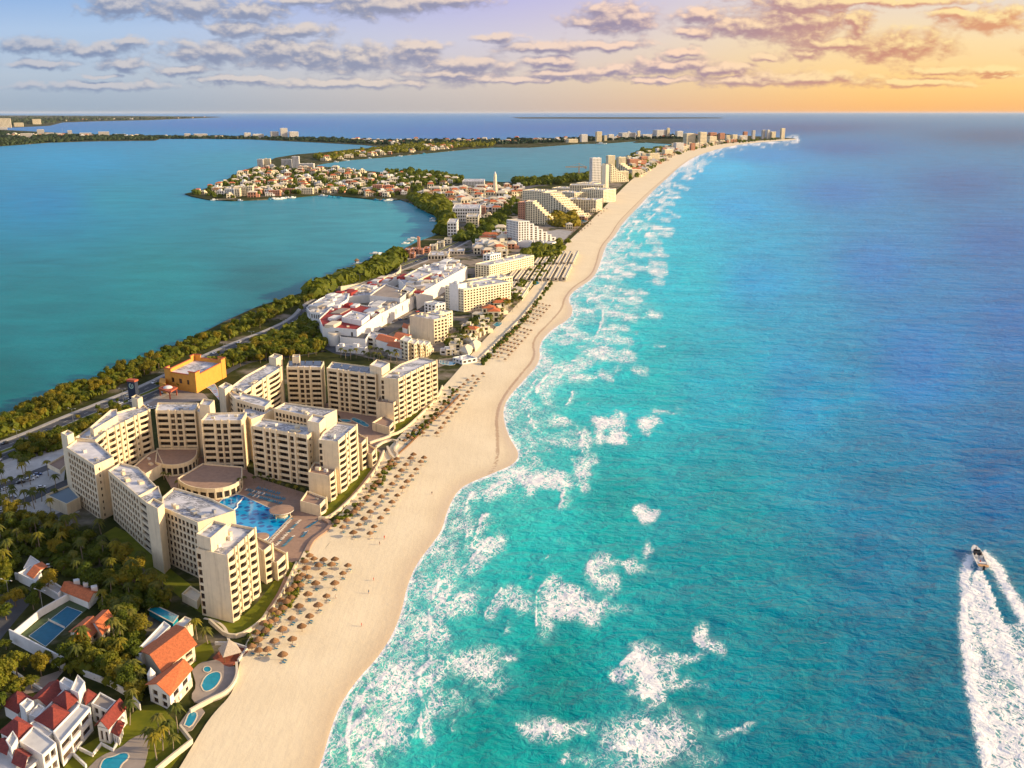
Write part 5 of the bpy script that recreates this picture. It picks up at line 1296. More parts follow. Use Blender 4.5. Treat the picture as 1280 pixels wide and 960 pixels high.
def flatb(label, pts, h, m=None, rm=None, name='mall_building', cat='mall', specs=None, fl=1, group='white mall buildings', nu=4):
    r, _ = block(name, label, cat, group, pts, ZL + h, specs or {}, fl, wall=m or M_WHITE, roofm=rm, nunits=nu, parts=False, topb=.8)
    if nu > 3: clutter(r, pts, ZL + h - .9 + .01, int(nu * 2.2), int(pts[0][0]))
    return r
flatb('left white mall block with a glassy rounded front', [(383,384),(388,390),(400,391.5),(414,387),(434,374),(436,367),(420,364.5),(400,373)], 13, specs={0: auto_spec(10, 's', 5), 1: auto_spec(20, 's', 5)}, fl=2, nu=8)
mm = flatb('white mall front with dark red roof strips', [(399,398),(403,408),(446,412),(476,391),(464,383),(436,378),(414,384)], 14, rm=M_RROOF, specs={1: [(6, 'z'), (2, 's'), (6, 'z'), (1, 'w'), (2, 'z')]}, fl=1, nu=5)
flatb('raised white hall on the red-roofed mall front', [(427,396),(452,401),(462,393),(440,388)], 17.5, nu=2)
flatb('long white mall wing with blank panelled side along the mall road', [(448,410),(478,391),(519,369.5),(505,362),(462,378)], 12, specs={0: [(3, 'z'), (.4, 'n')] * 6, 1: [(3, 'z'), (.4, 'n')] * 5}, nu=14)
flatb('flat grey-brown roofed hall rising in the middle of the mall', [(462,369),(500,373),(511,364),(482,355)], 16, m=M_GREYW, rm=M_PAVE, nu=3)
flatb('far mall wing with pale mauve blank side wall', [(521,369),(555,349),(584,333),(562,323),(525,334),(498,349)], 14, nu=26)
flatb('low pale roof level of the mall beside the curved screen wall', [(434,371),(462,368),(484,354),(498,346),(480,347),(452,356),(430,364)], 8, nu=18)
flatb('pale blue glazed pavilion on the far mall roof', [(505,345),(522,350),(540,341),(522,336)], 16.5, m=M_WALLP, nu=3)
flatb('cream box on the roof junction of the mall', [(500,364),(512,367),(520,360),(508,356)], 16, m=M_WALL, nu=3)
flatb('small white workshop block facing the mall road', [(458,420),(478,424),(484,418),(464,414)], 8, specs={0: auto_spec(14, 's', 5)}, fl=2, group=None, name='white_workshop', cat='building', nu=2)
flatb('white theatre with a long dark grey roof', [(425,421),(457,424),(462,416),(424,415)], 9, rm=M_ASPH, group=None, name='theatre', cat='building', nu=0)
x, y = G(418, 431, ZL); root = empty('entrance_hall', (x, y, ZL), 'white round-fronted hall at the left end of the theatre', 'building')
mb = MB(); mb.cone(0, 0, 0, 9.5, 5, 5, 20); mb.obj('wall', M_WHITE, root); mb = MB(); mb.cone(0, 0, 9.51, 10.4, 5.3, 4.6, 20); mb.obj('roof', M_WALLP, root)
gb('white panelled wall building behind the palms', ((420,440),(455,443)), 8, 5, 1, M_WHITE, None, None)
# orange and white stepped hotel
v = House('stepped_hotel', 'white hotel with stacked rounded balconies and orange roofs beside the theatre', (505, 445), 'hotel')
for k, (x0, y0, hh) in enumerate(((503,440,15), (511,440,13), (519,438,11), (526,436,9))):
    for j in range(3):
        zt_ = ZL + hh - j * 3.2; p = [(x0 - 3 + j * 2.2, y0 - hh * 1.45 + 6 + j * 4), (x0 + 7 + j * 2.2, y0 - hh * 1.45 + 9 + j * 4), (x0 + 12 + j * 2.2, y0 - hh * 1.45 + 4 + j * 4), (x0 + 3 + j * 2, y0 - hh * 1.45 + 1 + j * 4)]
        v.body(p, zt_, {0: auto_spec(7, 's', 3.4), 1: auto_spec(7, 's', 3.4)}, max(1, int(zt_ / 3.2)), m=M_CREAM2)
for p in ([(470,424),(490,430),(498,423),(478,418)], [(492,423),(508,427),(514,419),(499,415)], [(484,432),(502,436),(510,430),(492,427)], [(503,409),(509,411),(513,407),(507,405)]):
    v.body(p, ZL + 8, {}, 2, par=False); v.gable(p, ZL + 8, 2, M_TILE)
gb('cream seven-floor hotel slab with blank end wall beside the orange-roofed hotel', ((513,425),(543,431)), 17, 21, 7, M_WALL, kind=(None, 's', None, 's'), cat='hotel', group=GM, name='hotel')
gb('white hotel wing with zigzag gable top behind the cream slab', ((541,420),(566,412)), 14, 17, 6, M_CREAM2, kind='s', cat='hotel', group=GM, name='hotel')
gb('narrow white wing beside the zigzag hotel', ((531,402),(545,405)), 12, 18, 6, M_WHITE, kind='w', cat='hotel', group=GM, name='hotel')
b_ = gb('large white eight-floor hotel with rows of sea balconies along its right side', ((557,385),(580,390)), 62, 22, 8, M_CREAM2, kind=('n', 's', 'w', 'w'), cat='hotel', group=GM, name='hotel')
gb('white rooftop annex at the near end of the eight-floor hotel', ((562,387),(573,389)), 12, 26, 1, M_WHITE, kind=None, cat='hotel', group=GM, name='hotel')
gb('long white six-floor hotel wing farther up the beach', ((594,348),(612,350)), 95, 17, 6, M_CREAM2, kind=('w', 's', 'w', 'w'), cat='hotel', group=GM, name='hotel')
gb('tall white tower head of the long six-floor wing', ((604,342),(613,343)), 22, 23, 7, M_WHITE, kind='w', cat='hotel', group=GM, name='hotel')
gb('white wing with sea balconies linking two hotels', ((582,368),(597,371)), 50, 16, 5, M_CREAM2, kind='s', cat='hotel', group=GM, name='hotel')
gb('low white sea-front restaurant beside the umbrellas', ((566,452),(578,456)), 14, 3.5, 1, M_WHITE, None, 's', group=None)
gb('red-tiled pool bar beside the hotel pool', ((550,443),(566,444)), 7, 3.5, 1, M_WHITE, M_TILE, 's')
for k, (a, b) in enumerate((((574,438),(585,442)), ((579,424),(590,428)), ((595,412),(605,416)), ((585,432),(594,436)))):
    v = House('beach_pavilion', ('pale tent-roofed pavilion, %s from the near end of the beach pavilions' % ordw(k + 1)), a, 'pavilion', 'tent-roofed pavilions on the promenade')
    p = [a, b, (b[0] + 7, b[1] - 8), (a[0] + 7, a[1] - 7)]; v.body(p, ZL + 2.6, {}, 1, par=False, m=M_WALLP); v.hip(p, ZL + 2.6, 3.2, M_WALLP)
for lab, pts in (('blue rectangular pool between the orange-roofed hotel and the beach', [(550,450),(571,453),(566,457),(549,455)]), ('turquoise free-form pool beside the promenade', [(616,406),(622,402),(629,404),(622,409)]), ('small blue pool below the eight-floor hotel', [(604,390),(612,387),(615,391),(608,393)]),
                 ('blue pool at the end of the low bungalow rows', [(662,354),(670,351),(676,354),(668,357)]), ('blue pools in the garden of the curved hotel', [(724,276),(731,273),(736,276),(728,279)]), ('pale pool in front of the cream hotel group', [(755,251),(763,249.5),(765,252),(758,253.5)])):
    flat_obj('swimming_pool', pts, ZL + .25, M_POOL2, lab, 'pool', .3, it=1, rim=.5)
# rows of low terraced bungalows
def rows():
    o = Vector(G(602, 380, ZL)); ax = (Vector(G(655, 318, ZL)) - o).normalized(); px_ = Vector((ax.y, -ax.x)); k = 0
    L = (Vector(G(655, 318, ZL)) - o).length
    for j in range(8):
        for seg in range(3):
            a = o + px_ * (7 + j * 8.6) + ax * (10 + seg * L / 3 + j * 3); LL = L / 3 - 16
            if seg == 0 and j > 3: continue
            k += 1; mb = MB(); h = 4.2
            q = [tuple(a), tuple(a + px_ * 5), tuple(a + px_ * 5 + ax * LL), tuple(a + ax * LL)]
            cc_ = ccw(q)
            for i in range(4):
                facade(mb, cc_[i], cc_[(i+1) % 4], ZL, ZL + h, 1, auto_spec(math.dist(cc_[i], cc_[(i+1) % 4]), 's', 4.5), None, topb=.5)
            inn = parapet_roof(mb, cc_, ZL + h, .5, .8); mb.cap(inn, ZL + h - .5, 2)
            c = cen(q); tag(mb.obj('bungalow_row', [M_WALLP, M_GLASS, M_WALLP], origin=(c[0], c[1], ZL)), 'long low bungalow row, %s of the parallel rows behind the middle beach' % ordw(k), 'row house', 'parallel low bungalow rows behind the middle beach')
rows()
stepped('white pyramid-like hotel stepping down towards the sea, with blank near wall', ((648,307),(700,303)), 34, 34, 10, 8, .26, M_WHITE)
gb('broad white base wall of the pyramid-like hotel', ((647,309),(690,311)), 20, 8, 2, M_WHITE, kind=None, cat='hotel', name='hotel')
stepped('tall curved cream hotel wing stepping down to the garden, near one', ((657,280),(693,281)), 30, 38, 12, 10, .25)
stepped('tall cream hotel wing stepping down to the garden, far one', ((677,268),(722,273)), 30, 40, 12, 11, .25)
gb('brick-red end block of the stepped cream hotel', ((647.5,279),(656,279.5)), 40, 36, 11, M_PINK, kind='n', cat='hotel', name='hotel')
gb('curved cream head block of the stepped hotel with green roof edge', ((653,264),(681,266)), 40, 40, 12, M_CREAM2, kind='s', cat='hotel', name='hotel')
for lab, a, b, d, h, f in (('cream balcony block nearest the beach in the group beyond the stepped hotel', (707,263), (745,264.5), 40, 22, 7), ('cream block with high end tower in the middle of the group', (727,251), (754,253), 45, 26, 8),
    ('long pale block behind the cream group', (712,247), (754,247.5), 40, 28, 8), ('small cream block at the left of the cream group', (695,251), (718,253), 40, 20, 6), ('low cream hall left of the cream group', (690,240), (715,241), 50, 10, 3),
    ('low cream hall behind the cream group', (720,233), (742,234), 50, 9, 2)):
    gb(lab, (a, b), d, h, f, M_CREAM2, kind='s', cat='hotel', group='cream hotel group on the beach', name='hotel', pitch=5)

# ------------------------------------------------------------------ distant buildings given by their picture height
def gt(x0, x1, yb, yt, label, wall=None, depth=None, floors=None, group=None, kind='w', cat='hotel', name='hotel'):
    a = G(x0, yb, ZL); y = a[1]; _, dy, dz = ray(x0, yt); h = max(3, H + y * dz / dy - ZL)
    w = abs(G(x1, yb, ZL)[0] - a[0]); depth = depth or min(60, max(14, w * .5)); fl = floors or max(1, int(h / 3.6))
    far = y > 3500
    return gb(label, ((x0, yb), (x1, yb)), depth, h, min(fl, 10 if far else 16), wall, kind=kind, cat=cat, group=group, name=name, pitch=max(4, w / 14), rot=.42 if far or x0 > 650 else 0.0)
GF = 'hotels along the far end of the beach'; GH = 'hotels on the far shore across the lagoon'
for a in ((740,755.5,231,197.5,'tall white tower with dark window bands at the bend of the beach',M_WHITE,None,None,GF,'s'), (756.5,762.5,243,206,'slim yellow-white tower beside the banded white tower',M_CREAM2,20,None,GF,None),
    (760,772,216,194.5,'tall pale tower behind the banded white tower',M_CREAM2,None,None,GF), (773,786,217,196.5,'tall yellow tower right of the pale tower',M_CREAM2,None,None,GF), (787,802,213,199,'brown apartment tower right of the yellow tower',M_PINK,None,None,GF),
    (775,790,226,214,'low cream hotel in front of the yellow tower',M_CREAM2,None,None,GF), (790,806,222,212,'yellow hotel below the brown apartment tower',M_CREAM2,None,None,GF), (812,830,204,192,'cream hotel half way to the far towers',M_CREAM2,None,None,GF,'s'),
    (831,845,197,187,'second cream hotel half way to the far towers',M_CREAM2,None,None,GF,'s'), (845,859,190,178.6,'broad white hotel with a bright end wall near the far towers',M_WHITE,None,None,GF), (864,871,188,179,'orange-brown hotel before the far towers',M_PINK,None,None,GF),
    (858,874,183,166.8,'wide far tower, left of the two tall yellow ones',M_CREAM2,None,None,GF), (875,887,183,165.2,'tall yellow far tower, right of the wide one',M_CREAM2,None,None,GF), (887,900,180,170.5,'row of lower yellow blocks right of the tall far tower',M_CREAM2,None,None,GF),
    (821,843,172.8,162.6,'wide grey-white hotel across the inner bay',M_WHITE,None,None,GF), (834,838.5,172.7,160,'thin tower rising from the wide grey-white hotel',M_CREAM2,None,None,GF), (846.5,857,172.8,164,'pale twin-block hotel right of the wide grey-white one',M_WHITE,None,None,GF),
    (888,900,172.5,165.6,'pinkish far hotel behind the low yellow blocks',M_PINK,None,None,GF), (900,909,174,166.3,'brown far hotel on the headland, left end',M_PINK,None,None,GF), (908,915,176,169,'small cream far hotel at the start of the headland',M_CREAM2,None,None,GF),
    (916,924.5,175.8,168.4,'bright cream far hotel on the headland',M_CREAM2,None,None,GF), (925,939,175,169.4,'low white far hotel on the headland',M_WHITE,None,None,GF), (930,936.5,172,164.6,'orange far hotel on the headland',M_PINK,None,None,GF),
    (940.5,945.5,174,163,'grey slim far tower on the headland',M_GREYW,None,None,GF), (953,958.5,173.6,162.5,'grey-white far tower, first of the headland trio',M_GREYW,None,None,GF), (959,963.6,173.6,162.3,'white far tower, second of the headland trio',M_WHITE,None,None,GF),
    (964.5,972,173.6,164.6,'yellow far tower, third of the headland trio',M_CREAM2,None,None,GF), (976.5,983,173.9,160.4,'last tall tower at the tip of the headland',M_CREAM2,None,None,GF),
    (727,737.5,177.5,168,'pale stepped hotel on the middle far shore',M_WHITE,None,None,GH), (711,727,178.3,174,'low long hotel left of the pale stepped one',M_CREAM2,None,None,GH), (746,755,177,164.6,'tall yellow block on the middle far shore',M_CREAM2,None,None,GH),
    (755.5,760,176,169.3,'low annex right of the tall yellow block',M_CREAM2,None,None,GH), (761,770,175,168,'grey and yellow block on the middle far shore',M_WHITE,None,None,GH), (770.5,778,174,171,'small orange-roofed hotel on the middle far shore',M_PINK,None,None,GH),
    (778,802,173.8,166,'wide white hotel with a raised end on the middle far shore',M_WHITE,None,None,GH), (797,801.5,173.7,163.6,'raised end tower of the wide white hotel',M_CREAM2,None,None,GH), (785,788,173.7,164.2,'small peak tower on the wide white hotel',M_WHITE,None,None,GH), (804,820,173,168,'low white hotel beside the inner bay',M_WHITE,None,None,GH),
    (-3,16.5,159.5,148,'broad yellow tower block at the left edge of the horizon',M_CREAM2,None,None,GH), (41,53,155.5,149,'square yellow block on the distant left shore',M_CREAM2,None,None,GH), (18,31,158.5,153.5,'low cream hotels beside the broad yellow block',M_CREAM2,None,None,GH),
    (47,57,170,162,'grey-white block on the left far shore',M_GREYW,None,None,GH), (57,69,169.8,166,'low grey hotel on the left far shore',M_GREYW,None,None,GH), (70,80,169.8,166.4,'second low grey hotel on the left far shore',M_GREYW,None,None,GH), (85,91.5,169.6,163,'small peaked hotel on the left far shore',M_GREYW,None,None,GH),
    (100,117,170.6,166.2,'low hotel with a red gable on the left far shore',M_GREYW,None,None,GH), (123.5,139,170.6,164.7,'square grey-white block on the left far shore',M_GREYW,None,None,GH), (142,160,169.9,167.6,'long low hotel right of the square grey-white block',M_GREYW,None,None,GH),
    (176,180.5,171.2,169.4,'tiny white dome house on the left far shore',M_WHITE,None,None,GH), (26,42,172,166.8,'scattered low white hotel behind mangroves at the left edge',M_GREYW,None,None,GH), (0,10,162,159,'pale hotel beyond the mangroves at the left edge',M_GREYW,None,None,GH),
    (231,240,172.2,167,'small brown block on the far shore',M_GREYW,None,None,GH), (243,263,172.2,167.4,'long low grey hotel on the far shore',M_GREYW,None,None,GH), (306,316,172.8,166,'low stepped white hotel, left part, on the far shore',M_WHITE,None,None,GH), (317,333,172.8,167.6,'low stepped white hotel, right part, on the far shore',M_WHITE,None,None,GH),
    (339,351,172.8,164.4,'left wing of the big white hotel on the far shore',M_WHITE,None,None,GH), (351.5,362,172.8,160.2,'tall centre of the big white hotel on the far shore',M_WHITE,None,None,GH), (362.5,376,172.8,164.6,'right wing of the big white hotel on the far shore',M_WHITE,None,None,GH)):
    gt(*a)
rr = random.Random(77)
for k in range(95):
    t_ = (k + .5) / 95; py = 300 * math.exp(-t_ * 1.9) * .58 + 127 if False else 226 - 50 * t_ ** .55
    bx = float(np.interp(py, BR[::-1, 1], BR[::-1, 0])); off = rr.uniform(.04, 1) * (10 + 46 * (py - 172) / 54); x0 = bx - off - rr.uniform(3, 7) * ((py - 165) / 40 + .25)
    if py > 205 and x0 < 786: continue
    w_ = rr.uniform(4.5, 11) * ((py - 165) / 55 + .35); h_ = rr.uniform(2.6, 8.5) * ((py - 165) / 60 + .5)
    gt(x0, x0 + w_, py, py - h_, '%s block behind the far beach, %s along the strip' % (rr.choice(('pale', 'cream', 'light')), ordw(k + 1).replace('-', '')), rr.choice((M_CREAM2, M_CREAM2, M_WHITE, M_WALLP, M_PINK)) , None, None, 'blocks packed behind the far beach', 's')
stepped('sail-shaped cream hotel sloping down beside the banded white tower', ((763,228),(786,227)), 40, 48, 8, 10, .1, M_CREAM2, group=GF)
stepped('second sloping cream hotel behind the sail-shaped one', ((773,220),(798,221)), 30, 36, 8, 9, .1, M_CREAM2, group=GF)
GPn = 'larger blocks on the villa peninsula'
for a in ((322,329,209.5,199,'dark glass tower at the top of the peninsula',M_GREYW,None,None,GPn), (330,338,209.2,198.5,'cream tower next to the dark glass tower on the peninsula',M_CREAM2,None,None,GPn), (352,365,209.5,199,'grey block in the middle of the peninsula top',M_GREYW,None,None,GPn),
    (365.5,374,210,195.5,'stepped white tower on the peninsula top',M_WHITE,None,None,GPn), (375,392,210,204.5,'low white block right of the stepped white tower',M_WHITE,None,None,GPn), (281,292.5,245,236,'white glazed block near the peninsula tip',M_WHITE,None,None,GPn),
    (293.5,300,245.5,236,'cream block right of the white glazed block',M_CREAM2,None,None,GPn), (301,308,244.5,233.5,'tall cream block by the water near the peninsula tip',M_CREAM2,None,None,GPn), (309,316,244.5,232.5,'second tall cream block by the water near the peninsula tip',M_CREAM2,None,None,GPn),
    (336,350,245,238,'orange waterside block on the peninsula',M_PINK,None,None,GPn), (351,367,242.5,236,'orange-red long block on the peninsula',M_PINK,None,None,GPn), (377,391,242.5,235,'orange block beside tall trees on the peninsula',M_CREAM2,None,None,GPn),
    (466,478,241.5,231,'brown block among trees at the root of the peninsula',M_PINK,None,None,GPn), (479,492,241,231.5,'dark brown block beside it at the root of the peninsula',M_PINK,None,None,GPn), (493,509,243,236,'orange block at the root of the peninsula',M_PINK,None,None,GPn)):
    gt(*a)
GC = 'blocks of the lagoon side town'
for a in ((536,574,240,234.5,'long cream hall with red roof in the town',M_CREAM2,40,None,GC), (578,605,232,226.5,'large pale flat-roofed centre at the top of the town',M_WHITE,90,None,GC), (566,600,277,260,'long white shopping block facing the avenue',M_WHITE,70,4,GC,'s'),
    (583,598,284,270.5,'white office block with sunlit bands behind the front office',M_CREAM2,50,4,GC,'s'), (559.5,571,295,278,'front white office block with three dark glass bands',M_WHITE,55,4,GC,'s'), (595,607,268,259,'brown stepped block at the avenue corner',M_PINK,30,None,GC),
    (594,616,308,300,'low white store with pale roof beside the plaza',M_WHITE,40,2,GC), (590,602,312,307,'small cream store in front of the plaza',M_CREAM2,20,1,GC), (535,560,325,319,'cream hall at the far end of the mall roofs',M_WALLP,40,1,GC), (560,580,318,314,'long low pale roof by the plaza road',M_WALLP,30,1,GC)):
    gt(*a, **{'cat': 'building', 'name': 'town_building'}) if len(a) < 10 else gt(*a, cat='building', name='town_building')
# restaurants by the marina with a small tower
for k, (x, y_, w) in enumerate(((506,318,7), (514,317,8), (523,318,6), (530,316,7), (512,323,6), (537,313,9), (546,309,9), (555,305,9))):
    gt(x, x + w, y_, y_ - 6, '%s waterside restaurant, %s from the near end of the marina row' % ('orange' if k < 5 else 'pale', ordw(k + 1)), M_PINK if k < 5 else M_CREAM2, 18, 2, 'waterside restaurants by the marina', cat='restaurant', name='restaurant')
gt(522, 525, 315, 297, 'thin orange tower above the marina restaurants', M_PINK, 6, 3, None, None, 'tower', 'small_tower')
# round landmark column
def column():
    x, y = G(619, 246, ZL); h = 52; root = empty('landmark_column', (x, y, ZL), 'tall pale fluted landmark column above the town', 'monument')
    mb = MB(); mb.cone(0, 0, 0, 6, 10, 8, 16); mb.obj('base', M_CREAM2, root)
    for k in range(5): mb = MB(); mb.cone(0, 0, 6.01 + k * 9, 14.6 + k * 9, 5.6 - k * .5, 4.9 - k * .5, 14); mb.obj('drum', M_CREAM2, root)
    mb = MB(); mb.cone(0, 0, 51.1, 56, 2.4, .3, 12); mb.obj('cap', M_WHITE, root)
column()
def crane():
    x, y = G(723.5, 225, ZL); root = empty('tower_crane', (x, y, ZL), 'yellow tower crane over the building site beyond the cream hotels', 'crane')
    Y = mat('crane_paint', (.6, .36, .12), .5)
    def lat(a, b, w, name):
        mb = MB(); a, b = Vector(a), Vector(b); d = (b-a); u = Vector((0,0,1)) if abs(d.normalized().z) < .9 else Vector((1,0,0)); v_ = d.cross(u).normalized() * w/2; u = d.cross(v_).normalized() * w/2; n = int(d.length / (w*1.4))
        cs = [v_+u, v_-u, -v_-u, -v_+u]
        for c in cs: mb.tube(a+c, b+c, .45, .45, 4)
        for i in range(n):
            for j in range(4): mb.tube(a + d*(i/n) + cs[j], a + d*((i+1)/n) + cs[(j+1) % 4], .25, .25, 3)
        mb.obj(name, Y, root)
    lat((0,0,0), (0,0,38), 3, 'mast'); lat((-38,0,36), (22,0,36), 2.4, 'jib'); mb = MB(); mb.box(18,0,31,6,3,4); mb.obj('counterweight', M_CONC, root); mb = MB(); mb.tube((0,0,38),(0,0,46),1,.5,4); mb.tube((0,0,46),(-26,0,37.5),.25,.25,3); mb.tube((0,0,46),(18,0,37.5),.25,.25,3); mb.obj('tie', Y, root)
crane()
mast = MB(); mast.tube((0,0,0),(0,0,70),.8,.3,5)
for z in range(5, 68, 6): mast.box(0,0,z,2.2,2.2,.3)
x, y = G(79, 172, ZL); tag(mast.obj('radio_mast', M_METAL, origin=None), 'thin dark radio mast on the left far shore', 'mast').location = (x, y, ZL)

# ------------------------------------------------------------------ shared small meshes
def pip(p, poly):
    x, y = p; ins = False; n = len(poly)
    for i in range(n):
        x0, y0 = poly[i]; x1, y1 = poly[(i+1) % n]
        if (y0 > y) != (y1 > y) and x < (x1-x0) * (y-y0) / (y1-y0) + x0: ins = not ins
    return ins
def scatter(poly, n, md, seed, avoid=(), mdy=None):
    r = random.Random(seed); xs = [p[0] for p in poly]; ys = [p[1] for p in poly]; out = []; mdy = mdy or md * .45; tries = 0
    while len(out) < n and tries < n * 60:
        tries += 1; p = (r.uniform(min(xs), max(xs)), r.uniform(min(ys), max(ys)))
        if not pip(p, poly) or any(pip(p, a) for a in avoid): continue
        if any(abs(p[0]-q[0]) < md and abs(p[1]-q[1]) < mdy for q in out): continue
        out.append(p)
    return sorted(out, key=lambda q: -q[1])

# small houses of the peninsula: a dozen shapes, shared meshes
def house_mesh(seed):
    r = random.Random(seed); mb = MB(); w, d, h = r.uniform(9, 17), r.uniform(9, 14), r.uniform(5, 9.5)
    P_ = [(-w/2,-d/2),(w/2,-d/2),(w/2,d/2),(-w/2,d/2)]
    for i in range(4): facade(mb, P_[i], P_[(i+1) % 4], -1, h, 2, auto_spec(math.dist(P_[i], P_[(i+1) % 4]), 'w', 4.2), None, topb=.6)
    t = seed % 3
    if t == 0: inn = parapet_roof(mb, P_, h, .5, .4); mb.cap(inn, h-.5, 2); mb.box(w*.1, d*.15, h-.49, w*.4, d*.4, 3.0, 0, 0)
    else:
        o = inset(P_, -.6); T = h + r.uniform(2, 3)
        a, b = (-w*.25, 0, T), (w*.25, 0, T); q = [(*p, h+.01) for p in o]
        mb.quad(q[0], q[1], b, a, 3); mb.tri(q[1], q[2], b, 3); mb.quad(q[2], q[3], a, b, 3); mb.tri(q[3], q[0], a, 3); mb.ngon([(*p, h) for p in o[::-1]], 0)
    mb.box(w/2+2, -d*.1, -1, 4, d*.6, h*.55+1, 0, 0)
    wallm = [M_WHITE, M_CREAM2, M_WALLP, M_CREAM2, M_PINK, M_CREAM2][seed % 6]
    return mb.mesh('house', [wallm, M_GLASS, M_ROOF, M_TILE if seed % 5 == 1 else (M_THATCH if seed % 5 == 3 else M_WALLP)]), ['white', 'cream', 'pale', 'sunlit cream', 'salmon', 'yellowish'][seed % 6], ['flat-roofed', 'hip-roofed', 'hip-roofed'][t]
HM = [house_mesh(i) for i in range(12)]
PEN = [(240,243.5),(256,238.5),(276,231),(294,222),(306,216),(330,208.5),(392,209),(430,213),(480,217.5),(540,221),(570,226),(566,234),(535,236),(512,243),(495,246.5),(470,246),(440,243.5),(400,240.5),(370,243.5),(330,246),(290,247.5),(262,246.5)]
SPIT = [(398,202),(440,197.5),(478,194),(520,190),(555,187),(585,184.5),(575,182),(540,184),(500,186.5),(485,188.5),(455,191.5),(400,197)]
FARB = [(400,176.5),(440,178),(480,181),(520,180),(600,180),(700,177.5),(800,173.5),(900,172.5),(900,170),(800,170.5),(700,174),(600,176),(480,176)]
TOWN = [(516,247),(530,241),(560,238),(600,236),(650,233),(650,246),(640,250),(625,262),(612,275),(604,268),(565,262),(555,250),(535,248)]
def houses(poly, n, md, seed, where, group, sc=1.0, mdy=None, name='house'):
    r = random.Random(seed); cnt = {}
    for p in scatter(poly, n, md, seed, mdy=mdy):
        me, colr, rf = r.choice(HM); x, y = G(p[0], p[1], ZL)
        o = place(me, name, (x, y, ZL), r.choice((.1, .35, -.2, 1.6)) + r.uniform(-.1, .1), None, (sc * r.uniform(.85, 1.25),) * 3)
        k = (colr, rf); cnt[k] = cnt.get(k, 0) + 1
        tag(o, '%s %s house %s, %s such from the near shore' % (colr, rf, where, ordw(cnt[k]).replace('-', '')), 'house', group)
houses(PEN, 235, 3.4, 3, 'on the peninsula', 'small houses on the villa peninsula', 1.2, 1.25)
houses(SPIT, 50, 2.4, 5, 'on the narrow spit', 'small houses on the narrow spit behind the peninsula', 1.5, .8)
houses(FARB, 70, 3.6, 6, 'on the far shore', 'small houses on the far shore', 2.0, .7, 'shore_house')
houses(TOWN, 105, 4.4, 8, 'in the town', 'small buildings of the lagoon side town', 1.3, 1.8, 'town_house')
houses([(8,168),(100,170.3),(190,171.3),(300,172.2),(300,173),(100,171.5),(8,171)], 26, 5, 12, 'on the left far shore', 'small houses on the left far shore', 1.8, .3, 'shore_house')
houses([(62,152),(180,149.5),(270,146.8),(262,146.2),(120,149.5),(80,151)], 16, 6, 14, 'on the distant left coast', 'small houses on the distant left coast', 3.0, .3, 'shore_house')
STRIPB = [(795,222),(830,200),(862,187),(905,179.5),(905,177.5),(860,182),(835,189),(812,203),(785,220)]
houses(STRIPB, 80, 4, 9, 'behind the far beach', 'small buildings behind the far beach', 1.6, 1.2, 'town_house')
houses([(588,312),(612,298),(640,283),(648,298),(640,312),(625,322),(606,324)], 34, 5, 10, 'beside the plaza', 'small buildings beside the plaza', 1.1, 2.2, 'town_house')
houses([(560,452),(600,418),(640,378),(650,366),(640,362),(606,392),(590,404),(560,436)], 16, 9, 15, 'between hotel pools', 'small buildings between the hotel pools', .8, 5, 'town_house')
houses([(715,288),(745,266),(738,262),(700,284)], 7, 6, 16, 'in the hotel garden', 'small buildings in the garden of the stepped hotel', .8, 3, 'town_house')

# ------------------------------------------------------------------ trees
def icos(r, n):
    return [Vector((math.sqrt(1-z*z)*math.cos(a), math.sqrt(1-z*z)*math.sin(a), z)) for k in range(n) for z in [1 - 2*(k+.5)/n] for a in [k*2.39996]]
def crown_mesh(seed, m, R=3.4, Hh=2.6, z0=3.6, n=1500, leaf=.5, name='crown'):
    r = random.Random(seed); mb = MB(); cl = []
    for k in range(13):
        a = r.uniform(0, 6.283); q = math.sqrt(r.uniform(0, 1)) * R * .72; z = z0 + Hh * (.15 + .9 * r.random()) * (1.15 - q / R * .6)
        cl.append((q * math.cos(a), q * math.sin(a), z, r.uniform(.9, 1.6) * R / 3.4))
    for i in range(n):
        cx, cy, cz, cr = r.choice(cl); d = Vector((r.gauss(0,1), r.gauss(0,1), r.gauss(0,1) * .8 + .25)).normalized() * cr * r.uniform(.65, 1.05)
        p = Vector((cx, cy, cz)) + d; nn = (d.normalized() + Vector((r.uniform(-.7,.7), r.uniform(-.7,.7), r.uniform(-.3,.9)))).normalized()
        u = nn.orthogonal().normalized(); u.rotate(Matrix.Rotation(r.uniform(0, 6.28), 3, nn)); w = nn.cross(u); s = leaf * r.uniform(.6, 1.3)
        mb.quad(tuple(p-u*s*.5-w*s*.35), tuple(p+u*s*.5-w*s*.3), tuple(p+u*s*.45+w*s*.4), tuple(p-u*s*.4+w*s*.35))
    return mb.mesh(name, [m]), cl
def trunk_mesh(cl, z0, r0=.28):
    mb = MB(); mb.tube((0,0,-.3), (.1,.05,z0*.75), r0, r0*.7)
    for cx, cy, cz, cr in cl[:6]: mb.tube((.1,.05,z0*.72), (cx*.8, cy*.8, cz-.2), r0*.45, r0*.15, 5)
    return mb.mesh('trunk', [M_TRUNK])
TREES = []
for s in range(8):
    m = M_LEAFY if s in (2, 5, 7) else M_LEAF
    cm_, cl = crown_mesh(100 + s, m, R=3.0 + (s % 3) * .5, Hh=2.2 + (s % 2) * 1.2); TREES.append((cm_, trunk_mesh(cl, 3.6), m is M_LEAFY))
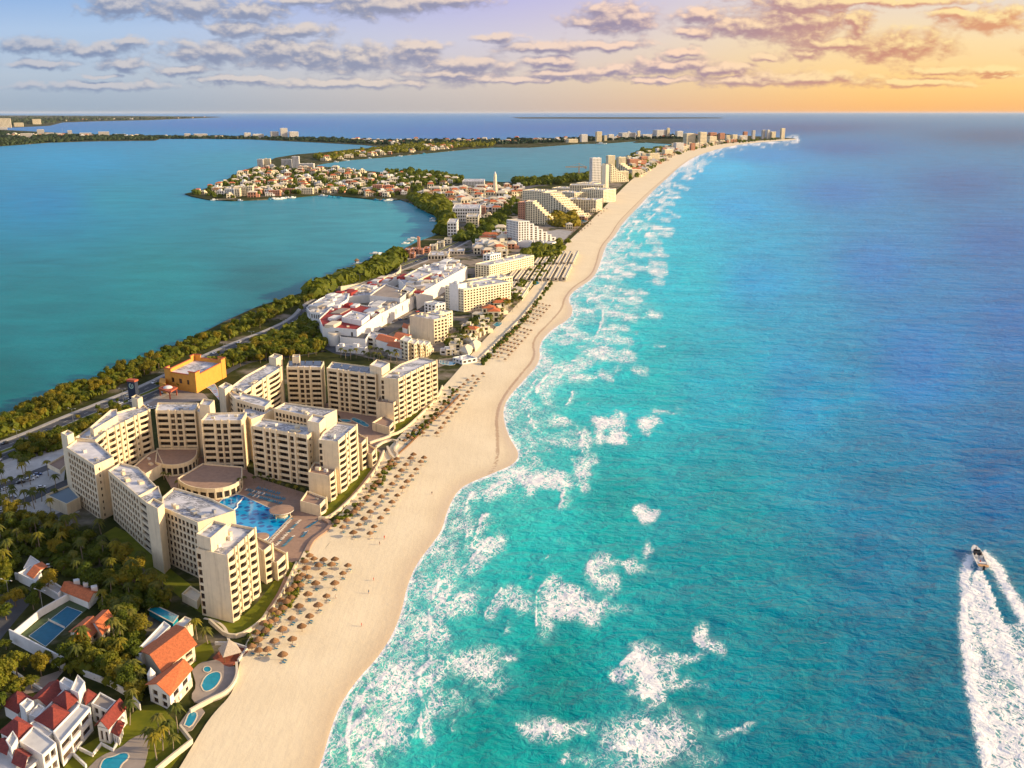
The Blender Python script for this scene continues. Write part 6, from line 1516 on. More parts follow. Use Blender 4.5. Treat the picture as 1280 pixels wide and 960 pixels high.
def palm_mesh(seed, m=M_PALM):
    r = random.Random(seed); mb = MB(); hz = 0
    for k in range(17):
        a = k * 2.39996 + r.uniform(-.2, .2); el = r.uniform(.1, 1.05) if k > 5 else r.uniform(.8, 1.3); L = r.uniform(2.9, 3.7); prev = None
        d = Vector((math.cos(a), math.sin(a), 0)); sN = Vector((-d.y, d.x, 0))
        for j in range(6):
            t = j / 5; p = d * (L * t * math.cos(el * (1 - t * .4))) + Vector((0, 0, L * (math.sin(el) * t - 1.15 * t * t)))
            w = .52 * math.sin(math.pi * min(1, .12 + t * .9)) + .03
            c = (p, p + sN * w - Vector((0,0,w*.5)), p - sN * w - Vector((0,0,w*.5)))
            if prev:
                mb.quad(tuple(prev[0]), tuple(c[0]), tuple(c[1]), tuple(prev[1])); mb.quad(tuple(c[0]), tuple(prev[0]), tuple(prev[2]), tuple(c[2]))
            prev = c
    return mb.mesh('fronds', [m])
def ptrunk(seed, h):
    r = random.Random(seed); mb = MB(); bx, by = r.uniform(-.6,.6), r.uniform(-.6,.6); pts = [(bx*(1-t)**2, by*(1-t)**2, h*t) for t in (0,.25,.5,.75,1)]
    for i in range(4): mb.tube(pts[i], pts[i+1], .24-.03*i, .21-.03*i, 6)
    return mb.mesh('trunk', [M_PTRUNK])
PALMS = []
for s in range(5):
    h = 6.5 + s * .8; PALMS.append((palm_mesh(s, M_LEAFY if s == 3 else M_PALM), ptrunk(s, h), h))
NT_, NP_ = [0], [0]
def tree(p, s, label, group, r, yellow=None, nm='broadleaf_tree'):
    c = [t for t in TREES if yellow is None or t[2] == yellow]; cm_, tm, _ = r.choice(c); x, y = G(p[0], p[1], ZL)
    o = empty(nm, (x, y, ZL), label, 'tree' if nm != 'garden_bush' else 'bush', group, r.uniform(0, 6.28)); o.scale = (s, s, s * r.uniform(.85, 1.2)); place(tm, 'trunk', (0,0,0), 0, o); place(cm_, 'crown', (0,0,0), 0, o); NT_[0] += 1
def palm(p, s, label, group, r):
    f, tm, h = r.choice(PALMS); x, y = G(p[0], p[1], ZL)
    o = empty('palm_tree', (x, y, ZL), label, 'palm', group, r.uniform(0, 6.28)); o.scale = (s, s, s); place(tm, 'trunk', (0,0,0), 0, o); place(f, 'crown', (0,0,h), 0, o); NP_[0] += 1
def grove(pts, kind, where, group, seed, smin=.8, smax=1.2, yellow=None):
    r = random.Random(seed)
    for i, p in enumerate(pts):
        w = ordw(i + 1)
        if kind == 'palm': palm(p, r.uniform(smin, smax), 'palm %s, %s counted from the nearest' % (where, w), group, r)
        else: tree(p, r.uniform(smin, smax), 'leafy %s %s, %s counted from the nearest' % ('tree' if smin >= .6 else 'bush', where, w), group, r, yellow, 'broadleaf_tree' if smin >= .6 else 'garden_bush')
GA = [(-30,655),(0,650),(60,655),(100,668),(125,685),(150,702),(180,735),(215,760),(180,772),(150,762),(125,745),(100,735),(88,725),(60,700),(25,695),(10,735),(-30,745)]
houseav = [[(15,690),(60,700),(85,740),(20,740)]]
grove(scatter(GA, 46, 10, 21, houseav, 8), 'tree', 'in the dense garden left of the resort', 'garden trees left of the resort', 1, .85, 1.35)
grove(scatter(GA, 34, 9, 22, houseav, 7), 'palm', 'in the dense garden left of the resort', 'garden palms left of the resort', 2)
GB = [(132,752),(170,775),(178,800),(172,815),(178,860),(172,880),(150,862),(125,845),(90,838),(80,828),(100,818),(128,832),(150,800),(146,778),(128,762)]
grove(scatter(GB, 34, 8, 23, (), 8), 'tree', 'between the tennis villa and the orange villa', 'trees between the villas', 3, .8, 1.25, None)
grove(scatter(GB, 20, 8, 24, (), 8), 'palm', 'between the tennis villa and the orange villa', 'palms between the villas', 4)
grove(scatter([(0,835),(20,842),(30,870),(10,900),(-20,900),(-20,840)], 12, 9, 25, (), 8), 'tree', 'at the left edge beside the white villa', 'trees at the left edge beside the white villa', 5, .9, 1.3)
grove([(30,838),(48,832),(62,830),(75,840),(88,845),(20,828),(40,862),(8,812),(52,845)], 'tree', 'along the lane behind the white villa', 'trees along the villa lane', 6, .6, .9)
grove([(0,760),(8,775),(-8,790),(4,748),(2,700),(12,690),(16,712),(6,720),(42,762),(30,750),(62,742),(50,748),(20,758)], 'tree', 'beside the tennis court drive', 'trees beside the tennis court drive', 7, .7, 1.1, None)
grove([(205,938),(212,925),(222,915),(195,950),(200,925),(188,935),(165,905),(246,800),(258,805),(168,890),(218,940)], 'palm', 'on the villa lawns near the beach', 'palms on the villa lawns', 8, .8, 1.0)
grove([(130,700),(145,690),(160,705),(178,718),(190,735),(205,745),(110,680),(95,672),(125,668),(212,752)], 'palm', 'along the foot of the front wings', 'palms along the foot of the front wings', 9)
LB = [(-30,545),(0,530),(15,522),(37,511),(72,498),(87,491),(125,478),(150,468),(180,453),(215,440),(245,426),(262,430),(240,441),(205,460),(160,480),(110,502),(60,524),(0,548),(-30,558)]
grove(scatter(LB, 86, 5.5, 26, (), 4), 'tree', 'on the near lagoon bank', 'trees on the near lagoon bank', 10, .8, 1.3)
grove(scatter([(262,428),(290,408),(330,390),(360,380),(392,368),(380,392),(345,404),(305,420),(272,434)], 28, 6, 27, (), 3.5), 'tree', 'on the middle lagoon bank', 'trees on the middle lagoon bank', 11, .9, 1.4)
grove(scatter([(275,462),(300,446),(340,430),(380,412),(398,425),(404,440),(392,447),(350,452),(310,458)], 45, 7, 28, (), 4), 'tree', 'in the grove behind the second resort', 'trees of the grove behind the second resort', 12, .9, 1.5)
grove(scatter([(20,565),(60,552),(110,531),(150,513),(158,520),(120,540),(78,558),(40,572)], 46, 5, 29, (), 2.5), 'tree', 'in the hedge between road and car park', 'trees of the hedge between road and car park', 13, .7, 1.1)
grove([(float(a), float(b)) for a, b in [(RCp[0], RCp[1]) for RCp in smooth_pl([(15,558),(60,541.5),(110,519.5),(160,499.5),(210,478.5),(262,450.5),(310,428.5),(350,413.5),(385,397)], 1)][1:-1]], 'tree', 'in the boulevard median', 'bushes in the boulevard median', 31, .4, .6)
grove(scatter([(215,482),(262,458),(310,437),(345,424),(350,430),(315,444),(270,466),(222,490)], 26, 6, 41, (), 3), 'tree', 'on the land side of the boulevard', 'trees on the land side of the boulevard', 32, .7, 1.1)
grove(scatter([(-20,600),(60,575),(72,600),(70,640),(40,655),(0,640),(-20,640)], 26, 9, 30, (), 7), 'palm', 'in the resort car park', 'palms in the resort car park', 14, .8, 1.1)
grove([(236,604),(243,606),(256,620),(268,616),(306,606),(318,604),(330,607),(342,610),(350,613),(360,616),(370,618),(378,620),(205,600),(212,604),(222,610),(325,600),(336,603),(300,612)], 'palm', 'around the pool courtyard', 'palms around the pool courtyard', 15, .45, .65)
grove(scatter([(415,448),(440,446),(470,446),(500,450),(496,456),(450,452)], 16, 5, 31, (), 2), 'palm', 'behind the solar-panelled wing', 'palms behind the solar-panelled wing', 16, .8, 1.0)
grove(scatter([(555,436),(575,420),(600,405),(640,378),(648,384),(610,418),(580,440)], 34, 6, 32, (), 3), 'palm', 'in the gardens of the middle hotels', 'palms in the gardens of the middle hotels', 17, .8, 1.1)
grove(scatter([(612,385),(640,372),(650,378),(630,390)], 12, 5, 33, (), 2.5), 'tree', 'beside the bungalow rows', 'trees beside the bungalow rows', 18, .8, 1.2)
grove([(312,806),(320,798),(332,788),(342,776),(352,764),(360,750),(367,736),(374,722),(379,706),(384,698)], 'palm', 'along the near retaining wall', 'small palms along the near retaining wall', 19, .35, .5)
grove([(426,648),(434,643),(442,636),(450,628),(458,618),(466,608),(474,600),(484,590),(491,582),(416,658),(480,602),(454,634)], 'palm', 'along the second retaining wall', 'small palms along the second retaining wall', 20, .3, .45)
grove([(500,552),(510,545),(520,535),(530,525),(540,514),(550,505),(556,496),(562,488),(548,500),(536,512),(525,540),(545,520)], 'tree', 'along the third retaining wall', 'bushes along the third retaining wall', 21, .25, .4)

# far woods seen as masses
def wood(label, poly, n, r0, r1, seed, name='woodland', m=M_LEAF, hh=.8, leaf=1.0):
    r = random.Random(seed); mb = MB(); xs = [p[0] for p in poly]; ys = [p[1] for p in poly]; k = 0; t = 0
    while k < n and t < n * 30:
        t += 1; p = (r.uniform(min(xs), max(xs)), r.uniform(min(ys), max(ys)))
        if not pip(p, poly): continue
        k += 1; x, y = G(p[0], p[1], ZL); R = r.uniform(r0, r1); hz = R * hh * r.uniform(.7, 1.3)
        for d in icos(1, 16):
            q = Vector((x + d.x * R * r.uniform(.8, 1.15), y + d.y * R * r.uniform(.8, 1.15), ZL + hz + d.z * hz * r.uniform(.8, 1.2)))
            s = R * .62 * leaf; nn = (d + Vector((r.uniform(-.5,.5), r.uniform(-.5,.5), r.uniform(-.2,.6)))).normalized(); u = nn.orthogonal().normalized(); w = nn.cross(u)
            if q.z < ZL - 1: continue
            mb.quad(tuple(q-u*s-w*s*.7), tuple(q+u*s-w*s*.6), tuple(q+u*s*.8+w*s*.8), tuple(q-u*s*.9+w*s*.7))
    tag(mb.obj(name, m), None, None, None, 'stuff')
wood('mangroves', [(385,368),(400,362),(422,354),(447,344),(467,334),(497,318),(505,326),(486,340),(470,347),(430,356),(392,374)], 330, 4, 7.5, 41, 'lagoon_mangroves')
wood('', [(546,291),(552,291),(553,280),(549,270),(537,265),(526,260),(516,252),(510,249),(530,249),(552,251),(561,262),(564,280),(556,294)], 300, 5, 9, 42, 'lagoon_mangroves')
wood('', [(682,281),(690,272),(700,265),(718,270),(722,283),(700,284)], 130, 4, 7, 43, 'hotel_garden_trees', M_LEAFY)
wood('', [(650,318),(660,311),(700,306),(712,300),(705,316),(690,328),(664,330)], 55, 3, 6, 44, 'scrub')
wood('', PEN, 430, 3.5, 7, 45, 'peninsula_trees')
wood('', [(392,197),(430,192),(470,187.5),(486,185),(520,180),(620,178.5),(616,183),(575,184.5),(520,189),(480,193),(440,196),(404,201)], 560, 6, 11, 46, 'spit_trees')
wood('', [(480,215),(540,217),(582,224),(572,229),(530,231),(505,232)], 170, 5, 9, 47, 'peninsula_trees')
wood('', [(-20,184),(60,178),(125,175.5),(194,175),(190,173),(100,173),(0,175),(-20,176)], 500, 10, 16, 48, 'mangrove_belt', M_MANG, .5)
wood('', [(-20,172),(60,172.5),(190,173.2),(312,173.6),(400,177),(440,179),(480,181),(500,178),(440,175),(400,173.6),(300,171.5),(190,171),(60,168),(-20,164)], 900, 9, 16, 49, 'far_shore_trees', M_MANG, .45)
wood('', [(480,181),(620,181),(700,178),(790,174.5),(845,173.5),(920,172.5),(920,170.3),(850,169.5),(780,171),(700,174),(600,176),(480,176.5)], 700, 9, 15, 50, 'far_shore_trees', M_MANG, .5)
wood('', [(742,216),(770,206),(787,198),(800,190),(819,187),(845,183),(858,181),(850,186),(822,196),(798,212),(780,222),(745,224)], 420, 6, 11, 51, 'lagoon_mangroves')
wood('', [(640,226),(700,224),(738,219),(740,223),(700,230),(650,233)], 150, 5, 9, 52, 'lagoon_mangroves')
wood('', [(560,300),(600,278),(620,262),(632,240),(650,236),(652,250),(648,268),(636,276),(640,290),(600,306)], 120, 3, 7, 53, 'town_trees')
wood('', [(-100,146),(60,146),(200,147),(260,146.8),(180,149.5),(78,152),(40,156),(-100,158)], 500, 30, 60, 54, 'distant_woodland', M_MANG, .25)
wood('', [(790,225),(830,202),(860,189),(905,180),(960,176),(980,174.6),(960,173.6),(905,177),(860,183),(815,203),(780,222)], 160, 4, 8, 55, 'beach_strip_trees')
wood('', [(560,440),(600,412),(650,372),(690,335),(700,310),(690,312),(640,365),(590,405),(556,432)], 150, 1.6, 3.4, 56, 'garden_shrubs')
wood('', [(385,395),(395,410),(408,432),(395,440),(300,452),(262,470),(255,462),(300,440),(360,415)], 300, 2.2, 4.5, 57, 'undergrowth')
wood('', [(-30,552),(0,530),(37,511),(87,490),(150,466),(215,438),(300,404),(360,376),(385,368),(385,376),(300,418),(205,458),(110,500),(0,548)], 800, 1.4, 3.2, 58, 'bank_undergrowth')
wood('', [(15,570),(60,550),(110,530),(158,512),(165,518),(120,538),(78,560),(25,578)], 260, 1.0, 2.2, 59, 'hedge')
wood('', GA, 380, 1.0, 2.2, 60, 'garden_undergrowth')
wood('', GB, 300, 1.0, 2.2, 61, 'garden_undergrowth')
wood('', [(308,806),(330,788),(356,756),(374,716),(380,722),(364,758),(338,790),(312,812)], 45, .6, 1.2, 62, 'wall_shrubs')
wood('', [(414,656),(445,630),(474,598),(488,576),(496,580),(481,602),(452,634),(420,660)], 45, .6, 1.2, 63, 'wall_shrubs')
wood('', [(508,548),(534,524),(554,504),(562,488),(572,488),(560,506),(540,530),(512,554)], 50, .6, 1.2, 64, 'wall_shrubs')
wood('', [(598,455),(650,404),(690,350),(694,350),(655,404),(602,458)], 130, .8, 1.5, 65, 'wall_shrubs')
wood('', [(0,560),(-40,600),(-40,700),(0,700),(60,655),(95,650),(100,664),(60,668),(0,665)], 60, 1, 2.4, 66, 'car_park_shrubs')

# ------------------------------------------------------------------ beach umbrellas (thatched), loungers
def palapa_proto():
    mb = MB(); n = 16
    rr = random.Random(3); rad = [1.75 + rr.uniform(-.14, .14) for _ in range(n)]
    for k in range(n):
        a0, a1 = 2*math.pi*k/n, 2*math.pi*(k+1)/n; r0, r1 = rad[k], rad[(k+1) % n]
        A = (r0*math.cos(a0), r0*math.sin(a0), 2.1); B = (r1*math.cos(a1), r1*math.sin(a1), 2.1); Cc_ = (.9*math.cos(a1), .9*math.sin(a1), 2.85); Dd = (.9*math.cos(a0), .9*math.sin(a0), 2.85)
        mb.quad(A, B, Cc_, Dd); mb.tri(Dd, Cc_, (0, 0, 3.45)); mb.tri(B, A, (0, 0, 2.35))
    root = empty('thatched_umbrella', (0,0,0), 'x', 'beach umbrella')
    mb.obj('canopy', M_THATCH, root); mb = MB(); mb.tube((0,0,-.2),(0,0,2.4),.09,.07,6); mb.obj('pole', M_WOOD, root)
    return root
def lounger_mesh(m):
    mb = MB(); mb.box(-.25, 0, .28, 1.3, .62, .09); 
    mb.quad((.4,-.31,.33),(.4,.31,.33),(.95,.31,.75),(.95,-.31,.75)); mb.quad((.95,-.31,.68),(.95,.31,.68),(.4,.31,.26),(.4,-.31,.26))
    mb.quad((.4,-.31,.26),(.4,-.31,.33),(.95,-.31,.75),(.95,-.31,.68)); mb.quad((.4,.31,.33),(.4,.31,.26),(.95,.31,.68),(.95,.31,.75)); mb.quad((.95,-.31,.68),(.95,-.31,.75),(.95,.31,.75),(.95,.31,.68))
    for x in (-.8, .4):
        for y in (-.25, .25): mb.box(x, y, 0, .06, .06, .28)
    return mb.mesh('sun_lounger', [m])
LMB, LMW = lounger_mesh(M_BLUE), lounger_mesh(M_WFAB)
def lounger(x, y, z, rz, blue, label, group):
    return tag(place(LMB if blue else LMW, 'sun_lounger', (x, y, z), rz), label, 'sun lounger', group)
PAL = palapa_proto(); first = [True]; ALLP = []
def sand_z(px, py):
    # height of the sand at a picture point
    i = int(np.argmin(np.abs(BR[:, 1] - py) + np.abs(CR[:, 1] - py)))
    t = (px - np.interp(py, BR[::-1, 1], BR[::-1, 0])) / max(1, np.interp(py, CR[::-1, 1], CR[::-1, 0]) - np.interp(py, BR[::-1, 1], BR[::-1, 0]))
    return 2.25 * max(0, min(1, 1 - t)) ** .75 if t > 0 else 2.25
def palapas(pts, where, group, lng=True, h=2.4, s=1.0, seed=1):
    r = random.Random(seed)
    for i, (px, py) in enumerate(sorted(pts, key=lambda q: -q[1])):
        z = sand_z(px, py + 4) - .12; x, y = G(px, py, z + h)
        if first[0]: o = PAL; first[0] = False
        else: o = copy_tree(PAL)
        o.location = (x, y, z); o.rotation_euler = (0, 0, r.uniform(0, 6)); k = s * r.uniform(.9, 1.12); o.scale = (k, k, k)
        o['label'] = 'thatched umbrella %s, %s from the near end' % (where, ordw(i + 1)); o['group'] = group
        if lng:
            for j in (-1, 1):
                if r.random() < .8:
                    lounger(x + .9 + r.uniform(-.2, .2), y + j * .75 - 1.2, z + .1, -.5 + r.uniform(-.15, .15), r.random() < .65, '%s lounger under umbrella %s %s' % ('near' if j < 0 else 'far', ordw(i + 1), where), 'loungers under the thatched umbrellas')
c7 = lambda L: [(280 + x / 3.2, 560 + y / 3.2) for x, y in L]
palapas(c7([(360,440),(398,445),(443,443),(378,468),(430,465),(495,466),(330,480),(398,500),(475,497),(337,512),(295,520),(306,545),(366,541),(443,540),(335,584),(410,588),(268,595),(377,628),(299,632),(235,638),(342,670),(204,683),(270,677),(311,712),(165,728),(233,724),(273,762),(136,766),(201,770),(174,803),(235,825),(312,505),(282,548),(262,566),(250,612),(228,604),(214,655),(196,648),(182,692),(160,700),(128,735),(322,452),(342,428),(110,790),(140,806)]), 'on the near beach', 'thatched umbrellas on the near beach', seed=1)
c4 = lambda L: [(240 + x / 3, 420 + y / 3) for x, y in L]
palapas(c4([(543,693),(605,660),(580,690),(565,715),(605,737),(625,705),(645,685),(667,737),(683,712),(707,680),(730,650),(750,622),(769,595),(789,567),(806,545),(823,522),(841,497),(858,470),(870,455),(668,658),(690,628),(710,603),(652,605),(672,580),(730,577),(750,553),(785,504),(768,526),(803,482),(820,458),(830,444),(768,460),(748,465),(742,480),(760,478),(700,520),(720,495),(632,632),(618,648),(700,545),(685,560)]), 'beside the second lawn', 'thatched umbrellas beside the second lawn', seed=2)
c44 = lambda L: [(400 + x / 3.2, 400 + y / 3.2) for x, y in L]
palapas(c44([(467,450),(483,430),(497,410),(511,390),(527,370),(541,353),(554,337),(568,320),(581,303),(592,287),(606,270),(620,250),(632,235),(652,213),(410,450),(350,460),(338,480),(425,420),(440,402),(455,388),(470,372),(485,350),(500,335),(515,318),(530,300),(545,285),(560,268),(575,255),(590,238),(612,222),(395,428),(378,440),(365,468)]), 'in the long double row', 'thatched umbrellas in the long double row', seed=3, s=.9)
def array(o, a, b, na, nb, jit, seed, skip=.08):
    r = random.Random(seed); return [(o[0] + a[0]*i + b[0]*j + r.uniform(-jit, jit), o[1] + a[1]*i + b[1]*j + r.uniform(-jit, jit)*.6) for i in range(na) for j in range(nb) if r.random() > skip]
palapas(array((613,443), (4.1,-4.4), (4.6,1.2), 9, 5, .5, 1), 'in the near dense block of the middle beach', 'thatched umbrellas in dense blocks', False, seed=4, s=.85)
palapas(array((651,399), (3.8,-4.3), (4.2,1.1), 6, 5, .5, 2), 'in the second dense block of the middle beach', 'thatched umbrellas in dense blocks', False, seed=5, s=.85)
palapas(array((714,288), (3.6,-2.6), (3.2,.8), 6, 4, .3, 3), 'on the beach of the stepped hotel', 'thatched umbrellas on the far beach', False, seed=6, s=1.0)
palapas(array((741,268), (3.6,-2.8), (3.4,.7), 4, 3, .3, 4), 'on the beach of the cream hotels', 'thatched umbrellas on the far beach', False, seed=7, s=1.0)
# loungers around the pool
def lrow(a, b, n, rz, blue, where, seed):
    r = random.Random(seed); A, B = Vector(G(*a, ZP)), Vector(G(*b, ZP))
    for i in range(n):
        p = A + (B - A) * (i + .5) / n; lounger(p.x + r.uniform(-.15,.15), p.y + r.uniform(-.15,.15), ZL + .05, rz + r.uniform(-.12,.12), blue if r.random() < .85 else not blue, 'lounger %s, %s from the left' % (where, ordw(i + 1)), 'loungers around the resort pool')
lrow((334,682), (365,648), 20, -2.5, False, 'in the row on the right edge of the pool', 1)
lrow((344,683), (375,650), 18, -2.5, False, 'in the second row right of the pool', 2)
lrow((353,684), (367,670), 8, -2.5, True, 'in the short blue row on the deck', 3)
lrow((310,618), (352,630), 18, 1.1, True, 'in the first blue row behind the pool', 4)
lrow((306,612), (356,625), 20, 1.1, True, 'in the second blue row behind the pool', 5)
lrow((320,610), (350,618), 10, 1.1, True, 'in the third blue row behind the pool', 6)
lrow((384,660), (396,652), 8, .6, True, 'beside the planter at the deck corner', 7)
lrow((378,672), (384,664), 5, .6, True, 'on the curved deck edge', 8)

# ------------------------------------------------------------------ cars
def car_proto(i):
    root = empty('parked_car', (0,0,0), 'x', 'car'); p = CARP[i]
    def loft(secs, name, m, parent):
        mb = MB()
        for (x0, w0, z0, t0), (x1, w1, z1, t1) in zip(secs[:-1], secs[1:]):
            A = [(x0,-w0,z0),(x0,-w0*.97,t0),(x0,w0*.97,t0),(x0,w0,z0)]; B = [(x1,-w1,z1),(x1,-w1*.97,t1),(x1,w1*.97,t1),(x1,w1,z1)]
            for k in range(4): mb.quad(A[k], A[(k+1) % 4], B[(k+1) % 4], B[k])
        a, b = secs[0], secs[-1]
        mb.quad((a[0],a[1],a[2]),(a[0],a[1],a[3]),(a[0],-a[1],a[3]),(a[0],-a[1],a[2])); mb.quad((b[0],-b[1],b[2]),(b[0],-b[1],b[3]),(b[0],b[1],b[3]),(b[0],b[1],b[2]))
        return mb.obj(name, m, parent)
    loft([(-2.2,.8,.35,.75),(-2.05,.9,.3,.92),(-.9,.92,.28,.98),(.9,.92,.28,.95),(2.0,.88,.3,.78),(2.2,.75,.35,.6)], 'body', p, root)
    loft([(-1.7,.72,.93,.98),(-1.2,.74,.93,1.4),(.3,.74,.93,1.42),(1.05,.74,.9,.96)], 'windows', M_CARG, root)
    mb = MB(); mb.box(-.45, 0, 1.41, 1.5, 1.2, .05); mb.obj('roof', p, root)
    for x in (-1.35, 1.35):
        for y in (-.86, .86):
            mb = MB(); mb.tube((x, y-.11, .32), (x, y+.11, .32), .32, .32, 10); mb.obj('wheel', M_TYRE, root)
    return root
CARS = [car_proto(i) for i in range(5)]; usedc = [False] * 5; CN = ['white', 'silver', 'black', 'red', 'blue']
def car(x, y, z, rz, i, label, group):
    o = copy_tree(CARS[i]) if usedc[i] else CARS[i]; usedc[i] = True
    o.location = (x, y, z); o.rotation_euler = (0, 0, rz); o['label'] = label; o['group'] = group; return o
def place_cars(pts, where, group, rz, seed):
    r = random.Random(seed); cn = {}
    for p in sorted(pts, key=lambda q: -q[1]):
        i = r.choice((0,0,1,1,2,3,4,0)); cn[i] = cn.get(i, 0) + 1; x, y = G(p[0], p[1], ZL + .06)
        car(x, y, ZL + .09, rz + r.uniform(-.05,.05), i, '%s car %s, %s %s one from the near end' % (CN[i], where, ordw(cn[i]), CN[i]), group)
place_cars([(30,600),(34,601.5),(38,600),(43,597),(26,604),(47,594),(8,612),(12,611),(2,640),(5,652),(28,633),(0,625),(16,623),(52,610)], 'in the resort car park', 'cars in the resort car park', .55, 1)
place_cars([(36,643),(68,706),(62,709),(75,704)], 'among the garden trees', 'cars among the garden trees', .2, 2)
place_cars([(160,496),(158,500),(165,502),(182,508),(190,511),(196,510),(150,505),(140,512),(212,512),(218,508)], 'around the sign tower', 'cars around the sign tower', .4, 3)
place_cars([(508,399),(514,396),(490,404),(478,412),(470,416),(522,390),(528,387),(545,376),(552,372),(500,400)], 'on the mall road', 'cars on the mall road', .9, 4)
place_cars([(384,418),(388,421),(404,440),(398,436),(375,438),(410,432)], 'in front of the mall', 'cars in front of the mall', .6, 5)
r = random.Random(9); cn = {}
Wc = np.hypot(RC[:, 0], RC[:, 1]); idx = [i for i in range(len(RC)-1) if 380 < Wc[i] < 1900]
for k in range(34):
    i = idx[int(k / 34 * len(idx))]; off = r.choice((-10, -5.2, 5.2, 10)); t = r.random(); c = RC[i] * (1-t) + RC[i+1] * t + RN[i] * off; d = RC[i+1] - RC[i]
    j = r.choice((0,0,1,2,3,4)); cn[j] = cn.get(j, 0) + 1
    car(c[0], c[1], ZL + .085, math.atan2(d[1], d[0]) + (math.pi if off > 0 else 0), j, '%s car driving on the boulevard, %s %s one from the near end' % (CN[j], ordw(cn[j]), CN[j]), 'cars driving on the boulevard')
# bus-like truck far down the boulevard
# street lamps along the boulevard
def lamp_proto():
    root = empty('street_lamp', (0,0,0), 'x', 'street lamp'); mb = MB(); mb.tube((0,0,0),(0,0,9),.14,.08,6); mb.obj('pole', M_METAL, root)
    mb = MB(); mb.tube((0,0,8.9),(2.2,0,9.4),.06,.05,5); mb.tube((0,0,8.9),(-2.2,0,9.4),.06,.05,5); mb.obj('arm', M_METAL, root)
    for s in (-1, 1): mb = MB(); mb.box(2.4*s, 0, 9.3, .8, .35, .16); mb.obj('lamp_head', M_GREYW, root)
    return root
LP = lamp_proto(); n_ = 0; acc = 0
for i in range(1, len(RC)-1):
    acc += np.hypot(*(RC[i]-RC[i-1]))
    if acc > 38 and 380 < Wc[i] < 1500:
        acc = 0; o = LP if n_ == 0 else copy_tree(LP); n_ += 1; d = RN[i]; o.location = (RC[i][0], RC[i][1], ZL + .2); o.rotation_euler = (0,0,math.atan2(d[1], d[0]))
        o['label'] = 'double-armed street lamp in the road median, %s from the near end' % ordw(n_); o['group'] = 'street lamps in the road median'
lp2 = copy_tree(LP); lp2.location = (*G(12, 752, ZL), ZL); lp2['label'] = 'street lamp beside the tennis court drive'
lp3 = copy_tree(LP); lp3.location = (*G(54, 765, ZL), ZL); lp3['label'] = 'street lamp behind the tennis court wall'

# ------------------------------------------------------------------ marina boats and docks
def small_boat_mesh(m, L=9, W_=3):
    mb = MB(); secs = [(-L/2, W_*.42, .0, 1.0), (-L*.2, W_*.5, -.1, 1.1), (L*.2, W_*.45, -.1, 1.25), (L*.42, W_*.2, .2, 1.45), (L/2, .05, .6, 1.55)]
    for (x0,w0,z0,t0),(x1,w1,z1,t1) in zip(secs[:-1], secs[1:]):
        mb.quad((x0,-w0*.6,z0),(x1,-w1*.6,z1),(x1,-w1,t1),(x0,-w0,t0)); mb.quad((x1,w1*.6,z1),(x0,w0*.6,z0),(x0,w0,t0),(x1,w1,t1)); mb.quad((x0,-w0,t0),(x1,-w1,t1),(x1,w1,t1),(x0,w0,t0))
    x,w,z,t_ = secs[0]; mb.quad((x,w*.6,z),(x,-w*.6,z),(x,-w,t_),(x,w,t_))
    mb.box(-L*.08, 0, 1.1, L*.34, W_*.62, 1.0); mb.box(-L*.1, 0, 2.1, L*.26, W_*.66, .12); return mb.mesh('moored_boat', [m])
SB = [small_boat_mesh(M_WHITE), small_boat_mesh(M_BLUE, 7, 2.6), small_boat_mesh(M_WHITE, 13, 4)]
def boats(pts, where, group, seed, s=1.0):
    r = random.Random(seed)
    for i, p in enumerate(sorted(pts, key=lambda q: -q[1])):
        x, y = G(p[0], p[1], 0); o = place(r.choice(SB), 'moored_boat', (x, y, .05), r.uniform(-.5, .9), None, (s,)*3)
        tag(o, 'small moored boat %s, %s from the near end' % (where, ordw(i + 1)), 'boat', group)
boats([(465,328),(469,326),(473,324),(466,323),(471,321),(476,322),(480,320),(475,318),(470,317.5),(480,316.5),(484,318),(486,315),(463,325),(489,319.5),(448,330)], 'at the mall marina', 'boats at the mall marina', 1, 1.3)
boats([(338,249.6),(343,249.2),(348,249.4),(354,248.6),(360,248.2),(366,247.6),(404,245.4),(412,246.5),(418,247.2),(424,247.5),(470,250.6),(480,251),(486,251),(490,250.4),(300,251.4),(268,250.6)], 'along the peninsula shore', 'boats along the peninsula shore', 2, 1.8)
boats([(541,274),(543,277),(539,271),(507,305),(512,301.5),(517,299)], 'by the mangroves', 'boats by the mangroves', 3, 1.4)
boats([(420,203),(432,201),(462,198.5),(500,195.5),(530,192.5)], 'along the spit', 'boats along the spit', 4, 2.4)
boats([(752,180.3)], 'alone in the middle of the inner lagoon', None, 5, 5)
def dock(a, b, w, label):
    A, B = Vector(G(*a, 1)), Vector(G(*b, 1)); d = (B-A).normalized(); n = Vector((-d.y, d.x)) * w/2; root = empty('dock', (A.x, A.y, 0), label, 'dock'); mb = MB()
    q = [A+n, A-n, B-n, B+n]; mb.prism([tuple(p - A) for p in q], .8, 1.1, bottom=True); mb.obj('deck', M_WOOD, root)
    L = (B-A).length; k = 0
    while k < L: mb = MB(); p = d*k; mb.tube((p.x, p.y, -1.5), (p.x, p.y, .8), .25, .25, 5); mb.obj('pile', M_WOOD, root); k += 12
dock((472,330), (446,328), 3, 'long wooden dock with a hut at its tip near the mall'); dock((478,326), (470,318), 2.5, 'short dock between the marina boats'); dock((504,309), (497,311), 2.5, 'short dock below the marina restaurants'); dock((515,302), (508,304), 3, 'wide dock beside the restaurants')
dock((398,205), (420,202), 4, 'dock on the spit shore')
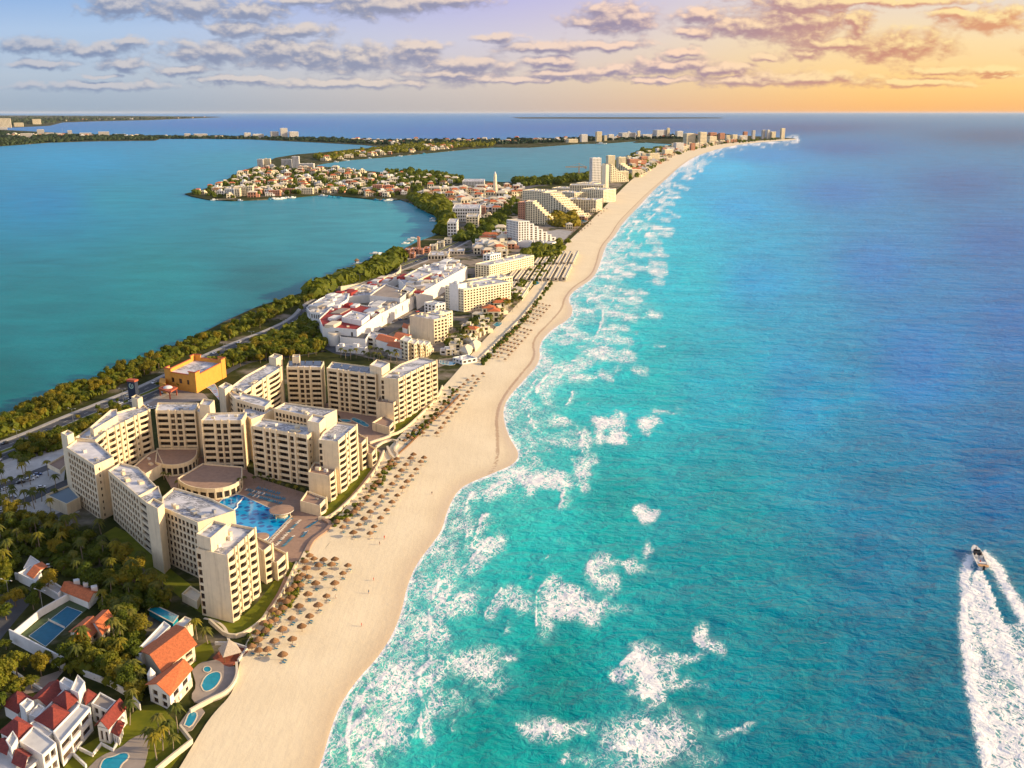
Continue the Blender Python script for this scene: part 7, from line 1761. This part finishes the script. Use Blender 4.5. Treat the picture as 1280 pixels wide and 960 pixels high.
x, y = G(446, 328, 1); root = empty('dock_hut', (x, y, 1.1), 'thatched hut at the tip of the long dock', 'hut'); mb = MB(); mb.cone(0,0,2.4,5.2,4,0,10); mb.obj('roof', M_THATCH, root); mb = MB(); mb.cone(0,0,0,2.4,2.2,2.2,8); mb.obj('wall', M_WOOD, root)

# ------------------------------------------------------------------ people (one continuous skinned figure each)
def figure(name, joints, edges, radii, m, sub=1):
    me = bpy.data.meshes.new(name); me.from_pydata(joints, edges, []); me.materials.append(m)
    o = bpy.data.objects.new(name, me); COL.objects.link(o)
    md = o.modifiers.new('Skin', 'SKIN')
    if not me.skin_vertices: me.attributes  # layer is created by the modifier
    return o
def person_mesh(seated=False):
    bm_pts = [(0,0,.95),(0,0,1.15),(0,0,1.38),(0,0,1.5),(0,0,1.62),(0,0,1.74)]
    def tub(mb, chain, n=8):
        rings = []
        for i, (p, r_) in enumerate(chain):
            p = Vector(p); a = Vector(chain[max(0, i-1)][0]); b = Vector(chain[min(len(chain)-1, i+1)][0]); d = (b-a).normalized(); u = d.cross(Vector((0,1,0.01))).normalized(); w = d.cross(u)
            rings.append([p + (u*math.cos(2*math.pi*k/n) + w*math.sin(2*math.pi*k/n))*r_ for k in range(n)])
        for A, B in zip(rings[:-1], rings[1:]):
            for k in range(n): mb.quad(tuple(A[k]), tuple(A[(k+1) % n]), tuple(B[(k+1) % n]), tuple(B[k]))
        mb.ngon([tuple(p) for p in rings[0][::-1]]); mb.ngon([tuple(p) for p in rings[-1]])
    mb = MB()
    if not seated:
        tub(mb, [((0,0,.86),.15),((0,0,1.05),.14),((0,0,1.25),.17),((0,0,1.4),.15),((0,0,1.46),.06),((0,0,1.53),.06),((0,0,1.58),.09),((0,-.01,1.66),.105),((0,0,1.74),.08),((0,0,1.77),.02)], 10)
        for s in (-1, 1):
            st_ = .18 * s
            tub(mb, [((.09*s,0,.92),.1),((.1*s,-st_*.5,.68),.085),((.1*s,-st_*.9,.5),.06),((.1*s,-st_*.8,.3),.06),((.1*s,-st_*.6,.08),.04),((.1*s,-st_*.6-.1,.03),.04),((.1*s,-st_*.6-.16,.02),.02)])
            tub(mb, [((.15*s,0,1.4),.06),((.23*s,.02,1.2),.05),((.25*s,st_*.6,1.02),.04),((.25*s,st_*.9-.06,.84),.03),((.25*s,st_*.9-.08,.76),.035),((.25*s,st_*.9-.09,.68),.015)])
    else:
        tub(mb, [((0,0,.0),.17),((0,0,.2),.14),((0,0,.4),.17),((0,0,.55),.14),((0,0,.61),.06),((0,0,.68),.06),((0,0,.73),.09),((0,-.01,.81),.105),((0,0,.9),.08),((0,0,.93),.02)], 10)
        for s in (-1, 1):
            tub(mb, [((.1*s,.05,.02),.1),((.12*s,.3,.08),.085),((.12*s,.48,.05),.06),((.12*s,.52,-.15),.06),((.12*s,.5,-.35),.04),((.12*s,.62,-.4),.03)])
            tub(mb, [((.16*s,0,.55),.06),((.24*s,.05,.36),.05),((.22*s,.22,.22),.035),((.18*s,.4,.2),.035),((.17*s,.48,.2),.015)])
    return mb
def person(loc, rz, label, top, seated=False, s=1.0, group=None):
    root = empty('person', loc, label, 'person', group, rz); root.scale = (s,)*3
    b = person_mesh(seated).obj('body', M_SKIN, root, smooth=True)
    z = -.86 if seated else 0
    mb = MB(); mb.cone(0, 0, .88 + z, 1.42 + z, .175, .19, 12); mb.cone(0, 0, .74 + z, .9 + z, .2, .175, 12, capt=False); mb.obj('clothing', top, root)
    mb = MB(); mb.cone(0, .015, 1.67 + z, 1.75 + z, .115, .095, 12); mb.cone(0, .015, 1.75 + z, 1.79 + z, .095, .02, 12); mb.obj('hair', M_HAIR, root)
for (px, py), rz, lab, top, s in (((480.5,674),.4,'person in a long red outfit walking on the sand beside the umbrellas',M_RED,1.15), ((474.5,681),2.0,'person in a dark top standing left of the one in red',M_DARKC,1.0), ((467,726),1.0,'lone person in red on the open sand below the umbrellas',M_RED,.9),
    ((420,748),.5,'person in white beside the near umbrella block',M_WFAB,1.0), ((452,783),1.5,'person in red near the water on the near beach',M_RED,.9), ((540,618),.2,'small person in a dark top on the upper sand',M_DARKC,1.0), ((461,742),.2,'person in blue on the open sand',M_BLUE,1.0)):
    z = sand_z(px, py); x, y = G(px, py, z); person((x, y, z - .02), rz, lab, top, False, s)

# ------------------------------------------------------------------ speedboat
def speedboat():
    L, B_ = 15.5, 4.7; a = G(1229, 711, .4); b = G(1217, 686, .4); d = (Vector(b) - Vector(a)).normalized(); c = (Vector(a) + Vector(b)) / 2; L = (Vector(b) - Vector(a)).length
    root = empty('speedboat', (c.x, c.y, 0), 'white speedboat with a dark cockpit and tan stern platform, trailing a long wake', 'boat', rz=math.atan2(d.y, d.x))
    secs = [(-.5,.46,-.2,1.5),(-.3,.5,-.3,1.55),(0,.5,-.3,1.7),(.2,.46,-.2,1.9),(.34,.36,.1,2.1),(.44,.2,.6,2.2),(.5,.04,1.3,2.25)]
    mb = MB()
    S = [(x*L, w*B_, z, t) for x, w, z, t in secs]
    for (x0,w0,z0,t0),(x1,w1,z1,t1) in zip(S[:-1], S[1:]):
        mb.quad((x0,-w0*.55,z0),(x1,-w1*.55,z1),(x1,-w1,t1),(x0,-w0,t0)); mb.quad((x1,w1*.55,z1),(x0,w0*.55,z0),(x0,w0,t0),(x1,w1,t1)); mb.quad((x1,-w1*.55,z1),(x0,-w0*.55,z0),(x0,w0*.55,z0),(x1,w1*.55,z1))
    x,w,z,t_ = S[0]; mb.quad((x,w*.55,z),(x,-w*.55,z),(x,-w,t_),(x,w,t_)); mb.obj('hull', M_WHITE, root)
    mb = MB()
    for (x0,w0,z0,t0),(x1,w1,z1,t1) in zip(S[:-1], S[1:]):
        k0, k1 = max(0, w0 - .45), max(0, w1 - .45)
        for s in (-1, 1):
            q = [(x0,s*w0,t0+.12),(x1,s*w1,t1+.12),(x1,s*k1,t1+.12),(x0,s*k0,t0+.12)]; mb.ngon(q if s < 0 else q[::-1])
            q = [(x0,s*w0,t0),(x1,s*w1,t1),(x1,s*w1,t1+.12),(x0,s*w0,t0+.12)]; mb.ngon(q if s < 0 else q[::-1])
    mb.obj('gunwale', M_WFAB, root)
    mb = MB()
    for (x0,w0,z0,t0),(x1,w1,z1,t1) in zip(S[3:-1], S[4:]): mb.quad((x0,-w0+.44,t0+.08),(x1,-max(.02,w1-.44),t1+.08),(x1,max(.02,w1-.44),t1+.08),(x0,w0-.44,t0+.08))
    mb.obj('foredeck', M_WHITE, root)
    mb = MB(); mb.box(-L*.12, 0, .9, L*.62, B_*.74, .1); mb.obj('cockpit_floor', M_GREYW, root)
    mb = MB(); mb.prism([(L*.16,-1.7),(L*.22,-1.2),(L*.22,1.2),(L*.16,1.7),(L*.10,1.6),(L*.10,-1.6)], 1.0, 2.5); mb.obj('console', M_CARG, root)
    mb = MB(); mb.quad((L*.22,-1.4,2.2),(L*.22,1.4,2.2),(L*.17,1.3,3.1),(L*.17,-1.3,3.1)); mb.quad((L*.17,-1.3,3.1),(L*.17,1.3,3.1),(L*.215,1.4,2.2),(L*.215,-1.4,2.2)); mb.obj('windscreen', M_GLASS, root)
    for yy in (-1.0, 1.0):
        mb = MB(); mb.box(L*.0, yy, 1.0, 1.3, 1.1, .6); mb.box(-L*.045, yy, 1.0, .3, 1.1, 1.3); mb.obj('seat', M_WFAB, root)
    mb = MB(); mb.box(-L*.33, 0, 1.0, 1.6, B_*.66, .7); mb.obj('stern_bench', M_WFAB, root)
    mb = MB(); mb.box(-L*.36, 0, 1.71, 1.0, B_*.6, .15); mb.obj('bench_cushion', M_WHITE, root)
    mb = MB(); mb.prism([(-L*.5,-B_*.44),(-L*.43,-B_*.46),(-L*.43,B_*.46),(-L*.5,B_*.44),(-L*.53,B_*.3),(-L*.53,-B_*.3)], 1.45, 1.72, bottom=True); mb.obj('swim_platform', mat('tan_deck', (.55,.30,.12), .6), root)
    mb = MB(); mb.box(-L*.545, 0, .3, .8, .7, 1.7); mb.obj('outboard_motor', M_TYRE, root)
    mb = MB()
    for i in range(8):
        a0, a1 = -1.2 + i*.3, -.9 + i*.3
        mb.tube((L*.28 + L*.17*math.cos(a0), B_*.3*math.sin(a0), 2.75), (L*.28 + L*.17*math.cos(a1), B_*.3*math.sin(a1), 2.75), .04, .04, 4)
    for a0 in (-1.2,-.5,.5,1.2): mb.tube((L*.28 + L*.17*math.cos(a0), B_*.3*math.sin(a0), 2.0), (L*.28 + L*.17*math.cos(a0), B_*.3*math.sin(a0), 2.75), .035, .035, 4)
    mb.obj('bow_rail', M_METAL, root)
    rz = root.rotation_euler.z
    for (lx, ly), lab, m in (((L*.0+.1,-1.0), 'person in a dark top steering the speedboat on the left seat', M_DARKC), ((L*.0+.1,1.0), 'person in white seated on the right of the speedboat', M_WFAB), ((-L*.3,.5), 'person in red on the stern bench of the speedboat', M_RED)):
        x = c.x + lx*math.cos(rz) - ly*math.sin(rz); y = c.y + lx*math.sin(rz) + ly*math.cos(rz); person((x, y, 1.75), rz - math.pi/2, lab, m, True, 1.1)
    r_ = root
    # one bow passenger sits on the foredeck
    x = c.x + L*.3*math.cos(rz); y = c.y + L*.3*math.sin(rz); person((x, y, 2.25), rz + math.pi/2, 'person sunbathing upright on the foredeck of the speedboat', M_BLUE, True, 1.1)
speedboat()

# ------------------------------------------------------------------ sea air
def haze():
    R_ = 190000.0; zt = 262.0; zb = -2.0; mb = MB(); mb.prism([(-R_,-3000),(R_,-3000),(R_,R_),(-R_,R_)], zb, zt, bottom=True)
    m = bpy.data.materials.new('sea_air'); m.use_nodes = True; n = m.node_tree.nodes; n.remove(n['Principled BSDF'])
    v = n.new('ShaderNodeVolumePrincipled'); v.inputs['Color'].default_value = (.78,.86,1,1); v.inputs['Density'].default_value = 3.5e-6; v.inputs['Anisotropy'].default_value = 0.0
    m.node_tree.links.new(v.outputs[0], n['Material Output'].inputs['Volume'])
    o = mb.obj('haze', m); o['kind'] = 'stuff'
haze()
